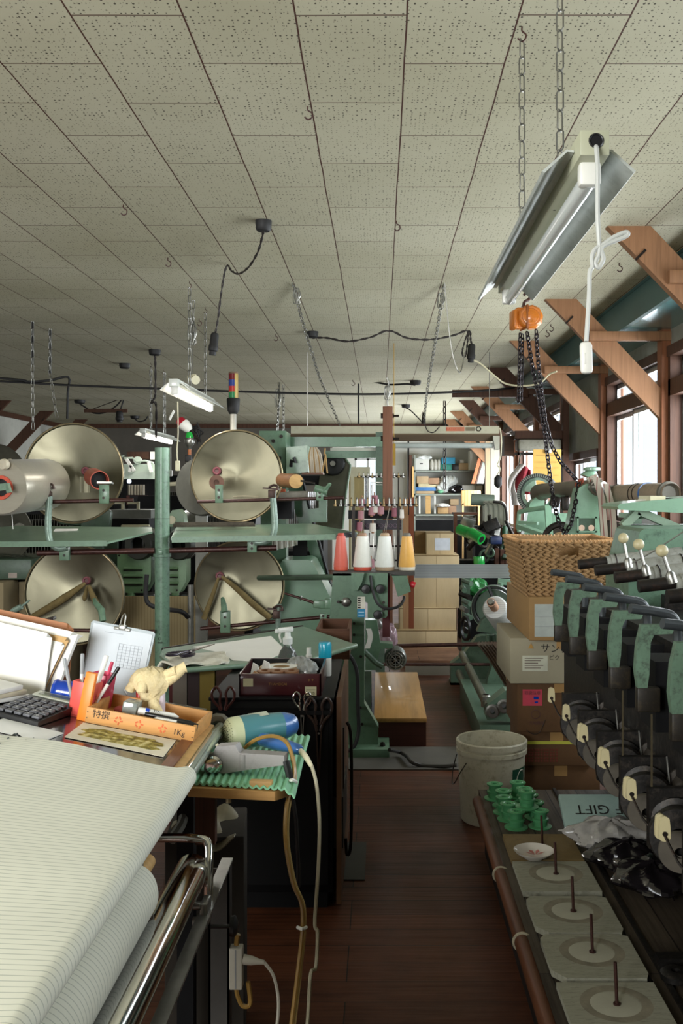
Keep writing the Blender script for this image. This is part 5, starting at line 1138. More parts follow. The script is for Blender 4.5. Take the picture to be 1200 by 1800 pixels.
# ------------------------------------------------------------------ big flanged discs
def disc(label, cx, cy, rpx, y, hx, hy, depth=.05, stains=(), m=ALU):
    c = P(cx, cy, y); a = P(hx, hy, y+depth); R = W(rpx, y)
    r = thing('flanged_disc', label, 'disc', c, 'big spun metal discs on the unwinding stand')
    mb = MB(); n = 72; rings = []
    for k in (1., .975, .96, .9, .8, .6, .4, .2, .07):
        cc = a.lerp(c, k if k < .96 else .96)
        if k > .965: cc = cc + V((0, -.012 if k < 1 else -.004, 0))
        rings.append([mb.bm.verts.new(cc+V((R*k*math.cos(2*PI*i/n), 0, R*k*math.sin(2*PI*i/n)))) for i in range(n)])
    mb.loft(rings, cap=False)
    back = [mb.bm.verts.new(v.co+V((0, .02, 0))) for v in rings[0]]; back2 = [mb.bm.verts.new(v.co+V((0, .012, 0))) for v in rings[-1]]
    mb.loft([rings[0], back], cap=False); mb.loft([rings[-1], back2], cap=False); mb.loft([back, back2], cap=False)
    mb.build('spun_disc', m, r, 50)
    MB().torus(c+V((0, -.008, 0)), R*.992, .006, (0, 1, 0), n, 6).build('rolled_rim', mat('stained rim', '8a7d60', .35, .7, .3, 10), r)
    MB().cyl(a+V((0, .3, 0)), a+V((0, -.03, 0)), .03, n=18).build('hub_tube', mat('red brown hub', '5a2c2c', .45, 0, .3, 10), r)
    MB().torus(a+V((0, -.03, 0)), .021, .008, (0, 1, 0), 18, 6).build('hub_ring', mat('dusty pink hub ring', '74383f', .5), r)
    for pts, rad in stains:
        q = [P(px, py, yy) for px, py, yy in pts]
        MB().tube(q, rad, 8, 4).build('lint_strip', mat('brown lint', '75653f', .95, 0, .25, 20, '4b3d25', .3, .8, stretch=(1, 1, 1)), r, 80)
    return r
d1 = disc('big metal disc behind the silver yarn roll, upper tier', 129, 832, 88, 6.85, 152, 828)
d2 = disc('big metal disc under the striped signal tower, upper tier', 416, 837, 81, 6.85, 382, 828)
d3 = disc('big metal disc with broad brown lint strip, below the yarn roll', 130, 1046, 88, 6.95, 154, 1020, .05, (([(150, 1025, 6.9), (115, 1050, 6.86), (80, 1072, 6.86), (54, 1086, 6.88)], [.012, .028, .026, .02]), ([(156, 1030, 6.9), (165, 1052, 6.86), (176, 1072, 6.88)], [.012, .022, .02]), ([(153, 1030, 6.92), (149, 1050, 6.89), (148, 1056, 6.9)], [.01, .018, .006])))
d4 = disc('big metal disc with fuzzy lint strips in a tent shape beside the green hood', 421, 1030, 79, 6.95, 387, 1012, .05, (([(390, 1014, 6.9), (415, 1034, 6.86), (445, 1062, 6.84), (474, 1086, 6.86)], [.012, .02, .024, .022]), ([(384, 1016, 6.9), (372, 1050, 6.86), (358, 1088, 6.86)], [.01, .016, .02])))
MB().cyl(P(381, 848, 6.75), P(381, 848, 6.45), .045, n=20).lathe([(.045, 0), (.048, -.01), (.018, -.012)], P(381, 848, 6.45), (0, 1, 0), 20).build('bearing_drum', mat('rusty brown drum', '5f4234', .6, .2, .3, 12), d2)
MB().sheet(lambda u, v: P(140+17*u, 838+28*v, 6.8)+V((0, .006*math.sin(u*9), 0)), 6, 5, .002).build('dusty_tag', mat('dusty film', '9b957c', .4, 0, .2, 9), d1)
# red cup and yarn roll on the upper rod
rc = thing('red_cup', 'red cylinder cup with black inside on the upper rod', 'cup', P(175, 846, 6.4))
ax = (P(188, 851, 6.15)-P(165, 839, 6.6)).normalized(); a = P(163, 838, 6.6)
MB().lathe([(.03, 0), (.058, 0), (.060, .02), (.060, .27), (.054, .27), (.052, .05), (.001, .05)], a, ax, 28).build('shell', mat('orange red plastic', 'a8503f', .45, 0, .1, 6, '6a342b', .2), rc)
MB().cyl(a+ax*.055, a+ax*.2, .05, n=24).build('dark_core', BLACK, rc)
yr = thing('yarn_roll', 'big roll of silvery yarn on an orange core at the end of the upper rod', 'yarn roll', P(50, 853, 6.2))
a, b_ = P(2, 857, 5.85), P(82, 851, 6.5); ax = (b_-a).normalized(); L = (b_-a).length
MB().lathe([(.06, .0), (.155, .0), (.165, .012), (.165, L-.02), (.158, L), (.06, L)], a, ax, 44).build('wound_yarn', mat('silver yarn', '9b9585', .3, .35, .05, 8, stretch=(1, 8, 8), sheen=.2), yr)
MB().lathe([(.052, -.012), (.072, -.012), (.072, .05), (.052, .05), (.052, -.012)], a, ax, 28).build('orange_core', mat('orange red core', 'c04a30', .4), yr)
MB().cyl(a+ax*.04, a+ax*.06, .055, n=20).build('core_inside', BLACK, yr)
MB().bar(P(-8, 858, 5.75), P(14, 855, 5.75), .05, .04).bar(P(12, 850, 5.75), P(17, 866, 5.75), .04, .02).build('spindle_bracket', GREEN, yr)
one('roller_end', MB().lathe([(.001, -.0), (.03, .0), (.034, .015), (.03, .03), (.012, .034), (.012, .06)], P(4, 816, 5.8), (.4, 1, 0), 18).cyl(P(8, 815, 5.85), P(18, 812, 6.0), .02, n=12), mat('worn cream plastic', 'b7ae98', .5), 'worn cream knob at the upper edge of the silver yarn roll', 'knob')
for i, (cx, cy, rp, y, lab) in enumerate(((-8, 840, 60, 7.6, 'dull dark cone at the picture edge behind the silver yarn roll'), (8, 935, 52, 7.4, 'dull grey cone under the green tray at the picture edge'))):
    one('metal_cone', MB().lathe([(W(rp, y), 0), (W(rp, y)*.96, .03), (W(rp, y)*.5, .12), (.06, .2), (.001, .2)], P(cx, cy, y), (.2, 1, 0), 40), mat('dull grey metal', '6b6a5e', .5, .5, .2, 6), lab, 'cone')
bb = thing('wooden_bobbin', 'pale wooden bobbin with pale end face beside the disc under the signal tower', 'bobbin', P(510, 845, 6.4))
a, b_ = P(496, 844, 6.7), P(520, 846, 6.3); MB().lathe([(.001, 0), (.045, 0), (.047, .01), (.047, (b_-a).length), (.046, (b_-a).length+.003)], a, b_-a, 26).build('wood_body', mat_wood('bobbin wood', '7d5636', .7, 1), bb)
MB().lathe([(.001, 0), (.045, 0), (.045, .004), (.001, .006)], b_, b_-a, 26).build('end_face', PINE, bb)
# ------------------------------------------------------------------ motors behind the stand
for i, (x0p, x1p, lab) in enumerate(((206, 265, 'pale green louvred motor box on the disc side of the green post'), (284, 327, 'pale green louvred motor box partly behind the green post'))):
    y = 7.6 ; r = thing('motor_box', lab, 'motor', P((x0p+x1p)/2, 1045, y), 'louvred motor boxes behind the green post')
    x0_, x1_ = P(x0p, 0, y).x, P(x1p, 0, y).x; za, zb_ = P(0, 1042, y).z, P(0, 972, y).z
    LG = mat('light green motor enamel', '678660', .4, 0, .1, 6, '4a5c46', .25, coat=.2)
    pl = [(x0_, zb_), (x1_, zb_), (x1_, za+.09), (x1_-.05, za), (x0_, za)]
    MB().prism([V((x, y, z)) for x, z in pl], (0, .18, 0)).build('casing', LG, r, 30)
    for k in range(3):
        z = P(0, 999+13*k, y).z; MB().tube([(x0_+.05, y-.004, z), (x1_-.06, y-.004, z)], .012, 8).build('louvre', LG, r); MB().tube([(x0_+.05, y-.008, z-.012), (x1_-.06, y-.008, z-.012)], .005, 6).build('louvre_slot', IRON, r)
    MB().lathe([(.06, 0), (.105, 0), (.115, .02), (.115, .16), (.06, .2)], V(((x0_+x1_)/2+.04, y-.05, P(0, 958, y).z)), (.2, 1, 0), 26).build('motor_drum', mat('dark motor casting', '32332c', .5, .3, .2, 9), r)
    for k in range(3): MB().torus(V(((x0_+x1_)/2+.06, y+.05+.04*k, P(0, 955, y).z)), .12, .008, (.2, 1, 0), 26, 6).build('drum_ring', mat('worn ring', '8f938a', .4, .5), r)
    MB().cyl(V((x0_+.1, y+.02, za-.05)), V((x0_+.1, y+.02, za)), .03, n=14).bx(x0_+.05, x0_+.12, y-.02, y+.06, za-.09, za-.02).build('foot', LG, r)
    for px_, pz in ((x0_+.015, zb_-.02), (x1_-.02, zb_-.03), (x1_-.07, za+.02)): MB().cyl((px_, y-.004, pz), (px_, y, pz), .008, n=8).build('screw', IRON, r)
one('motor_shelf', MB().bx(P(190, 0, 7.7).x, P(345, 0, 7.7).x, 7.55, 7.9, P(0, 1052, 7.6).z, P(0, 1047, 7.6).z).bx(P(190, 0, 7.7).x, P(196, 0, 7.7).x, 7.6, 7.85, 0, P(0, 1050, 7.6).z).bx(P(340, 0, 7.7).x, P(345, 0, 7.7).x, 7.6, 7.85, 0, P(0, 1050, 7.6).z), IRON, 'dark iron shelf frame carrying the louvred motor boxes', 'shelf')
cm = thing('gauge_box', 'small pale green pulley housing with round cream dial beside the post', 'gauge', P(310, 910, 8.0))
MB().prism([P(296, 926, 8.0), P(325, 926, 8.0), P(322, 905, 8.0), P(314, 895, 8.0), P(302, 897, 8.0), P(296, 908, 8.0)], (0, .15, 0)).build('housing', mat('light green motor enamel', '', .5), cm)
MB().bx(P(300, 0, 8.05).x, P(312, 0, 8.05).x, 8.05, 8.12, 0, P(0, 920, 8.0).z).build('stand', GREEN_D, cm)
MB().cyl(P(301, 914, 7.98), P(301, 914, 8.0), .034, n=20).build('dial', CREAM, cm)
# ------------------------------------------------------------------ looms in the gloom behind
def loom(label, x0, x1, y0, y1, zt, m, top=True, grp='looms standing in the dim rear of the room', beam=True):
    r = thing('loom', label, 'loom', ((x0+x1)/2, (y0+y1)/2, 0), grp)
    for x in (x0, x1-.08):
        MB().prism([V((x, y0, 0)), V((x, y1, 0)), V((x, y1, zt*.72)), V((x, (y0+y1)/2+.15, zt)), V((x, (y0+y1)/2-.15, zt)), V((x, y0, zt*.62))], (.08, 0, 0)).build('side_frame', m, r, 30)
    if top: MB().bx(x0, x1, (y0+y1)/2-.15, (y0+y1)/2-.07, zt-.14, zt).build('top_beam', m, r)
    if top: MB().bx(x0, x1, (y0+y1)/2+.07, (y0+y1)/2+.15, zt-.14, zt).build('top_beam', m, r)
    if beam: MB().cyl((x0+.08, y0+.12, zt*.56), (x1-.08, y0+.12, zt*.56), .055, n=16).build('breast_beam', STEEL, r)
    n = int((x1-x0-.2)/.03); mb = MB()
    for i in range(n): mb.box((x0+.12+i*.03, (y0+y1)/2, zt*.68), (.006, .2, zt*.36))
    mb.build('heddle_wires', mat('dull heddle wire', '55544b', .4, .6, .2), r, 0)
    MB().bx(x0+.08, x1-.08, y0+.2, y1-.2, zt*.3, zt*.36).build('lower_shelf', BLACKP, r)
    return r
loom('dark loom with reed wires behind the first big disc', -4.9, -2.55, 9.2, 10.3, 1.38, BLACKP, beam=True)
loom('dark loom behind the post with a steel breast beam', -2.45, -1.2, 9.4, 10.4, 1.42, BLACKP)
loom('tall dark loom against the dim back wall by the timber brace', -5.6, -3.6, 13.6, 14.8, 1.75, BLACKP)
loom('tall dark loom in the dim middle of the back wall', -3.3, -.8, 14.0, 15.2, 1.7, BLACKP)
# white topped machine lit by the lamp
wm = thing('jacquard_head', 'white topped machine head with cream levers lit by the smaller lamp', 'machine head', P(245, 840, 10.6))
y = 10.6
MB().bx(P(205, 0, y).x, P(272, 0, y).x, y, y+.5, P(0, 842, y).z, P(0, 828, y).z).bx(P(208, 0, y).x, P(272, 0, y).x, y+.05, y+.45, P(0, 828, y).z, P(0, 815, y).z).build('white_cover', mat('pale green white enamel', 'b4c2b2', .4, 0, .08), wm)
MB().bx(P(208, 0, y).x, P(272, 0, y).x, y+.1, y+.4, .2, P(0, 842, y).z).build('dark_body', BLACKP, wm)
MB().tube([P(218, 806, y), P(233, 805, y), P(240, 812, y), P(255, 810, y), P(270, 814, y)], .012, 6).tube([P(205, 806, y), P(218, 801, y)], .01, 6).cyl(P(241, 809, y), P(243, 809, y+.2), .04, n=14).build('linkage', mat('pale green white enamel', '', .4), wm)
for a_, b_ in (((222, 807), (236, 828)), ((228, 830), (230, 818)), ((261, 812), (266, 830))):
    MB().bar(P(*a_, y-.05), P(*b_, y-.05), .03, .03).build('lever', WHITE, wm)
MB().bx(P(210, 0, y).x, P(262, 0, y).x, y+.3, y+.5, P(0, 805, y).z, P(0, 792, y).z).build('wood_rail', TIMBER_D, wm)
MB().bx(P(253, 0, y).x, P(267, 0, y).x, y+.28, y+.3, P(0, 806, y).z, P(0, 792, y).z).build('paper_tag', PAPER, wm)
MB().sheet(lambda u, v: P(224+30*u, 852+18*v, 9.9)+V((0, .01*math.sin(u*40), 0)), 20, 3, .004).build('thread_sheet', stripes('pale thread sheet', 'a9a08c', '6b665a', 0, .03, .4), wm)
MB().bx(P(222, 0, 9.8).x, P(259, 0, 9.8).x, 9.8, 9.83, P(0, 888, 9.8).z, P(0, 871, 9.8).z).build('red_board', mat('dark red board', '54231c', .6), wm)
MB().sph(P(227, 846, 9.7), .022, 10).build('blue_light', glow('small blue white indicator', 'cfe0ff', 4.), wm)
for px, lab in ((215, 'pale vertical comb bar closest to the big disc'), (242, 'pale vertical comb bar closest to the green post')):
    one('comb_bar', MB().bx(P(px-2, 0, 8.8).x, P(px+2, 0, 8.8).x, 8.8, 8.83, P(0, 912, 8.8).z, P(0, 882, 8.8).z).bx(P(px-18, 0, 8.8).x, P(px+2, 0, 8.8).x, 8.8, 8.82, P(0, 886, 8.8).z, P(0, 883, 8.8).z), CREAM, lab, 'bar')
tb = thing('machine_bench', 'grey metal bench with black control panel and meter under the white topped machine', 'bench', P(225, 930, 8.6))
MB().bx(P(190, 0, 8.7).x, P(265, 0, 8.7).x, 8.7, 9.1, P(0, 911, 8.7).z, P(0, 896, 8.7).z).build('grey_apron', mat('dull grey sheet', '797a73', .4, .4), tb)
MB().bx(P(185, 0, 8.5).x, P(262, 0, 8.5).x, 8.5, 8.7, P(0, 930, 8.5).z, P(0, 912, 8.5).z).build('black_panel', BLACKP, tb)
MB().bx(P(212, 0, 8.45).x, P(262, 0, 8.45).x, 8.45, 8.5, P(0, 930, 8.5).z, P(0, 922, 8.5).z, .01).build('cream_strip', CREAM, tb)
for x in (P(195, 0, 8.7).x, P(258, 0, 8.7).x): MB().bx(x-.03, x+.03, 8.75, 8.85, 0, P(0, 912, 8.7).z).build('leg', BLACKP, tb)
gd = thing('machine_guard', 'dark curved machine guard with shiny top between post and disc', 'guard', P(325, 905, 8.3))
MB().sheet(lambda u, v: P(300+52*u, 922-34*math.sin(v*1.5)*(.5+.5*u), 8.3+.4*v), 12, 10, .01).build('cover', mat('grey sheet metal', '6d706a', .25, .6), gd)
MB().bx(P(300, 0, 8.4).x, P(350, 0, 8.4).x, 8.4, 8.8, 0, P(0, 925, 8.4).z).build('base', BLACKP, gd)
for i, (px, py, lab) in enumerate(((130, 905, 'grey green casting below the upper disc'), (170, 912, 'pale grey green casting under the rim of the upper disc'))):
    one('machine_casting', MB().box(P(px, py, 7.6), (.22, .2, .16), (0, .1, .2), .03).bx(P(px, 0, 7.6).x-.04, P(px, 0, 7.6).x+.04, 7.6, 7.66, 0, P(0, py, 7.6).z), GREEN_D, lab, 'casting')
one('green_cover_plate', MB().bx(P(160, 0, 7.9).x, P(206, 0, 7.9).x, 7.9, 7.94, 0, P(0, 948, 7.9).z), GREEN_D, 'flat green cover plate between the lower disc and the motor box', 'panel')
one('table_brush', MB().bar(P(305, 924, 6.5), P(448, 923, 6.5), .03, .02).bar(P(308, 921, 6.49), P(446, 920, 6.49), .02, .02), mat('grey brown bristle', '4a4238', .9, 0, .4, 40, bump=.6), 'long dark bristle brush lying along the back of the green tray', 'brush')
one('lint_tuft', MB().tube([P(410, 874, 6.2), P(430, 873, 6.2), P(455, 874, 6.2)], [.006, .01, .004], 7, 3), mat('grey lint', '8a826c', .95, 0, .2, 30), 'strip of grey lint lying on the upper rod before the disc', 'lint')
one('paper_strip', MB().box(P(115, 933, 6.5), (.15, .06, .004), (.35, 0, 0)), PAPER, 'pale paper strip lying on the green tray under the yarn roll', 'paper')
# signal tower and indicator lamps
st = thing('signal_tower', 'signal tower with red, blue and green bands on a grey pole above the disc', 'signal tower', P(411, 755, 7.1))
y = 7.1; x = P(410, 0, y).x; R_ = W(9, y)
MB().cyl((x, y, P(0, 810, y).z), (x, y, P(0, 728, y).z), W(5.5, y), n=16).build('pole', mat('grey pole', 'a09c8f', .4), st)
MB().lathe([(R_*.75, P(0, 728, y).z), (R_*1.15, P(0, 722, y).z), (R_*1.3, P(0, 702, y).z), (R_*1.2, P(0, 700, y).z)], (x, y, 0), (0, 0, 1), 20).build('black_base', RUBBER, st)
for nm, c_, a_, b_ in (('dark_red_band', '6d1f25', 668, 657), ('blue_band', '2b3f86', 679, 668), ('red_band', 'b8332b', 689, 679), ('green_band', '2d8450', 700, 689)):
    MB().cyl((x, y, P(0, a_+0, y).z), (x, y, P(0, b_, y).z), R_*.93, n=20).build(nm, mat(nm, c_, .15, 0, .03, coat=.6), st)
MB().sheet(lambda u, v: (x+R_*.97*math.cos(-1.15+1.1*u), y+R_*.97*math.sin(-1.15+1.1*u), P(0, 700-43*v, y).z), 6, 2, .002).build('gold_reflection', mat('painted gold reflection', 'b39a5e', .25, .3), st)  # gold reflection down one side of the bands, painted as a strip
MB().lathe([(R_*.97, 0), (R_*.9, .012), (.001, .016)], (x, y, P(0, 657, y).z), (0, 0, 1), 20).build('cap', mat('brown grey cap', '6d5a4c', .4), st)
il = thing('indicator_lamp', 'red and white indicator lamp tilted on its bracket under the lit lamp', 'indicator lamp', P(324, 748, 7.3), 'indicator lamps beside the upper disc')
a = P(331, 754, 7.3); d = (P(315, 738, 7.3)-a).normalized()
MB().lathe([(.02, -.02), (.035, 0), (.045, .045), (.04, .06)], a, d, 18).build('white_body', WHITE, il); MB().lathe([(.04, .06), (.034, .09), (.02, .105), (.001, .11)], a, d, 18).build('red_lens', mat('red lens', 'a3192b', .1, 0, .05, coat=.6), il)
MB().tube([P(333, 756, 7.3), P(345, 768, 7.3), P(352, 775, 7.3)], .012, 6).build('bracket', IRON, il)
il = thing('indicator_lamp', 'green indicator lamp standing upright on a bent conduit', 'indicator lamp', P(333, 790, 7.3), 'indicator lamps beside the upper disc')
a = P(333, 790, 7.3); MB().lathe([(.014, 0), (.02, .02), (.034, .04), (.036, .075), (.03, .085)], a, (0, 0, 1), 18).build('steel_body', STEEL, il); MB().lathe([(.03, .08), (.027, .11), (.02, .125), (.001, .13)], a+V((0, 0, .0)), (0, 0, 1), 18).build('green_lens', mat('green lens', '1f9a3c', .1, 0, .05, coat=.6), il)
MB().cyl(a+V((0, 0, -.05)), a, .013, n=12).build('orange_band', mat('orange blue tape', '9a5a34', .5), il)
MB().box(P(331, 806, 7.3), (.045, .05, .05), None, .005).build('black_block', RUBBER, il)
MB().tube([P(331, 810, 7.3), P(330, 825, 7.3), P(324, 840, 7.3), P(312, 850, 7.3), P(296, 852, 7.3), P(286, 858, 7.3), P(284, 880, 7.3), V((P(284, 0, 7.3).x, 7.3, 0))], .018, 9, 4).build('conduit', mat('aged beige conduit', '93907b', .45), il)
one('grey_drum', MB().bx(P(355, 0, 7.2).x-.04, P(355, 0, 7.2).x+.04, 7.16, 7.22, 0, P(0, 860, 7.6).z).lathe([(.04, 0), (.2, .0), (.21, .02), (.21, .2), (.04, .22)], P(352, 855, 7.05), (.35, 1, 0), 30), mat('grey drum', '75756c', .45, .3), 'grey drum half hidden behind the disc beside the beige conduit', 'drum')
mb = MB(); rr = random.Random(8)
for i in range(7): mb.tube([P(336+rr.uniform(-8, 10), 745+rr.uniform(-6, 10), 7.4), P(345+rr.uniform(-6, 14), 760+rr.uniform(-12, 8), 7.4), P(352+rr.uniform(-10, 8), 775+rr.uniform(-8, 6), 7.42)], .006, 5, 4)
mb.build('wire', RUBBER, il)
# ------------------------------------------------------------------ green sheet table with paper, cloth and scissors
GT = thing('sheet_table', 'green sheet metal table with rolled edge carrying paper and scissors', 'table', (-.5, 4.5, 0))
zt = .764
tp_ = [V((-.79, 3.86, zt)), V((-.30, 4.10, zt)), V((-.11, 4.50, zt)), V((-.40, 5.12, zt)), V((-.955, 4.38, zt)), V((-.93, 4.2, zt))]
MB().prism(tp_, (0, 0, -.012)).build('table_top', TRM, GT)
MB().tube([tp_[0]+V((0, 0, -.006)), tp_[1]+V((0, 0, -.006)), tp_[2]+V((0, 0, -.006))], .011, 10).build('rolled_edge', TRM, GT)
MB().tube([tp_[3]+V((0, 0, -.006)), tp_[4]+V((0, 0, -.006))], .011, 10).build('rolled_edge', IRON, GT)
for (xa, xb, col, nm) in ((P(303, 0, 3.98).x, P(330, 0, 3.98).x, '6e665c', 'grey_plank'), (P(330, 0, 4.0).x, P(352, 0, 4.0).x, '2f1f1f', 'dark_brown_plank'), (P(354, 0, 4.02).x, P(380, 0, 4.02).x, '7c6a26', 'mustard_plank'), (P(296, 0, 3.97).x, P(302, 0, 3.97).x, '4a1413', 'dark_red_plank')):
    MB().bx(xa, xb, 3.98, 4.02, 0, zt-.012).build(nm, mat(nm, col, .7, 0, .12, 6, stretch=(1, 1, .3)), GT)
MB().bx(-.36, -.32, 4.6, 4.64, 0, zt-.012).bx(-.36, -.32, 4.6, 4.95, .0, .04).build('leg', IRON, GT)
one('white_paper_sheet', MB().prism([V((x, y, zt+.001)) for x, y in ((-.60, 4.06), (-.47, 4.02), (-.405, 4.30), (-.52, 4.75), (-.83, 4.42), (-.68, 4.25))], (0, 0, .0015)), PAPER, 'large white paper sheet lying on the green sheet table', 'paper')
one('folded_rag', MB().sheet(lambda u, v: (-.90+.27*u+.02*math.sin(v*5), 3.92+.27*v+.02*math.sin(u*9), zt+.014+.008*math.sin(u*13+v*5)*math.cos(v*11)-(.05*max(0, .12-u)*8)), 26, 22, .008), mat('off white cotton rag', 'd6d2c2', .9, 0, .1, 14, '8c8774', .2, .5), 'crumpled off-white rag under the scissors on the green table', 'rag', smooth=60)
sc = thing('scissors', 'black handled scissors lying on the off-white rag', 'scissors', (-.76, 4.05, zt+.03))
def scis(r, c, m1, m2, k=1., up=False, rz=0.):
    R_ = Euler((PI/2 if up else 0, 0, rz)).to_matrix(); f = lambda x, y, z=0.: V(c)+R_ @ V((x*k, y*k, z*k))
    for s in (-1, 1):
        MB().tube([f(s*.004, -.005), f(s*.012, -.03), f(s*.03, -.045), f(s*.034, -.07), f(s*.02, -.085), f(s*.007, -.07), f(s*.01, -.045), f(s*.004, -.02)], .0042*k, 7, 5).build('finger_ring', m1, r)
        MB().prism([f(-s*.004, 0, s*.001), f(s*.008, .0, s*.001), f(s*.009, .03, s*.001), f(s*.003, .11, s*.001)], R_ @ V((0, 0, .002*k))).build('blade', m2, r)
    MB().cyl(f(0, .004, -.003), f(0, .004, .005), .004*k, n=10).build('pivot_screw', STEEL, r)
scis(sc, (-.765, 4.07, zt+.04), mat('black scissor handle', '2b2430', .25, .3), mat('brown steel blade', '5c4a3c', .35, .7), 1.55, False, -.35)
# ------------------------------------------------------------------ black steel cabinet and the things on it
CBX = thing('steel_cabinet', 'black steel cabinet with scissors hooked on its front', 'cabinet', (-.37, 3.85, 0))
zc = .728
MB().bx(-.59, -.165, 3.46, 4.24, .06, zc, .004).build('body', BLACKP, CBX)
MB().bx(-.595, -.16, 3.45, 4.25, zc, zc+.012, .003).build('top_panel', BLACKP, CBX)
MB().bx(-.57, -.185, 3.48, 4.22, 0, .06).build('plinth', BLACKP, CBX)
MB().bx(-.575, -.18, 3.452, 3.46, .09, .70).build('door', BLACKP, CBX)
MB().bx(-.152, -.135, 3.46, 4.24, .02, zc+.012).build('side_board', mat('brown board edge', '5a3d26', .7), CBX)
MB().bx(-.164, -.13, 3.6, 3.62, .35, .6).bx(-.164, -.13, 3.5, 3.9, .2, .38).build('side_rack', mat('grey black rack', '2b2b2a', .5), CBX)
CS = P(607, 1300, 3.7)
MB().tube([(-.12, 3.6, .62), (-.105, 3.6, .55), (-.105, 3.6, .2), (-.12, 3.6, .14), (-.125, 3.6, .2)], .006, 7, 4).build('hanging_rod', IRON, CBX)
for px, py, m1, m2, lab, k in ((392, 1238, mat('dark red handle', '43211d', .3), IRON, 'dark red handled scissors hooked on the cabinet front', 1.3), (531, 1240, CHROME, STEEL, 'chrome scissors hooked at the middle of the cabinet front', 1.0), (560, 1262, mat('brown black handle', '33251f', .3), mat('brown blade', '3a2c24', .4, .5), 'brown black shears hanging near the aisle end of the cabinet front', 1.5)):
    c = P(px, py, 3.43); s_ = thing('scissors', lab, 'scissors', c); R0 = PI
    f_ = V((c.x, c.y, c.z))
    k_ = k
    for s in (-1, 1):
        g = lambda x, z: V((f_.x+x*k_, f_.y, f_.z+z*k_))
        MB().tube([g(s*.004, -.03), g(s*.01, -.01), g(s*.026, .01), g(s*.03, .03), g(s*.019, .046), g(s*.007, .03), g(s*.009, .008), g(s*.004, -.015)], .0036*k_, 7, 5).build('finger_ring', m1, s_)
        MB().prism([g(-s*.004, -.03), g(s*.007, -.03), g(s*.002, -.14)], (0, .003, 0)).build('blade', m2, s_)
    MB().cyl(g(0, -.035)+V((0, -.004, 0)), g(0, -.035)+V((0, .006, 0)), .004, n=8).build('pivot_screw', STEEL, s_)
one('hook_rail', MB().bx(-.58, -.17, 3.425, 3.452, .685, .70), BLACKP, 'thin black rail on the cabinet front holding the scissors', 'rail')
rb = thing('red_tray_box', 'dark red lacquered box lid with labels and gold lettering on the cabinet', 'tray box', (-.36, 3.62, zc+.012))
RL = mat('dark red lacquer', '40161a', .3, 0, .12, 5, coat=.4)
z0 = zc+.0125; z1 = z0+.078; rbx0, rbx1, rby0, rby1 = -.492, -.205, 3.47, 3.80
for (a, b_, c_, d_) in ((rbx0, rbx1, rby0, rby0+.006), (rbx0, rbx1, rby1-.006, rby1), (rbx0, rbx0+.006, rby0, rby1), (rbx1-.006, rbx1, rby0, rby1)):
    MB().bx(a, b_, c_, d_, z0, z1, .001).build('side', RL, rb)
MB().bx(rbx0, rbx1, rby0, rby1, z0, z0+.004).build('bottom', RL, rb)
MB().bx(rbx0+.006, rbx1-.006, rby0+.0065, rby1-.0065, z0+.0045, z0+.006).bx(rbx0+.006, rbx1-.006, rby1-.008, rby1-.0062, z0, z1-.001).bx(rbx1-.0078, rbx1-.0062, rby0, rby1, z0, z1-.001).build('black_lining', BLACK, rb)
LBM = mat('aged paper label', 'b9b291', .7, 0, .1, 40)
MB().bx(-.477, -.443, 3.4685, 3.47, z0+.034, z0+.062).bx(-.474, -.446, 3.468, 3.469, z0+.05, z0+.052).build('paper_label', LBM, rb)
MB().bx(-.262, -.222, 3.4685, 3.47, z0+.002, z0+.034).build('paper_label', LBM, rb)
MB().bx(-.258, -.226, 3.468, 3.469, z0+.022, z0+.0235).text('りこう', (-.242, 3.4683, z0+.011), (1, 0, 0), (0, 0, 1), .0105, .0004).build('label_print', INK, rb, 0)
MB().text('THAMEICAI', (-.357, 3.4695, z0+.042), (1, 0, 0), (0, 0, 1), .0125, .0006).text('0  9', (-.242, 3.4695, z0+.056), (1, 0, 0), (0, 0, 1), .012, .0006).build('gold_lettering', mat('dull gold print', '8c6a3a', .4, .4), rb, 0)
for i, (dx, dy, w_, h_, lean, lab) in enumerate(((.02, .03, .055, .085, -.25, 'tall folded white card leaning in the red tray box'), (.045, .05, .06, .09, .22, 'second folded white card leaning in the red tray box'))):
    MBc = MB().prism([V((rbx0+dx, rby0+.03+dy, z0+.01)), V((rbx0+dx+w_, rby0+.035+dy, z0+.01)), V((rbx0+dx+w_*.75+lean*.02, rby0+.04+dy, z0+.01+h_)), V((rbx0+dx+w_*.45+lean*.02, rby0+.035+dy, z0+.012+h_*1.1))], (.002, .004, .0))
    one('folded_card', MBc, PAPER, lab, 'card')
one('tan_wedge', MB().prism([V((rbx0+.03, rby0+.02, z0+.062)), V((rbx0+.085, rby0+.02, z0+.062)), V((rbx0+.05, rby0+.03, z0+.082))], (0, .01, 0)), mat('tan cork', 'a57b55', .8), 'tan wedge against the folded white cards', 'wedge')
tr = thing('tape_roll', 'large roll of brown tape with white core face lying in the red tray box', 'tape roll', (-.36, 3.63, z0+.04))
MB().lathe([(.03, .0), (.078, .0), (.08, .004), (.08, .03), (.078, .034), (.03, .034), (.03, 0)], (-.36, 3.63, z0+.042), (0, 0, 1), 40).build('tape', mat('tan tape', 'a98d66', .4), tr); MB().lathe([(.03, .0345), (.058, .0352), (.058, .0345)], (-.36, 3.63, z0+.042), (0, 0, 1), 36).build('white_face', PAPER, tr)
for i, dx in enumerate((-.045, .0, .05)):
    one('tape_roll', MB().lathe([(.012, 0), (.026, .0), (.027, .003), (.027, .024), (.012, .025), (.012, 0)], (-.365+dx, 3.535, z0+.055), (0, -.1, 1), 22), mat('brown small tape', '8d6244', .35), ['first of three small brown tape rolls before the large roll, by the cards', 'middle one of three small brown tape rolls before the large roll', 'last of three small brown tape rolls before the large roll'][i], 'tape roll')
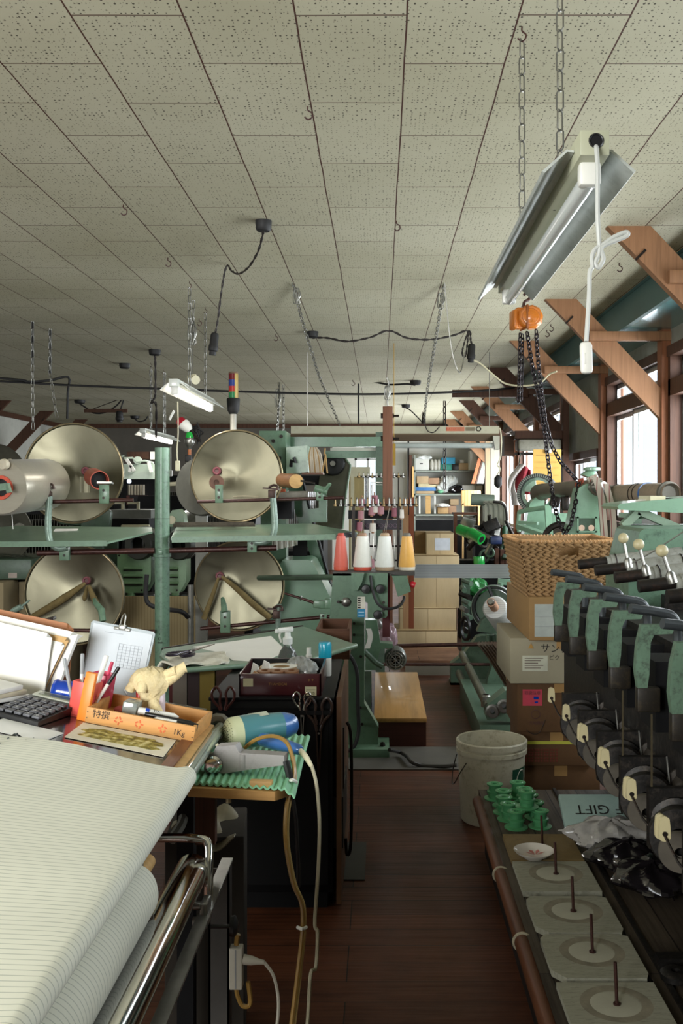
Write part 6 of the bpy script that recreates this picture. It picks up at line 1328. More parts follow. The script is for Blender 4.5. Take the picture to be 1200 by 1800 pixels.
bag('plastic_wrap', 'crumpled clear plastic wrap at the end of the red tray box', (-.262, 3.58, z0+.075), (.035, .03, .03), mat('white clear wrap', 'c7cac6', .15, 0, .1, 20, trans=.5), 9)
bag('plastic_wrap', 'second clump of clear wrap behind the tape rolls', (-.30, 3.70, z0+.07), (.045, .03, .028), mat('white clear wrap', '', .15), 10)
sb = thing('spray_bottle', 'clear spray bottle with white trigger standing before the green table', 'spray bottle', (-.36, 3.93, zc+.012)); c = V((-.365, 3.93, zc+.013))
CLR = mat('clear plastic', 'b5beb8', .08, 0, .04, trans=.85)
MB().lathe([(.001, 0), (.045, 0), (.047, .01), (.043, .05), (.03, .085), (.016, .105), (.015, .12), (.001, .12)], c, (0, 0, 1), 24).build('bottle', CLR, sb)
MB().lathe([(.019, .112), (.02, .135), (.012, .142), (.011, .16)], c, (0, 0, 1), 16).box(c+V((-.008, 0, .168)), (.06, .018, .02), (0, -.1, 0), .005).box(c+V((-.043, 0, .163)), (.014, .016, .016), None, .003).build('spray_head', mat('white translucent plastic', 'd5d8d3', .3), sb)
MB().tube([c+V((-.026, 0, .16)), c+V((-.033, 0, .145)), c+V((-.025, 0, .118))], .004, 7, 4).build('trigger', WHITE, sb)
ms = thing('mist_bottle', 'small clear mist bottle with white top behind the red tray box', 'mist bottle', (-.28, 3.9, zc+.012)); c = V((-.278, 3.88, zc+.013))
MB().lathe([(.001, 0), (.018, 0), (.018, .055), (.012, .06)], c, (0, 0, 1), 18).build('bottle', CLR, ms); MB().lathe([(.012, .058), (.013, .075), (.009, .08), (.009, .105), (.001, .106)], c, (0, 0, 1), 16).build('white_top', WHITE, ms)
bc_ = thing('spray_can', 'white can with turquoise cap beside the mist bottle', 'can', (-.215, 3.88, zc+.012)); c = V((-.214, 3.86, zc+.013))
MB().lathe([(.001, 0), (.024, 0), (.025, .004), (.025, .07), (.023, .075)], c, (0, 0, 1), 24).build('can_body', WHITE, bc_); MB().lathe([(.025, .07), (.0255, .072), (.0255, .122), (.022, .13), (.001, .131)], c, (0, 0, 1), 24).build('turquoise_cap', mat('turquoise plastic', '1f9ab5', .25, 0, .03, coat=.4), bc_)
one('label_stub', MB().bx(-.236, -.226, 3.833, 3.836, zc+.04, zc+.06), BLACK, 'small black tag in front of the white can', 'tag')
cl_ = thing('clip_roll', 'small roll with orange white centre on the green table behind the turquoise cap', 'roll', P(572, 1127, 4.25)); c = P(571, 1131, 4.3); c.z = zt+.012
MB().lathe([(.001, -.01), (.026, -.01), (.026, .008), (.001, .01)], c, (0, 0, 1), 20).build('disc_body', CREAM, cl_); MB().lathe([(.001, .01), (.014, .01), (.014, .026), (.001, .028)], c, (0, 0, 1), 16).build('orange_top', mat('orange red plastic cap', 'c9502c', .4), cl_)
wb = thing('wooden_crate', 'brown wooden crate behind the tip of the green table', 'crate', P(590, 1150, 4.65)); y = 4.95; xa, xb = P(555, 0, y).x, P(614, 0, y).x; zz0, zz1 = .62, P(0, 1106, y).z
for (a, b_, c_, d_) in ((xa, xb, y, y+.012), (xa, xb, y+.4, y+.412), (xa, xa+.012, y, y+.41), (xb-.012, xb, y, y+.41)): MB().bx(a, b_, c_, d_, zz0, zz1).build('board', mat_wood('red brown crate wood', '5b3a26', .6, 0), wb)
MB().bx(xa, xb, y, y+.41, zz0, zz0+.01).bx(xa+.05, xb-.05, y+.1, y+.3, 0, zz0).build('base_stand', TIMBER_D, wb)
# ------------------------------------------------------------------ ribbon loom in the middle
LY = 5.53
def c3(px, py, y=LY): return P(px, py, y)
def plate(pts, y, d, name, m, r, bev=30): return MB().prism([P(px, py, y) for px, py in pts], (0, d, 0)).build(name, m, r, bev)
r = LM = thing('ribbon_loom', 'large green ribbon loom with head plate and sloping hood beside the black cabinet', 'loom', (P(620, 0, LY).x, 6.2, 0))
LG2 = mat('loom green enamel', '57735c', .4, 0, .1, 5, '39493f', .25, .06, coat=.2)
plate([(585, 1008), (640, 1008), (640, 1236), (665, 1279), (664, 1317), (560, 1317), (575, 1236), (578, 1100)], LY, .10, 'side_plate', LG2, r)
plate([(617, 1008), (681, 1008), (681, 1082), (678, 1086), (646, 1086), (646, 1060), (617, 1045)], LY-.05, .06, 'head_plate', LG2, r)
plate([(617, 1008), (640, 1008), (636, 1024), (628, 1038), (617, 1038)], LY-.12, .06, 'head_boss', LG2, r)
MB().bx(P(560, 0, LY).x, P(684, 0, LY).x, LY-.1, LY+.25, 0, .05, .004).build('foot', LG2, r)
MB().lathe([(.012, 0), (.016, .02), (.012, .035), (.006, .036)], P(672, 1316, LY-.03), (0, 0, 1), 6).build('foot_bolt', IRON, r)
for px, py in ((627, 1025), (643, 1034), (668, 1034), (664, 1079)):
    MB().lathe([(.008, 0), (.008, -.03), (.022, -.032), (.026, -.045), (.022, -.058), (.001, -.06)], P(px, py, LY-.05), (0, 1, 0), 16).build('black_knob', BLACK, r)
MB().lathe([(.026, 0), (.026, -.012), (.014, -.02), (.001, -.02)], P(608, 1058, LY), (0, 1, 0), 20).build('socket_ring', STEEL, r)
sb_ = MB()
for px, py in ((594, 1058), (622, 1096), (622, 1116), (634, 1154), (633, 1244), (636, 1273), (674, 1059), (674, 1072)): sb_.cyl(P(px, py, LY-.056), P(px, py, LY+.0), .008, n=8)
sb_.build('bolt_head', IRON, r)
lb = MB().bx(P(628, 0, LY).x, P(642, 0, LY).x, LY-.0525, LY-.05, P(0, 1068, LY).z, P(0, 1047, LY).z); pl_ = lb.build('white_black_label', mat('label paper', 'c9c6b8', .6), r)
mb = MB()
for i in range(5): mb.bx(P(629, 0, LY).x, P(634, 0, LY).x, LY-.0535, LY-.0525, P(0, 1051+4*i, LY).z, P(0, 1048.5+4*i, LY).z)
mb.build('label_rows', INK, pl_, 0)
MB().bx(P(628, 0, LY).x, P(642, 0, LY).x, LY-.0525, LY-.05, P(0, 1083, LY).z, P(0, 1069, LY).z).build('blue_label', mat('bright blue label', '1b7aa5', .5, 0, .05), r)
mb = MB()
for i in range(2): mb.bx(P(630, 0, LY).x, P(640, 0, LY).x, LY-.0535, LY-.0525, P(0, 1075+5*i, LY).z, P(0, 1073.5+5*i, LY).z)
mb.build('label_print', mat('pale blue print', '9fc4d4', .6), r, 0)
MB().tube([P(651, 1012, LY-.08), P(654, 1035, LY-.1), P(663, 1060, LY-.12), P(680, 1070, LY-.12), P(700, 1066, LY-.1), P(709, 1055, LY-.08), P(710, 1049, LY-.06)], .008, 7, 5).build('black_cable', RUBBER, r)
MB().prism([P(688, 1010, LY), P(715, 1012, LY), P(722, 1040, LY), P(699, 1049, LY)], (0, .12, 0)).build('control_box', LG2, r)
MB().lathe([(.01, 0), (.018, .01), (.018, .03), (.001, .032)], P(720, 1026, LY+.04), (1, .0, -.3), 12).build('red_button', mat('red button', 'b3202b', .35), r)
MB().bx(P(672, 0, LY+.2).x, P(685, 0, LY+.2).x, LY+.2, LY+.26, P(0, 1120, LY+.2).z, P(0, 1010, LY+.2).z).build('dark_red_post', mat('dark red enamel', '51191b', .45, 0, .1), r)
MB().tube([P(612, 1150, LY-.06), P(622, 1165, LY-.06), P(628, 1190, LY-.06), P(629, 1240, LY-.06), P(630, 1285, LY-.06), P(622, 1312, LY-.08), P(608, 1322, LY-.1)], .011, 7, 5).build('thick_cable', RUBBER, r)
# tray on top with the cones
cy_ = 5.6
MB().bx(P(586, 0, cy_).x, P(728, 0, cy_).x, cy_-.07, cy_+.12, P(0, 1007, cy_).z-.01, P(0, 1003, cy_).z).build('cone_tray', mat('dark iron tray', '3a3834', .45, .4), r)
MB().bx(P(640, 0, cy_).x, P(668, 0, cy_).x, cy_, cy_+.06, P(0, 1018, cy_).z, P(0, 1006, cy_).z).build('tray_block', IRON, r)
MB().cyl(P(455, 1016, 6.9), P(628, 1014, 5.7), .018, n=12).build('long_rod', GREEN_D, r)
# hood, struts, tall frame
hd = [(496, 985), (541, 984), (549, 988), (594, 1078), (594, 1106), (455, 1108), (470, 1030)]
plate(hd, 7.15, .5, 'sloping_hood', mat('hood green', '66856c', .3, 0, .08, 4, '4b5d51', .12, coat=.5), r, 50)
plate([(504, 848), (530, 842), (548, 905), (556, 950), (594, 1062), (580, 1075), (540, 960), (523, 915)], 7.8, .12, 'leaning_strut', LG2, r)
MB().tube([P(531, 842, 7.78), P(546, 900, 7.78), P(590, 1062, 7.7)], .014, 6).build('drive_belt', RUBBER, r)
plate([(560, 855), (572, 855), (570, 870), (574, 872), (574, 918), (545, 918), (540, 895), (560, 893)], 7.6, .08, 'inner_bracket', LG2, r)
MB().bx(P(455, 0, 7.5).x, P(502, 0, 7.5).x, 7.5, 7.9, P(0, 850, 7.5).z, P(0, 757, 7.5).z, .004).build('head_box', LG2, r)
MB().bx(P(455, 0, 7.5).x, P(500, 0, 7.5).x, 7.6, 7.8, 0.0, P(0, 850, 7.5).z).build('head_column', LG2, r)
for px, py in ((494, 767), (491, 805), (480, 775)): MB().cyl(P(px, py, 7.5), P(px, py, 7.49), .014, n=10).build('bolt_head', IRON, r)
plate([(503, 786), (540, 783), (541, 830), (503, 834)], 7.45, .3, 'light_panel', GREEN_L, r)
MB().tube([P(511, 820, 7.42), P(512, 810, 7.4), P(520, 812, 7.38), P(516, 804, 7.38)], .014, 7).build('black_latch', BLACK, r)
MB().bx(P(502, 0, 7.9).x, P(672, 0, 7.9).x, 7.9, 8.0, P(0, 785, 7.9).z, P(0, 768, 7.9).z).build('upper_beam', LG2, r)
MB().bx(P(580, 0, 7.95).x, P(671, 0, 7.95).x, 7.98, 8.02, P(0, 792, 7.95).z, P(0, 787, 7.95).z).build('pale_rail', mat('pale grey rail', 'a9aa9b', .5), r)
MB().bx(P(570, 0, 8.0).x, P(672, 0, 8.0).x, 8.0, 8.1, P(0, 805, 8.0).z, P(0, 792, 8.0).z).build('lower_beam', LG2, r)
MB().bx(P(660, 0, 8.0).x, P(676, 0, 8.0).x, 7.95, 8.1, 0, P(0, 760, 8.0).z).build('far_column', GREEN_D, r)
plate([(565, 806), (606, 804), (616, 818), (610, 860), (603, 930), (555, 930), (560, 850)], 8.2, .05, 'brown_guard', mat('dull olive guard plate', '4c4a36', .55, 0, .2, 5, '32301f', .3), r)
MB().tube([P(606, 804, 8.18), P(616, 818, 8.18), P(608, 870, 8.18), P(602, 930, 8.18)], .008, 6).build('guard_edge', GREEN_L, r)
MB().lathe([(.02, -.04), (.04, -.05), (.09, -.04), (.1, -.02), (.1, .02)], P(585, 815, 8.18), (0, 1, 0), 26).build('black_wheel', BLACK, r); MB().lathe([(.001, -.06), (.022, -.06), (.022, -.03)], P(585, 815, 8.18), (0, 1, 0), 14).build('wheel_hub', STEEL, r)
rr = random.Random(11)
for i in range(11):
    x = 543+2.1*i; MB().tube([P(546+1.0*i, 787, 7.5), P(x, 800+rr.uniform(0, 6), 7.45), P(545+2.2*i, 831, 7.45)], .006, 5, 3).build('white_string', mat('white braid', 'b9ae9c', .8) if i % 4 else mat('tan braid', '9a7c4e', .8), r)
MB().bx(P(531, 0, 7.45).x, P(568, 0, 7.45).x, 7.4, 7.6, P(0, 834, 7.45).z, P(0, 831, 7.45).z).build('string_tray', mat('brown tray board', '6d4a3a', .6), r)
MB().tube([P(571, 788, 7.4), P(570, 798, 7.4), P(572, 802, 7.4), P(566, 830, 7.4)], .007, 5, 3).tube([P(572, 802, 7.4), P(575, 832, 7.4)], .006, 5).build('tan_cord', mat('tan braid', '', .8), r)
for i, px in enumerate((488, 493, 499)): MB().box(P(px, 880+3*i, 7.3), (.02, .04, .22)).build('orange_card', mat('orange card', 'a04a28', .7), r)
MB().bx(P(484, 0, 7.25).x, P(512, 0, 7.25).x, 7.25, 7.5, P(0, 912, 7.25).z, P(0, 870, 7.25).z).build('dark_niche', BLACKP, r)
MB().tube([P(490, 873, 7.1), P(510, 872, 7.1), P(540, 869, 7.1)], [.03, .035, .025], 10).build('fluffy_roller', mat('grey fluff', '8a857a', .95, 0, .15, 30, bump=.8), r)
MB().sheet(lambda u, v: P(478+45*u, 948+20*v*(1-.5*u), 7.4)+V((0, .02*math.sin(u*30), 0)), 24, 4, .004).build('torn_white_cloth', PAPER, r)
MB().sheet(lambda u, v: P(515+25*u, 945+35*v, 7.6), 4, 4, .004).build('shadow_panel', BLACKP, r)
# motor and rods low down
MB().lathe([(.03, .0), (.062, .0), (.07, .02), (.07, .14), (.05, .16), (.001, .16)], P(695, 1160, 6.25), (0, 1, 0), 24).build('motor_body', mat('grey motor casting', '5d625b', .45, .3, .2, 10), r)
mb = MB()
for R_ in (.062, .045, .03): mb.torus(P(695, 1160, 6.235), R_, .004, (0, 1, 0), 24, 5)
for i in range(4): mb.cyl(P(695, 1160, 6.235)-V((.06*math.cos(i*PI/4), 0, .06*math.sin(i*PI/4))), P(695, 1160, 6.235)+V((.06*math.cos(i*PI/4), 0, .06*math.sin(i*PI/4))), .003, n=5)
mb.build('motor_grille', STEEL, r)
plate([(642, 1090), (662, 1090), (668, 1130), (690, 1132), (690, 1139), (668, 1141), (660, 1178), (642, 1178)], 6.2, .1, 'motor_arm', LG2, r)
MB().tube([P(640, 1145, 6.15), P(660, 1165, 6.15), P(672, 1172, 6.15)], .018, 8).build('lower_link', GREEN_D, r)
MB().bar(P(691, 1136, 6.1), P(684, 1180, 6.1), .012, .006).build('flat_strap', STEEL, r)
MB().cyl(P(690, 1135.5, 6.9), P(905, 1131, 6.9), .014, n=10).cyl(P(672, 1168, 6.9), P(860, 1168, 6.9), .011, n=10).build('cross_rod', RUST, r)
MB().bx(P(622, 0, 6.5).x, P(652, 0, 6.5).x, 6.5, 6.9, 0, P(0, 1180, 6.5).z).build('rear_base', GREEN_D, r)
MB().sheet(lambda u, v: P(643+9*u+3*math.sin(v*4), 1105+35*v, 6.05), 4, 8, .004).build('white_tag', PAPER, r)
bag('plastic_bag', 'crumpled clear bag hanging by the loom motor', P(682, 1122, 6.6), (.06, .05, .09), mat('pinkish clear bag', 'a98f98', .12, 0, .3, 20, spec=.9), 21)
bag('plastic_bag', 'clear shiny bag under the loom head', P(662, 1094, 6.45), (.05, .04, .06), PLB, 22)
MB().tube([P(682, 1131, 6.6), P(680, 1086, 6.6)], .003, 5).build('bag_string', WHITE, bpy.data.objects['plastic_bag.003'] if 'plastic_bag.003' in bpy.data.objects else r)
# cones of yarn
for i, (px, w_, c_, tip, base, lab) in enumerate(((599, 15, 'c9604f', 'b9483a', 'b8503a', 'coral red cone of yarn, first on the iron tray'), (637, 19, 'd6d5cb', '9b7a62', 'a8432f', 'white cone of yarn on a red base next to the coral cone'), (676, 20, 'd3d5ce', 'a98f72', '8f7a62', 'white cone of yarn on a grey base in the middle of the tray'), (715, 17, 'd3a04c', '6d6a60', 'b9b2a0', 'golden yellow cone of yarn at the end of the tray'))):
    b0 = P(px, 1002, cy_); H = W(66, cy_); R0 = W(w_, cy_)*.88
    r = thing('yarn_cone', lab, 'yarn cone', b0, 'cones of yarn on the loom tray')
    MB().lathe([(.001, 0), (R0*.93, 0), (R0*.98, .012), (R0*.95, .022)], b0, (0, 0, 1), 26).build('cone_base', mat('base '+base, base, .5), r)
    MB().lathe([(R0*.95, .018), (R0*1.0, .024), (R0*.60, H*.9), (R0*.52, H*.905)], b0, (0, 0, 1), 30).build('wound_yarn', mat('yarn '+c_, c_, .45, 0, .04, 60, sheen=.3), r)
    MB().lathe([(R0*.5, H*.88), (R0*.42, H*.97), (R0*.36, H*.985), (.001, H*.985)], b0, (0, 0, 1), 18).build('cone_tip', mat('tip '+tip, tip, .6), r)
    if i in (1, 2):
        for k in (-1, 1): MB().tube([b0+V((.006*k, 0, H*.98)), P(px+(3 if i == 1 else 8), 893, 6.1)], .0012, 4).build('thread', mat('grey thread', 'a39c90', .8), r)
# creel of small bobbins behind the cones
r = thing('bobbin_creel', 'iron creel with rows of spindles and pink bobbins behind the yarn cones', 'creel', P(660, 1000, 6.3))
CY_ = 6.3
def cp_(px, py, d=0.): return P(px, py, CY_+d)
for px in (621, 700): MB().bx(cp_(px-2.5, 0).x, cp_(px+2.5, 0).x, CY_, CY_+.02, .98, cp_(0, 888).z).build('creel_post', IRON, r)
MB().bx(cp_(620, 0).x, cp_(706, 0).x, CY_+.1, CY_+.12, cp_(0, 932).z, cp_(0, 915).z).build('perforated_plate', mat('purple black plate', '241f26', .5, .2), r)
mb = MB()
for i in range(10): mb.torus(cp_(630+8*i, 924, .098), .012, .002, (0, 1, 0), 12, 4)
mb.build('plate_hole_ring', mat('dull mauve ring', '5e4a58', .5), r)
for py, xa, xb, d, n_, hpx in ((888, 585, 735, 0, 16, 14), (838, 627, 712, .6, 11, 8)):
    MB().cyl(cp_(xa, py, d), cp_(xb, py-1, d), .006, n=8).build('spindle_bar', IRON, r)
    for i in range(n_):
        px = xa+4+(xb-xa-8)*i/(n_-1)
        MB().lathe([(.004, -.01), (.012, -.005), (.012, .004), (.005, .006), (.004, W(hpx, CY_)*.8), (.007, W(hpx, CY_)*.85), (.002, W(hpx, CY_))], cp_(px, py, d), (0, 0, 1), 8).build('spindle', STEEL if i % 3 else mat('brassy spindle', '8a7550', .4, .7), r)
for px in (643, 700, 718): MB().bx(cp_(px-1, 0, .6).x, cp_(px+1, 0, .6).x, CY_+.6, CY_+.612, cp_(0, 905, .6).z, cp_(0, 838, .6).z).build('thin_post', IRON, r)
MB().tube([cp_(652, 905, .5), cp_(652, 848, .5), cp_(672, 848, .5)], .006, 6).tube([cp_(655, 905, .5), cp_(655, 852, .5), cp_(672, 852, .5)], .004, 6).build('wire_frame', STEEL, r)
MB().bx(cp_(612, 0, .3).x, cp_(708, 0, .3).x, CY_+.3, CY_+.34, cp_(0, 912, .3).z, cp_(0, 897, .3).z).build('dark_panel', BLACKP, r)
for row, (py, d) in enumerate(((960, .2), (985, .2))):
    MB().cyl(cp_(620, py, d), cp_(705, py, d), .006, n=6).build('spindle_bar', IRON, r)
rr = random.Random(4)
for i in range(13):
    px = 624+6.3*i; MB().tube([cp_(px, 935+rr.uniform(0, 8), .2), cp_(px+rr.uniform(-2, 2), 975, .18), cp_(px+rr.uniform(-2, 2), 1000, .2)], .004, 5).build('feed_tube', STEEL if i % 2 else IRON, r)
PKB = mat('dusty pink yarn', '9c6f74', .7, 0, .1, 30)
k = 0
for px, py, m, lab in ((634, 905, PKB, 'outer pale pink bobbin on the creel, lower of its pair'), (636, 884, PKB, 'outer pink bobbin high on the creel by the tan boards'), (653, 898, PKB, 'small pink bobbin between the outer bobbin and the white one'), (659, 893, mat('white yarn', 'c3bcb2', .7, 0, .05, 30), 'white bobbin on the creel beside the timber post'), (669, 896, PKB, 'pink bobbin on the creel touching the timber post'), (658, 878, mat('rose yarn', '8a5560', .7), 'rose bobbin high on the creel over the white one'), (694, 900, mat('rose yarn', '', .7), 'rose bobbin on the creel beyond the timber post'), (704, 903, mat('white yarn', '', .7), 'white bobbin at the far post of the creel'), (632, 925, mat('rose yarn', '', .7), 'small rose bobbin at the perforated plate'), (655, 927, mat('white yarn', '', .7), 'small white bobbin at the perforated plate'), (634, 968, PKB, 'pink bobbin low on the creel behind the white cone'), (652, 990, PKB, 'pink bobbin low on the creel between the white cones')):
    b0 = cp_(px, py+8, .02 if py > 880 else .05); b_ = thing('bobbin', lab, 'bobbin', b0, 'small bobbins on the creel'); hh_ = .055
    MB().lathe([(.004, 0), (.02, .0), (.022, .006), (.019, hh_), (.004, hh_)], b0, (0, 0, 1), 14).build('wound_yarn', m, b_); MB().lathe([(.002, -.01), (.010, -.008), (.009, 0), (.005, hh_), (.004, hh_+.02), (.001, hh_+.022)], b0, (0, 0, 1), 10).build('bobbin_core', TIMBER, b_)
# timber upright with bolts, boards behind
r = thing('timber_upright', 'red brown timber upright with bolts rising almost to the ceiling', 'post', P(681, 1000, 6.75)); y = 6.75
MB().bx(P(672.5, 0, y).x, P(690, 0, y).x, y, y+.05, P(0, 1105, y).z, P(0, 714, y).z, .003).build('timber', mat_wood('red brown timber', '6f4a37', .7, 2), r)
for py in (731, 771):
    MB().cyl(P(690, py, y+.02), P(701, py, y+.02), .008, n=8).cyl(P(690, py, y+.02), P(692, py, y+.02), .016, n=8).cyl(P(669, py, y+.02), P(673, py, y+.02), .018, n=6).build('bolt', IRON, r)
MB().tube([P(681, 714, y+.02), P(680, 690, y+.02), P(683, 672, y+.02), P(680, 664, y+.02)], .006, 6).build('hanging_wire', STEEL, r)
coil(681, 690, y, 3, .03)(mb_ := MB()); mb_.build('wire_loop', STEEL, r)
one('plank', MB().bx(P(708, 0, 6.95).x, P(718, 0, 6.95).x, 6.95, 6.98, P(0, 1105, 6.95).z, P(0, 877, 6.95).z), mat_wood('pale brown plank', '9d7a57', .75, 2), 'pale brown plank standing beside the creel end', 'plank')
one('plank', MB().bx(P(718, 0, 7.0).x, P(727, 0, 7.0).x, 7.0, 7.03, P(0, 1105, 7.0).z, P(0, 874, 7.0).z), mat_wood('orange brown plank', '7d452c', .75, 2), 'orange brown plank standing next to the pale plank', 'plank')
one('tan_board', MB().bx(P(613, 0, 9.4).x, P(640, 0, 9.4).x, 9.4, 9.43, 0, P(0, 828, 9.4).z), mat_wood('tan board', 'a39265', .85, 2), 'tall tan board behind the creel below the small bright window', 'board')
one('tan_board', MB().bx(P(614, 0, 9.3).x, P(650, 0, 9.3).x, 9.3, 9.32, P(0, 838, 9.3).z, P(0, 821, 9.3).z).bx(P(616, 0, 9.3).x, P(622, 0, 9.3).x, 9.3, 9.32, 0, P(0, 838, 9.3).z), mat_wood('tan board', '', .8) if False else MATS['cream plastic'], 'short pale board laid level on the tall tan board', 'board')
one('yellow_strip', MB().bx(P(690, 0, 8.6).x, P(695, 0, 8.6).x, 8.6, 8.62, P(0, 818, 8.6).z, P(0, 780, 8.6).z).cyl(P(692, 780, 8.61), V((P(692, 0, 8.61).x, 8.61, CEIL)), .003, n=5), mat('yellow ochre strip', 'b08a35', .6), 'yellow ochre strip hanging beside the timber upright', 'strip')
# long beige lamp housing across the top
r = thing('long_fixture', 'long beige housing with orange label hung across the room under the ceiling', 'fixture', P(700, 770, 9.0)); y = 9.0
BE = mat('aged beige enamel', 'a8a48c', .45, 0, .06, 4, '7d765f', .2)
xa, xb = P(511, 0, y).x, P(877, 0, y).x
MB().prism([P(511, 749, y), P(511, 762, y), P(511, 774, y+.25), P(511, 749, y+.25)], (xb-xa, 0, 0)).build('housing', BE, r, 30)
MB().prism([P(509, 762, y), P(509, 774, y+.1), P(509, 776, y+.1), P(509, 764, y-.005)], (xb-xa+.01, 0, 0)).build('wood_batten', mat('brown grey batten', '6a5946', .7, 0, .15, 4, stretch=(.3, 1, 1)), r)
MB().cyl(P(640, 783, y+.05), P(866, 783, y+.05), .025, n=14).build('white_tube', mat('milky tube', 'a9b0aa', .2), r)
MB().prism([P(866, 766, y), P(878, 766, y), P(878, 790, y), P(870, 790, y)], (0, .1, 0)).build('end_bracket', mat('pale end bracket', 'a7a595', .5), r)
MB().bx(P(784, 0, y).x, P(816, 0, y).x, y-.003, y, P(0, 758, y).z, P(0, 750.5, y).z).build('orange_label', mat('faded orange label', 'b0684a', .6), r)
MB().text('KATO', P(792, 754.3, y-.0032), (1, 0, 0), (0, 0, 1), .03, .001).build('label_lettering', mat('red print', 'a23c2a', .6), r, 0)
MB().bx(P(818, 0, y).x, P(834, 0, y).x, y-.003, y, P(0, 757.5, y).z, P(0, 751, y).z).build('brown_plate', mat('brown plate', '6d6048', .5), r)
MB().torus(P(841, 754, y-.005), .02, .004, (0, 1, 0), 18, 5).build('round_key', IRON, r)
for px in (540, 860): MB().bx(P(px-.6, 0, y+.15).x, P(px+.6, 0, y+.15).x, y+.147, y+.16, P(0, 752, y+.15).z, CEIL).build('hanger', STEEL, r)
MB().tube([P(745, 738, y-.05), P(747, 748, y-.05), P(752, 758, y-.05), P(762, 760, y-.05), P(772, 750, y-.05)], .005, 5, 4).cyl(P(744, 745, y-.05), P(745, 725, y-.05), .02, .014, 10).build('cord_joint', IRON, r)
MB().tube([P(878, 752, y), P(881, 770, y), P(880, 800, y), P(876, 812, y), P(874, 818, y), P(879, 824, y), P(874, 835, y)], .006, 5, 4).build('side_cord', CREAM, r)
MB().lathe([(.01, .0), (.035, .03), (.035, .09), (.01, .12), (.001, .12)], P(875, 858, y), (0, 0, 1), 14).build('black_pull', RUBBER, r)
# cartons in the aisle
CY2 = 9.1
def ct(lab, xa, xb, pt, pb, y, dep, m=CARD_L, grp='pale cartons stacked in the aisle'):
    x0_, x1_ = P(xa, 0, y).x, P(xb, 0, y).x; z0_, z1_ = P(0, pb, y).z, P(0, pt, y).z
    r = thing('cardboard_box', lab, 'box', ((x0_+x1_)/2, y+dep/2, max(0, z0_)), grp)
    MB().bx(x0_, x1_, y, y+dep, max(0, z0_), z1_, .006).build('carton', m, r)
    MB().bx(x0_+.002, x1_-.002, y-.0015, y, z1_-.008, z1_).bx((x0_+x1_)/2-.001, (x0_+x1_)/2+.001, y-.0015, y, max(0, z0_), z1_).build('seam_and_edge_shade', mat('seam and edge shade', '7a6340', .8), r)  # top strip paints shade at the carton edge, upright line is the seam
    return r
ct('pale flat carton lowest in the aisle stack', 694, 803, 1108, 1145, 9.08, .5)
ct('pale carton second from the bottom in the aisle stack', 702, 802, 1069, 1108, 9.12, .5)
ct('large pale carton in the aisle stack behind the grey thread band', 727, 807, 976, 1069, 9.18, .5)
r = ct('small carton with white label on top of the aisle stack', 749, 797, 936, 975, 9.25, .4)
MB().bx(P(764, 0, 9.25).x, P(791, 0, 9.25).x, 9.247, 9.249, P(0, 967, 9.25).z, P(0, 946, 9.25).z).build('white_label', mat('bluish white label', 'c9cdd4', .6), r)
ct('darker small carton behind the labelled one on the aisle stack', 729, 752, 935, 976, 9.45, .3, CARD)
r = ct('large pale carton standing in shadow below the aisle stack', 731, 803, 976, 1000, 9.7, .3, CARD_L) if False else None
one('thread_band', MB().sheet(lambda u, v: P(727+176*u, (992+u*.0)+(1016-992)*v, 7.3), 20, 3, .004), stripes('grey thread band', 'a6abac', '8f9496', 2, .012, .3, .4), 'wide flat band of grey threads stretched over the aisle', 'thread band')
one('floor_board', MB().bx(P(700, 0, 8.6).x, P(810, 0, 8.6).x, 8.3, 9.0, 0, .05), mat_planks('pinkish floor board', '8d6a52', '7d5a45', '3d2a20', 'X', 1.9, .1, .6), 'low brown plank platform under the aisle cartons', 'platform')
one('dusty_board', MB().bx(P(712, 0, 7.9).x, P(791, 0, 7.9).x, 7.9, 7.93, .0, P(0, 1169, 7.9).z), mat('dusty white board', '8c867a', .7, 0, .1, 4), 'low dusty white board standing across the aisle floor', 'board')
# wooden step box, mats, cable
r = thing('wooden_step', 'long low wooden box with worn plywood lid on the aisle floor', 'wooden box', P(703, 1312, 5.69))
xa, xb = P(657, 0, 5.69).x, P(750, 0, 5.69).x
MB().bx(xa, xb, 5.69, 7.15, P(0, 1270, 5.69).z-.0, P(0, 1262.5, 5.69).z, .002).build('plywood_lid', mat_wood('worn plywood lid', 'a37a45', .65, 1, .45, .5, coat=.15), r)
MB().bx(xa+.004, xb-.004, 5.694, 7.14, 0.002, P(0, 1270, 5.69).z).build('dark_box', mat_wood('dark red brown box', '3f1f16', .7, 0), r)
one('rubber_mat', MB().bx(P(600, 0, 5.35).x, P(905, 0, 5.35).x, 5.2, 5.66, 0, .006), mat('grey rubber mat', '4d4a43', .6, 0, .15, 6), 'grey rubber mat on the boards in front of the wooden box', 'mat')
one('floor_cable', MB().tube([P(684, 1318, 5.3), P(702, 1322, 5.45), P(715, 1330, 5.35), P(724, 1340, 5.25), P(745, 1346, 5.25), P(780, 1347, 5.22), P(802, 1345, 5.2)], .010, 7, 5), mat('dark cable', '2e2b26', .5), 'dark cable curving over the grey mat to the bucket', 'cable')
one('floor_hatch', MB().bx(P(585, 0, 4.0).x, P(643, 0, 4.0).x, 3.72, 4.12, 0, .005), mat('dark green grey plate', '2c2b26', .6, 0, .2), 'dark square plate let into the floor beside the cabinet', 'plate')
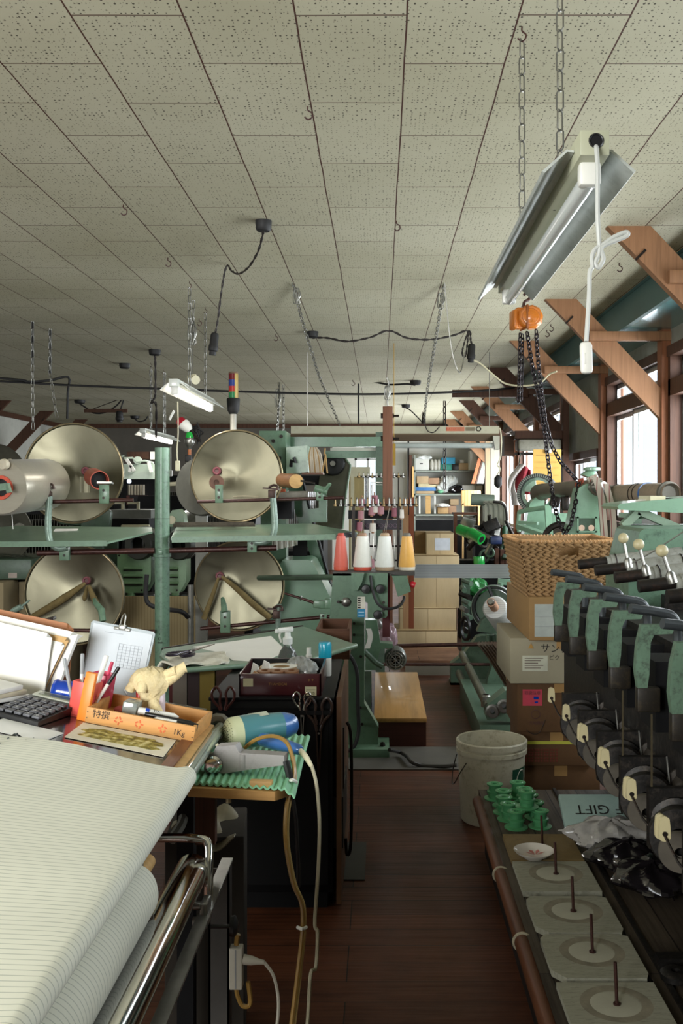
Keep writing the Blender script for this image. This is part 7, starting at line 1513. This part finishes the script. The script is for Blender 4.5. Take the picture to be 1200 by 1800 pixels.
# shelves at the far wall
SYF = 18.25
r = thing('storage_shelf', 'grey steel storage shelf against the far white wall', 'shelf', P(790, 900, SYF))
SHM = mat('grey steel shelf', '8d9389', .5, .2, .1)
for py in (827, 868, 904): MB().bx(P(728, 0, SYF).x, P(836, 0, SYF).x, SYF, SYF+.4, P(0, py+3, SYF).z, P(0, py, SYF).z).build('shelf_board', SHM, r)
for px in (728, 834): MB().bx(P(px, 0, SYF).x, P(px+2, 0, SYF).x, SYF, SYF+.4, 0, P(0, 800, SYF).z).build('upright', SHM, r)
MB().bx(P(730, 0, SYF).x, P(820, 0, SYF).x, SYF+.05, SYF+.35, 0, P(0, 915, SYF).z).build('dark_lower_unit', BLACKP, r)
def sbox(lab, xa, xb, pt, pb, m, dep=.3, name='shelf_box', cat='box', y=SYF+.04):
    return one(name, MB().bx(P(xa, 0, y).x, P(xb, 0, y).x, y, y+dep, P(0, pb, y).z, P(0, pt, y).z, .01), m, lab, cat, 'boxes and bundles on the far shelf')
WB = mat('white carton', 'c9c8c0', .7, 0, .05); PB_ = mat('pale brown carton', 'b39a78', .8, 0, .08); BLB_ = mat('blue carton', '2f8fb0', .6, 0, .08)
w1 = sbox('white carton with plastic over it on the upper shelf', 728, 754, 807, 826.5, WB)
bag('plastic_cover', 'crumpled white plastic over the white carton on the upper shelf', P(741, 805, SYF+.15), (.18, .14, .06), mat('white plastic cover', 'cdd0cb', .3, 0, .06), 31)
MB().bx(P(738, 0, SYF).x, P(743, 0, SYF).x, SYF+.035, SYF+.04, P(0, 816, SYF).z, P(0, 814, SYF).z).build('hand_hole', BLACK, w1)
for i, px in enumerate((759, 765, 771)): one('wrapped_bundle', MB().lathe([(.001, 0), (.03, .0), (.04, .05), (.035, .15), (.01, .2), (.001, .2)], P(px, 826.5, SYF+.1), (0, 0, 1), 10), mat('white wrapped bundle', 'b9b6aa', .5, 0, .15, 30), ['wrapped white bundle next to the white carton on the upper shelf', 'middle wrapped white bundle on the upper shelf', 'wrapped white bundle next to the blue carton on the upper shelf'][i], 'bundle')
sbox('bright blue carton on the upper shelf', 776, 800, 804, 816, BLB_); sbox('green carton under the blue one on the upper shelf', 775, 794, 816, 826.5, mat('sea green carton', '2f8573', .6)); sbox('black gap box beside the green carton', 794, 806, 815, 826.5, BLACK)
sbox('low white carton towards the wall on the upper shelf', 806, 824, 814, 826.5, PB_); sbox('small white carton standing on the low white carton', 808, 815, 808, 814, WB)
sbox('pale carton leading the row on the middle shelf', 732, 753, 837, 850, PB_); sbox('brown carton beside the pale one on the middle shelf', 753, 772, 840, 853, mat('rosy brown carton', 'a9866a', .8)); sbox('flat cream carton under the pale cartons', 735, 769, 850, 857, mat('cream carton', 'c9bd98', .8)); sbox('flat blue carton on the middle shelf', 730, 766, 856, 863, mat('mid blue carton', '3f74ad', .6)); sbox('flat grey carton under the blue one', 731, 763, 863, 868, PB_)
for i, (px, py, k) in enumerate(((778, 858, .13), (785, 848, .13), (793, 846, .11))): bag('white_bag', ['big white bag on the middle shelf beside the blue carton', 'top white bag of the heap on the middle shelf', 'white bag towards the wall on the middle shelf'][i], P(px, py, SYF+.1), (k, k, k*.9), mat('white plastic cover', '', .3), 40+i)
one('green_bag_tail', MB().sph(P(774, 864, SYF), .06, 10, (1, .6, .6)), mat('pale green film', '6fb089', .4), 'pale green film tail under the white bags', 'film')
bag('black_bag', 'black crumpled bag on the middle shelf', P(800, 861, SYF+.1), (.16, .12, .08), BLB, 45)
sbox('long white box on the middle shelf end', 812, 848, 853, 862, WB)
sbox('tan carton pair on the lower shelf', 769, 788, 892, 903, mat('tan carton', 'b89668', .8)); sbox('brown carton behind the tan pair on the lower shelf', 788, 802, 889, 903, mat('rosy brown carton', '', .8)); sbox('pale carton on top in the lower shelf', 791, 806, 877, 888, PB_)
bag('paper_bag', 'white crumpled paper over the tan carton', P(778, 889, SYF), (.12, .1, .04), PAPER, 47)
for i, (xa, xb, m) in enumerate(((736, 739, WHITE), (748, 757, PINE), (763, 766, WHITE))): one('upright_board', MB().bx(P(xa, 0, SYF).x, P(xb, 0, SYF).x, SYF+.05, SYF+.1, P(0, 903, SYF).z, P(0, 871, SYF).z), m, ['thin white strip standing on the lower shelf', 'pine board standing on the lower shelf', 'second thin white strip standing on the lower shelf'][i], 'board')
one('woven_panel', MB().bx(P(810, 0, 17).x, P(845, 0, 17).x, 17, 17.05, P(0, 890, 17).z, P(0, 862, 17).z, .02).bx(P(812, 0, 17).x, P(815, 0, 17).x, 17, 17.05, 0, P(0, 885, 17).z).bx(P(840, 0, 17).x, P(843, 0, 17).x, 17, 17.05, 0, P(0, 885, 17).z), stripes('tan woven panel', 'bd9a66', 'a5824f', 0, .05, .3), 'tan woven panel standing below the long white box', 'panel')
for i, (pts, m, lab) in enumerate(((((828, 850), (834, 850), (846, 806), (840, 806)), mat_wood('orange brown board', '9a5533', .7, 2), 'orange brown board leaning by the far shelf'), (((835, 850), (838, 850), (850, 806), (847, 806)), TIMBER_D, 'dark board leaning by the far shelf'), (((838, 850), (846, 850), (852, 812), (848, 812)), SHM, 'grey green board leaning by the far shelf'), (((846, 850), (850, 850), (855, 812), (852, 812)), WHITE, 'white strip leaning by the far shelf'))):
    one('leaning_board', MB().prism([P(px, py, 17.6) for px, py in pts], (0, .04, 0)), m, lab, 'board')
one('white_locker', MB().bx(P(826, 0, 17.9).x, P(838, 0, 17.9).x, 17.9, 18.3, P(0, 826, 17.9).z, P(0, 792, 17.9).z), WHITE, 'tall white box standing at the end of the upper shelf', 'box')
for i, (xa, xb, m, h_) in enumerate(((718, 724, TIMBER_D, 800), (722, 727, PINE, 820), (716, 719, BLACKP, 765))):
    one('tall_board', MB().bx(P(xa, 0, 17.5).x, P(xb, 0, 17.5).x, 17.5, 17.55, 0, P(0, h_, 17.5).z), m, ['dark board standing before the far shelf', 'tan board standing before the far shelf', 'thin black post before the far wall'][i], 'board')
one('hanging_chain', MB().chain([P(781, 781, 14), P(781, 860, 14)], .008, .1, .04), IRON, 'dark chain hanging before the far shelf', 'chain', 'slack chains hung from the ceiling')
MB().chain([P(781, 781, 14), V((P(781, 0, 14).x, 14, CEIL))], .008, .1, .04).build('upper_links', IRON, bpy.data.objects['hanging_chain.009'] if 'hanging_chain.009' in bpy.data.objects else None) if 'hanging_chain.009' in bpy.data.objects else None
# ------------------------------------------------------------------ green beam stand by the large window
MG = mat('pale machine green', '74957c', .38, 0, .09, 5, '4e6055', .2, .05, coat=.25)
BY = 5.9
r = thing('beam_stand', 'pale green beam stand with toothed wheel and shaft behind the wicker basket', 'beam stand', P(990, 960, BY))
def pl2(pts, y, d, name, m=MG, rr_=None): return MB().prism([P(px, py, y) for px, py in pts], (0, d, 0)).build(name, m, rr_ or r, 30)
pl2([(1014, 872), (1017, 858), (1030, 850), (1044, 852), (1050, 866), (1056, 960), (988, 960), (1002, 925)], BY, .18, 'near_upright')
MB().bx(P(985, 0, BY).x, P(1056, 0, BY).x, BY, BY+.2, 0, P(0, 958, BY).z).build('near_base', MG, r)
wn = MB()
for (xa, xb, ya, yb) in ((1013, 1048, 908, 911), (1013, 1048, 933, 936), (1013, 1016, 908, 936), (1045, 1048, 908, 936)): wn.bx(P(xa, 0, BY).x, P(xb, 0, BY).x, BY-.015, BY, P(0, yb, BY).z, P(0, ya, BY).z)
wn.build('window_boss', MG, r)
MB().bx(P(1016, 0, BY).x, P(1045, 0, BY).x, BY-.004, BY, P(0, 933, BY).z, P(0, 911, BY).z).build('recess', GREEN_D, r)
for px in (1022, 1039): MB().cyl(P(px, 928, BY-.008), P(px, 928, BY), .018, n=14).build('bright_hole', mat('polished plug', 'd9b9a0', .3), r)
BY2 = 7.0
pl2([(931, 885), (945, 870), (956, 874), (962, 950), (963, 960), (917, 960)], BY2, .15, 'far_upright')
MB().bx(P(917, 0, BY2).x, P(965, 0, BY2).x, BY2, BY2+.2, 0, P(0, 958, BY2).z).build('far_base', MG, r)
wc = P(945, 868, BY2+.2); axw = V((.35, 1, 0)).normalized(); Rw = W(37, BY2)
MB().lathe([(Rw, -.03), (Rw, .03), (Rw*.8, .03), (Rw*.8, -.03), (Rw, -.03)], wc, axw, 48).build('wheel_rim', mat('dark toothed rim', '202422', .5, .3), r)
tm = MB(); xx = axw.orthogonal().normalized(); yy = axw.cross(xx)
for i in range(56):
    a = 2*PI*i/56; q = wc+xx*Rw*1.0*math.cos(a)+yy*Rw*1.0*math.sin(a)-axw*.03; q2 = wc+(xx*math.cos(a)+yy*math.sin(a))*Rw*.84-axw*.034
    tm.bar(q2, q-axw*.004, .008, .006, axw)
tm.build('gear_teeth', mat('worn tooth', '5f645c', .4, .4), r)
sp_m = MB()
for k in range(3):
    a0 = k*2*PI/3+.5; ring_i = []
    for rr_, da in ((.1, .25), (.1, -.25), (.82, -.62), (.82, -.2), (.82, .2), (.82, .62)): ring_i.append(wc+(xx*math.cos(a0+da)+yy*math.sin(a0+da))*Rw*rr_-axw*.012)
    sp_m.prism(ring_i, axw*.02)
sp_m.lathe([(Rw*.66, -.012), (Rw*.82, -.012), (Rw*.82, .012), (Rw*.66, .012)], wc, axw, 40).build('wheel_web', MG, r)
SHF = mat('greasy brown shaft', '6a6155', .4, .4, .15, 6)
MB().cyl(P(948, 868, BY2+.1), P(958, 862, BY2-.1), .07, .045, 18).cyl(P(952, 863, BY2), P(1052, 857, BY-.02), .052, .05, 22).build('shaft', SHF, r)
MB().cyl(P(1040, 857, BY+.02), P(1061, 857, BY-.06), .036, n=20).build('shaft_end', STEEL, r)
MB().cyl(P(1036, 840, BY), P(1040, 828, BY), .06, .03, 14).lathe([(.03, 0), (.05, .004), (.05, .02), (.03, .024)], P(1040, 828, BY), (0, 0, 1), 16).build('top_cap', MG, r)
MB().bx(P(960, 0, BY+.9).x, P(1015, 0, BY+.9).x, BY+.85, BY+.9, P(0, 925, 6.8).z, P(0, 902, 6.8).z).build('cross_plate', MG, r)
MB().tube([P(912, 900, 6.9), P(930, 896, 6.8), P(962, 892, 6.7)], .016, 8).tube([P(912, 900, 6.9), P(910, 925, 6.9), P(912, 935, 6.9)], .014, 8).bar(P(912, 925, 6.8), P(985, 950, 6.0), .05, .03).bar(P(912, 918, 6.9), P(945, 920, 6.8), .03, .02).bar(P(962, 890, 6.7), P(966, 945, 6.6), .04, .04).build('front_rails', MG, r)
MB().torus(P(985, 950, 6.2), W(28, 6.2), .02, (.2, 1, 0), 30, 8).build('lower_wheel', IRON, r)
MB().cyl(P(985, 955, 6.25), P(985, 955, 6.28), W(20, 6.2), n=24).build('tan_face', mat('tan wooden face', 'b08a64', .7), r)
MB().box(P(975, 882, 6.5), (.06, .06, .07), (0, .3, 0), .01).box(P(993, 885, 6.4), (.05, .06, .09), None, .01).build('dark_casting', IRON, r)
sw = thing('striped_strap', 'striped beige webbing hanging over the end of the green beam stand', 'strap', P(1062, 960, BY-.15))
WEB = stripes('beige webbing with red lines', 'a39a8a', '7d4a44', 0, .032, .16, .85)
for i, (xs, w_, yb) in enumerate(((1046, 12, 962), (1062, 11, 960))):
    y = BY-.12-.05*i
    MB().sheet(lambda u, v: P(xs+w_*u+(8*math.sin(min(1, v*2.2)*1.5)) - (10 if i == 0 else 2)*max(0, .3-v)*2, 838+12*i+(yb-838-12*i)*v, y)+V((0, .03*math.sin(v*5+i), 0)), 6, 24, .006).build('hanging_web', WEB, sw, 70)
MB().sheet(lambda u, v: P(1030+18*u+10*v, 842+6*math.sin(v*3)-8*u*(1-v), BY-.05-.05*v), 8, 8, .01).build('folded_web', WEB, sw, 70)
fr_ = thing('fabric_beam', 'long beam wound with brown fabric under the large window', 'fabric beam', P(1130, 870, 5.6))
a, b_ = P(1064, 869, 6.1), P(1180, 867, 5.2); d = b_-a
MB().lathe([(.03, 0), (.052, .0), (.055, .01), (.057, d.length*.8), (.052, d.length)], a, d, 28).build('wound_fabric', mat('brown grey fabric', '8a7c6a', .85, 0, .12, 12, '5e5345', .25), fr_)
MB().lathe([(.03, 0), (.06, .0), (.063, .005), (.063, .03), (.05, .034), (.04, .02), (.001, .02)], b_-d*.06, d, 28).build('end_collar', mat('grey collar', '5d5a50', .5, .3), fr_)
for t_ in (.22, .52, .58): MB().torus(a+d*t_, .058, .003, d, 24, 5).build('binding_cord', IRON, fr_)
MB().torus(a+d*.68, .0585, .005, d, 24, 5).build('blue_band', BLUEP, fr_)
MB().bx(P(1120, 0, 5.6).x-.03, P(1120, 0, 5.6).x+.03, 5.62, 5.68, 0, P(0, 874, 5.6).z-.03).build('support_post', GREEN_D, fr_)
ga = thing('green_guide_arm', 'long pale green tapering arm pointing away from the window with boxes on top', 'guide arm', P(1140, 910, 3.9)); y = 3.9
pl2([(1088, 886), (1120, 882), (1260, 870), (1260, 905), (1088, 896), (1085, 891)], y, .28, 'arm_plate', MG, ga)
MB().bx(P(1145, 0, y).x, P(1172, 0, y).x, y+.02, y+.2, P(0, 892, y).z, P(0, 872, y).z).build('cream_box', CREAM, ga); MB().bx(P(1172, 0, y).x, P(1250, 0, y).x, y+.02, y+.2, P(0, 896, y).z, P(0, 876, y).z).build('black_box', BLACKP, ga)
MB().bx(P(1120, 0, y).x, P(1145, 0, y).x, y+.02, y+.15, P(0, 892, y).z, P(0, 884, y).z).build('dark_red_box', mat('dark red block', '46201f', .5), ga); MB().sph(P(1130, 882, y+.1), .03, 12, (1.2, 1, .4)).build('white_cloth', PAPER, ga)
MB().bar(P(1094, 925, y+.1), P(1120, 900, y+.1), .05, .03).bar(P(1120, 898, y+.1), P(1190, 928, y+.1), .05, .03).bar(P(1088, 905, y+.15), P(1160, 910, y+.15), .03, .02).build('support_truss', GREEN_L, ga)
MB().bx(P(1125, 0, y).x, P(1250, 0, y).x, y+.17, y+.3, .0, P(0, 925, y).z).build('base_cabinet', GREEN_D, ga)
# dark shelf with white box, hanging envelope and flag cloth under the braces
r = thing('wall_shelf', 'dark timber shelf with post under the brown brace', 'shelf', P(950, 770, 9.9)); y = 9.9
MB().bx(P(905, 0, y).x, P(990, 0, y).x, y, y+.3, P(0, 771, y).z, P(0, 757, y).z).build('shelf_board', TIMBER_D, r)
MB().bx(P(988, 0, y).x, P(998, 0, y).x, y-.05, y+.06, 0, P(0, 690, y).z).build('post', TIMBER_D, r)
MB().bx(P(888, 0, y).x, P(905, 0, y).x, y+.1, y+.3, P(0, 800, y).z, P(0, 765, y).z).build('side_box', mat_wood('dark brown wood box', '4d3423', .6, 0), r)
MB().bx(P(905, 0, y).x, P(990, 0, y).x, y+.02, y+.05, P(0, 800, y).z, P(0, 795, y).z).bx(P(910, 0, y).x, P(913, 0, y).x, y+.02, y+.05, P(0, 800, y).z, P(0, 770, y).z).bx(P(984, 0, y).x, P(987, 0, y).x, y+.02, y+.05, P(0, 800, y).z, P(0, 770, y).z).build('lower_rail', IRON, r)
one('speckled_box', MB().bx(P(911, 0, y).x, P(986, 0, y).x, y-.02, y+.28, P(0, 791, y).z, P(0, 772, y).z, .02), mat('speckled white box', 'aaa798', .7, 0, .12, 10, '6d685a', .3), 'long speckled white box hung below the dark timber shelf', 'box')
en = thing('ochre_envelope', 'ochre paper sheet with faint lines clipped below the speckled box', 'paper', P(962, 870, 8.0)); y = 8.0
MB().sheet(lambda u, v: P(937+49*u, 790+82*v, y)+V((0, .015*math.sin(v*3), 0)), 6, 12, .004).build('paper_sheet', mat('ochre paper', 'c49a4c', .7, 0, .06), en)
mb = MB()
for py in (800, 812, 822, 835, 848): mb.bx(P(942, 0, y).x, P(982, 0, y).x, y-.006, y-.003, P(0, py+.6, y).z, P(0, py, y).z)
mb.build('faint_lines', mat('brown ink', '8d6f3c', .7), en, 0)
MB().bx(P(957, 0, y).x, P(968, 0, y).x, y-.02, y+.01, P(0, 797, y).z, P(0, 788, y).z, .004).build('clip', STEEL, en)
MB().tube([P(962, 790, y), P(962, 772, y), P(963, 760, 9.0)], .004, 5).build('hanging_string', IRON, en)
fc = thing('red_white_cloth', 'dark red and white cloth hanging beside the toothed wheel', 'cloth', P(910, 885, 8.3)); y = 8.3
MB().sheet(lambda u, v: P(911+22*u-6*v*(1-u), 814+ (12*u if v < .5 else 0)+55*v, y)+V((0, .05*math.sin(u*9+v*4), 0)), 14, 14, .006).build('red_part', mat('dark red cloth', '7d1f2b', .85, 0, .12, 8), fc, 70)
MB().sheet(lambda u, v: P(911-22*math.sin(min(1, v*1.3)*PI*.62)+12*u+ (10*v*v), 816+72*v, y-.03)+V((0, .03*math.sin(u*6+v*7), 0)), 8, 16, .006).build('white_part', mat('dingy white cloth', 'b5b0ac', .85, 0, .06), fc, 70)
MB().tube([P(912, 815, y), P(914, 800, 9.4), P(914, 797, 9.9)], .006, 5).build('hanger', GREEN_D, fc)
# needle rack of white tubes
r = thing('yarn_feed_rack', 'rack of curved white feed tubes under a grey green roller', 'rack', P(868, 925, 10.2)); y = 10.2
MB().cyl(P(828, 878, y), P(868, 880, y), .06, n=18).build('roller', mat('grey green roller', '6c7a6c', .6, 0, .2, 12), r)
for i in range(14):
    t_ = i/13; px = 842+38*t_
    MB().tube([P(px-6, 884, y+.1-.02*i), P(px, 882, y-.02*i), P(px+6, 886, y-.02*i), P(px+8, 896, y-.02*i), P(px+8, 916+8*t_, y-.02*i)], .012, 6, 4).build('feed_tube', mat('dull white tube', 'd2d5c8', .4, 0, .06) if i % 3 else mat('grey tube', 'a3a89c', .4), r)
MB().tube([P(866, 882, y-.3), P(880, 884, y-.3), P(889, 895, y-.3), P(891, 925, y-.3)], .014, 7, 4).build('bent_pipe', IRON, r)
MB().bx(P(835, 0, y).x, P(880, 0, y).x, y, y+.3, 0, P(0, 925, y).z).build('dark_base', BLACKP, r)
# dark machines between aisle and windows
r = thing('twisting_machine', 'dark cluttered twisting machine with rods between the aisle cartons and the window wall', 'machine', P(850, 1000, 9.8)); y = 9.9
MB().bx(P(808, 0, y).x, P(905, 0, y).x, y, y+.25, 0, P(0, 985, y).z).build('dark_body', BLACKP, r)
MB().bx(P(800, 0, y).x, P(842, 0, y).x, y+.2, y+.5, P(0, 906, y).z, P(0, 902, y).z).bx(P(800, 0, y).x, P(806, 0, y).x, y+.2, y+.3, 0, P(0, 905, y).z).build('wood_ledge', mat_wood('brown ledge', '5a3722', .7, 0), r)
rr = random.Random(17)
for i in range(26):
    px = rr.uniform(812, 905); py = rr.uniform(915, 985); yy_ = y-rr.uniform(.05, .3); L_ = rr.uniform(.05, .16)
    k = rr.choice((0, 1, 2))
    mb = MB()
    if k == 0: mb.cyl(P(px, py, yy_), P(px, py, yy_)+V((rr.uniform(-.1, .1), -.05, L_)), rr.uniform(.012, .03), n=10)
    elif k == 1: mb.box(P(px, py, yy_), (L_, .08, L_*.7), (rr.uniform(-.4, .4), rr.uniform(-.5, .5), 0), .006)
    else: mb.torus(P(px, py, yy_), L_*.5, .012, (rr.uniform(-1, 1), 1, 0), 14, 6)
    mb.build('machine_fitting', rr.choice((IRON, IRON, GREEN_D, STEEL, SMOKE)), r)
MB().bar(P(822, 925, y-.1), P(862, 945, y-.4), .03, .03).build('steel_rail', STEEL, r)
for i in range(3): MB().bx(P(868+9*i, 0, y-.1).x, P(875+9*i, 0, y-.1).x, y-.2, y-.1, P(0, 990, y).z, P(0, 962+2*i, y).z).build('wood_block', mat_wood('dark brown wood block', '4a2c1d', .6, 2), r)
one('blue_tray', MB().bx(P(862, 0, 9.4).x, P(882, 0, 9.4).x, 9.4, 9.6, P(0, 957, 9.4).z, P(0, 944, 9.4).z, .01), mat('navy plastic', '1f2d52', .4), 'navy blue plastic tray among the dark machine parts', 'tray')
GRB = mat('bright green film', '1b8f39', .18, 0, .15, 12, coat=.4)
for a_, b_, lab in (((806, 930, 9.4), (829, 939, 9.3), 'first shiny green film roll above the aisle cartons'), ((826, 936, 9.3), (846, 948, 9.2), 'second shiny green film roll with dark end'), ((841, 978, 9.5), (842, 992, 9.5), 'short green film roll standing upright lower down')):
    a, b2 = P(*a_), P(*b_); o = thing('film_roll', lab, 'film roll', a, 'green film rolls by the aisle'); MB().lathe([(.012, 0), (.05, .0), (.053, .01), (.053, (b2-a).length), (.012, (b2-a).length)], a, b2-a, 20).build('film', GRB, o); MB().cyl(b2, b2+(b2-a).normalized()*.004, .03, n=14).build('roll_end', BLACK, o)
o = bag('green_net', 'heap of green film under the grey thread band', P(836, 1034, 9.2), (.11, .09, .09), mat('mid green film', '2f7a3f', .25, 0, .25, 14, coat=.3), 51)
MB().bx(P(818, 0, 9.2).x, P(853, 0, 9.2).x, 9.12, 9.3, 0, P(0, 1050, 9.2).z+.01).build('black_stand', BLACKP, o)
for px, lab in ((887, 'dark green bottle shape before the bright far window'),): one('green_bottle', MB().lathe([(.001, 0), (.03, 0), (.03, .30), (.02, .34), (.012, .36), (.012, .42), (.001, .42)], V((P(px, 0, 10.03).x, 10.03, P(0, 985, 9.9).z)), (0, 0, 1), 14), mat('dark green plastic', '1d4a2c', .3), lab, 'bottle')
# lower green take-up machine with cloth roll and fanned sheets
r = thing('take_up_machine', 'low green take-up machine with hand wheel and slanting pipes beyond the bucket', 'machine', P(860, 1270, 6.3)); y = 6.3
LGm = mat('take up green', '586f5c', .4, 0, .12, 6, '36443b', .3, .08, coat=.15)
pl2([(905, 1150), (872, 1150), (858, 1190), (845, 1260), (838, 1270), (930, 1270), (930, 1150)], 6.8, .1, 'rear_plate', LGm, r)
pl2([(910, 1215), (888, 1214), (858, 1238), (853, 1258), (856, 1266), (925, 1270), (925, 1215)], 5.6, .12, 'near_plate', LGm, r)
MB().bx(P(840, 0, 5.7).x, P(925, 0, 5.7).x, 5.6, 7.0, 0, P(0, 1268, 5.7).z).build('base_frame', LGm, r)
for px, py in ((885, 1241), (865, 1250)): MB().lathe([(.012, -.03), (.03, -.03), (.03, -.01), (.04, -.008), (.04, 0)], P(px, py, 5.6), (0, 1, 0), 16).build('shaft_boss', STEEL, r); MB().cyl(P(px, py, 5.565), P(px, py, 5.57), .012, n=10).build('boss_hole', BLACK, r)
pl2([(792, 1168), (815, 1150), (838, 1120), (846, 1118), (905, 1118), (905, 1205), (792, 1205)], 7.5, .12, 'far_plate', LGm, r)
MB().bx(P(792, 0, 7.5).x, P(905, 0, 7.5).x, 7.5, 7.7, 0, P(0, 1200, 7.5).z).build('far_base', LGm, r)
PIP = mat('worn brown green pipe', '5d5e50', .4, .4, .2, 10)
MB().cyl(P(812, 1150, 7.4), P(858, 1243, 5.65), .026, n=14).build('slanting_pipe', PIP, r); MB().cyl(P(806, 1183, 7.4), P(842, 1262, 5.9), .026, n=14).build('slanting_pipe', PIP, r)
MB().lathe([(.03, -.02), (.03, .04), (.02, .05)], P(854, 1236, 5.75), (0, 0, 1), 12).build('pipe_joint', STEEL, r)
wc2 = P(868, 1068, 7.6); axw = V((.25, 1, 0)).normalized(); R2 = W(40, 7.6)
MB().lathe([(R2, -.03), (R2, .02), (R2*.87, .02), (R2*.87, -.03), (R2, -.03)], wc2, axw, 40).build('hand_wheel', mat('dark hand wheel', '2f322f', .5, .3), r)
MB().lathe([(R2*.97, -.036), (R2, -.036), (R2, -.03)], wc2, axw, 40).build('bright_rim', GREEN_L, r)
MB().cyl(wc2+axw*.0, wc2+axw*.03, R2*.8, n=36).build('wheel_disc', LGm, r)
MB().bar(P(858, 1032, 7.5), P(868, 1056, 7.4), .022, .012).build('black_lever', BLACK, r)
pl2([(838, 1110), (846, 1092), (862, 1078), (880, 1090), (900, 1118)], 7.45, .1, 'wheel_bracket', LGm, r)
for px in (855, 872, 885): MB().bx(P(px, 0, 7.3).x, P(px+4, 0, 7.3).x, 7.3, 7.36, P(0, 1160, 7.3).z, P(0, 1116, 7.3).z).build('rib_post', LGm, r)
for i in range(8): MB().tube([P(812+rr.uniform(-4, 6), 1020+12*i, 8.2), P(820+rr.uniform(-4, 8), 1026+12*i, 8.1)], .022, 8).build('machine_fitting', rr.choice((IRON, LGm, STEEL)), r)
MB().bx(P(812, 0, 8.3).x, P(826, 0, 8.3).x, 8.3, 8.4, 0, P(0, 1012, 8.3).z).build('dark_column', GREEN_D, r)
MB().lathe([(.08, -.01), (.1, -.01), (.1, .01), (.08, .01), (.08, -.01)], P(818, 1105, 8.0), (1, .3, 0), 20).build('small_hand_wheel', BLACK, r)
MB().bar(P(875, 1022, 8.2), P(903, 1024, 8.2), .04, .05).cyl(P(880, 1024, 8.1), P(880, 1032, 8.1), .02, n=10).bar(P(893, 1024, 8.2), P(895, 1045, 8.2), .02, .02).build('guide_bracket', MG, r)
cr = thing('bobbin_roll', 'slanting roll of white woven tape with pale wooden end', 'roll', P(870, 1085, 6.9))
a, b_ = P(869, 1068, 6.75), P(905, 1105, 7.0); b_ = V((b_.x, 7.3, b_.z-.05)); d = b_-a
MB().lathe([(.02, .0), (.075, .0), (.085, .015), (.085, d.length), (.02, d.length)], a, d, 28).build('wound_tape', stripes('white woven tape', 'b9b9b4', '9fa09c', 2, .012, .3, .7), cr)
MB().cyl(a-d*.22, a+d*.05, .03, n=18).build('wood_core', mat('pink brown wood core', 'b58a6e', .7), cr); MB().lathe([(.001, -.02), (.018, -.02), (.026, 0), (.026, .01)], a-d*.22, d, 14).build('core_plug', STEEL, cr)
fs = thing('belt_coil', 'bundle of dark flat belts drooping before the grey carton', 'belts', P(880, 1200, 6.2))
for i in range(6):
    MB().sheet(lambda u, v: P(838+5.5*i+u*58-(10*i if False else 0), 1132+60*u+26*math.sin(u*1.57)*u, 6.7-.7*u-.03*i)+V((.02*v, .05*v, .012*v)), 14, 2, .006).build('belt', mat('dark brown belt', '3a2b20', .35, 0, .2, 8), fs, 60)
MB().torus(P(897, 1190, 5.95), .05, .012, (1, .2, .0), 20, 8).build('belt_loop', mat('tan belt', 'c7a77e', .5), fs)
one('tan_cloth', MB().sheet(lambda u, v: P(862+30*u, 1152+50*v+8*math.sin(u*4), 6.95+.1*u), 8, 8, .006), mat('tan paper sheet', 'c7a978', .8), 'tan paper sheet showing behind the dark belts', 'paper')
one('bright_post', MB().bx(P(853, 0, 13.2).x, P(862, 0, 13.2).x, 13.2, 13.3, 0, P(0, 772, 13.2).z), mat_wood('pale sunlit timber', 'c0a584', .85, 2), 'sunlit pale timber post at the far end of the window wall', 'post')  # window light on the post is put into its pale colour
one('bright_board', MB().bx(P(862, 0, 12.9).x, P(878, 0, 12.9).x, 12.9, 12.95, 0, P(0, 775, 12.9).z), mat_wood('window lit board', 'cfc9b8', .9, 2), 'upright board coloured like window-lit wall beside the far windows', 'board')  # stands for the wall end, window light painted into its whitish colour
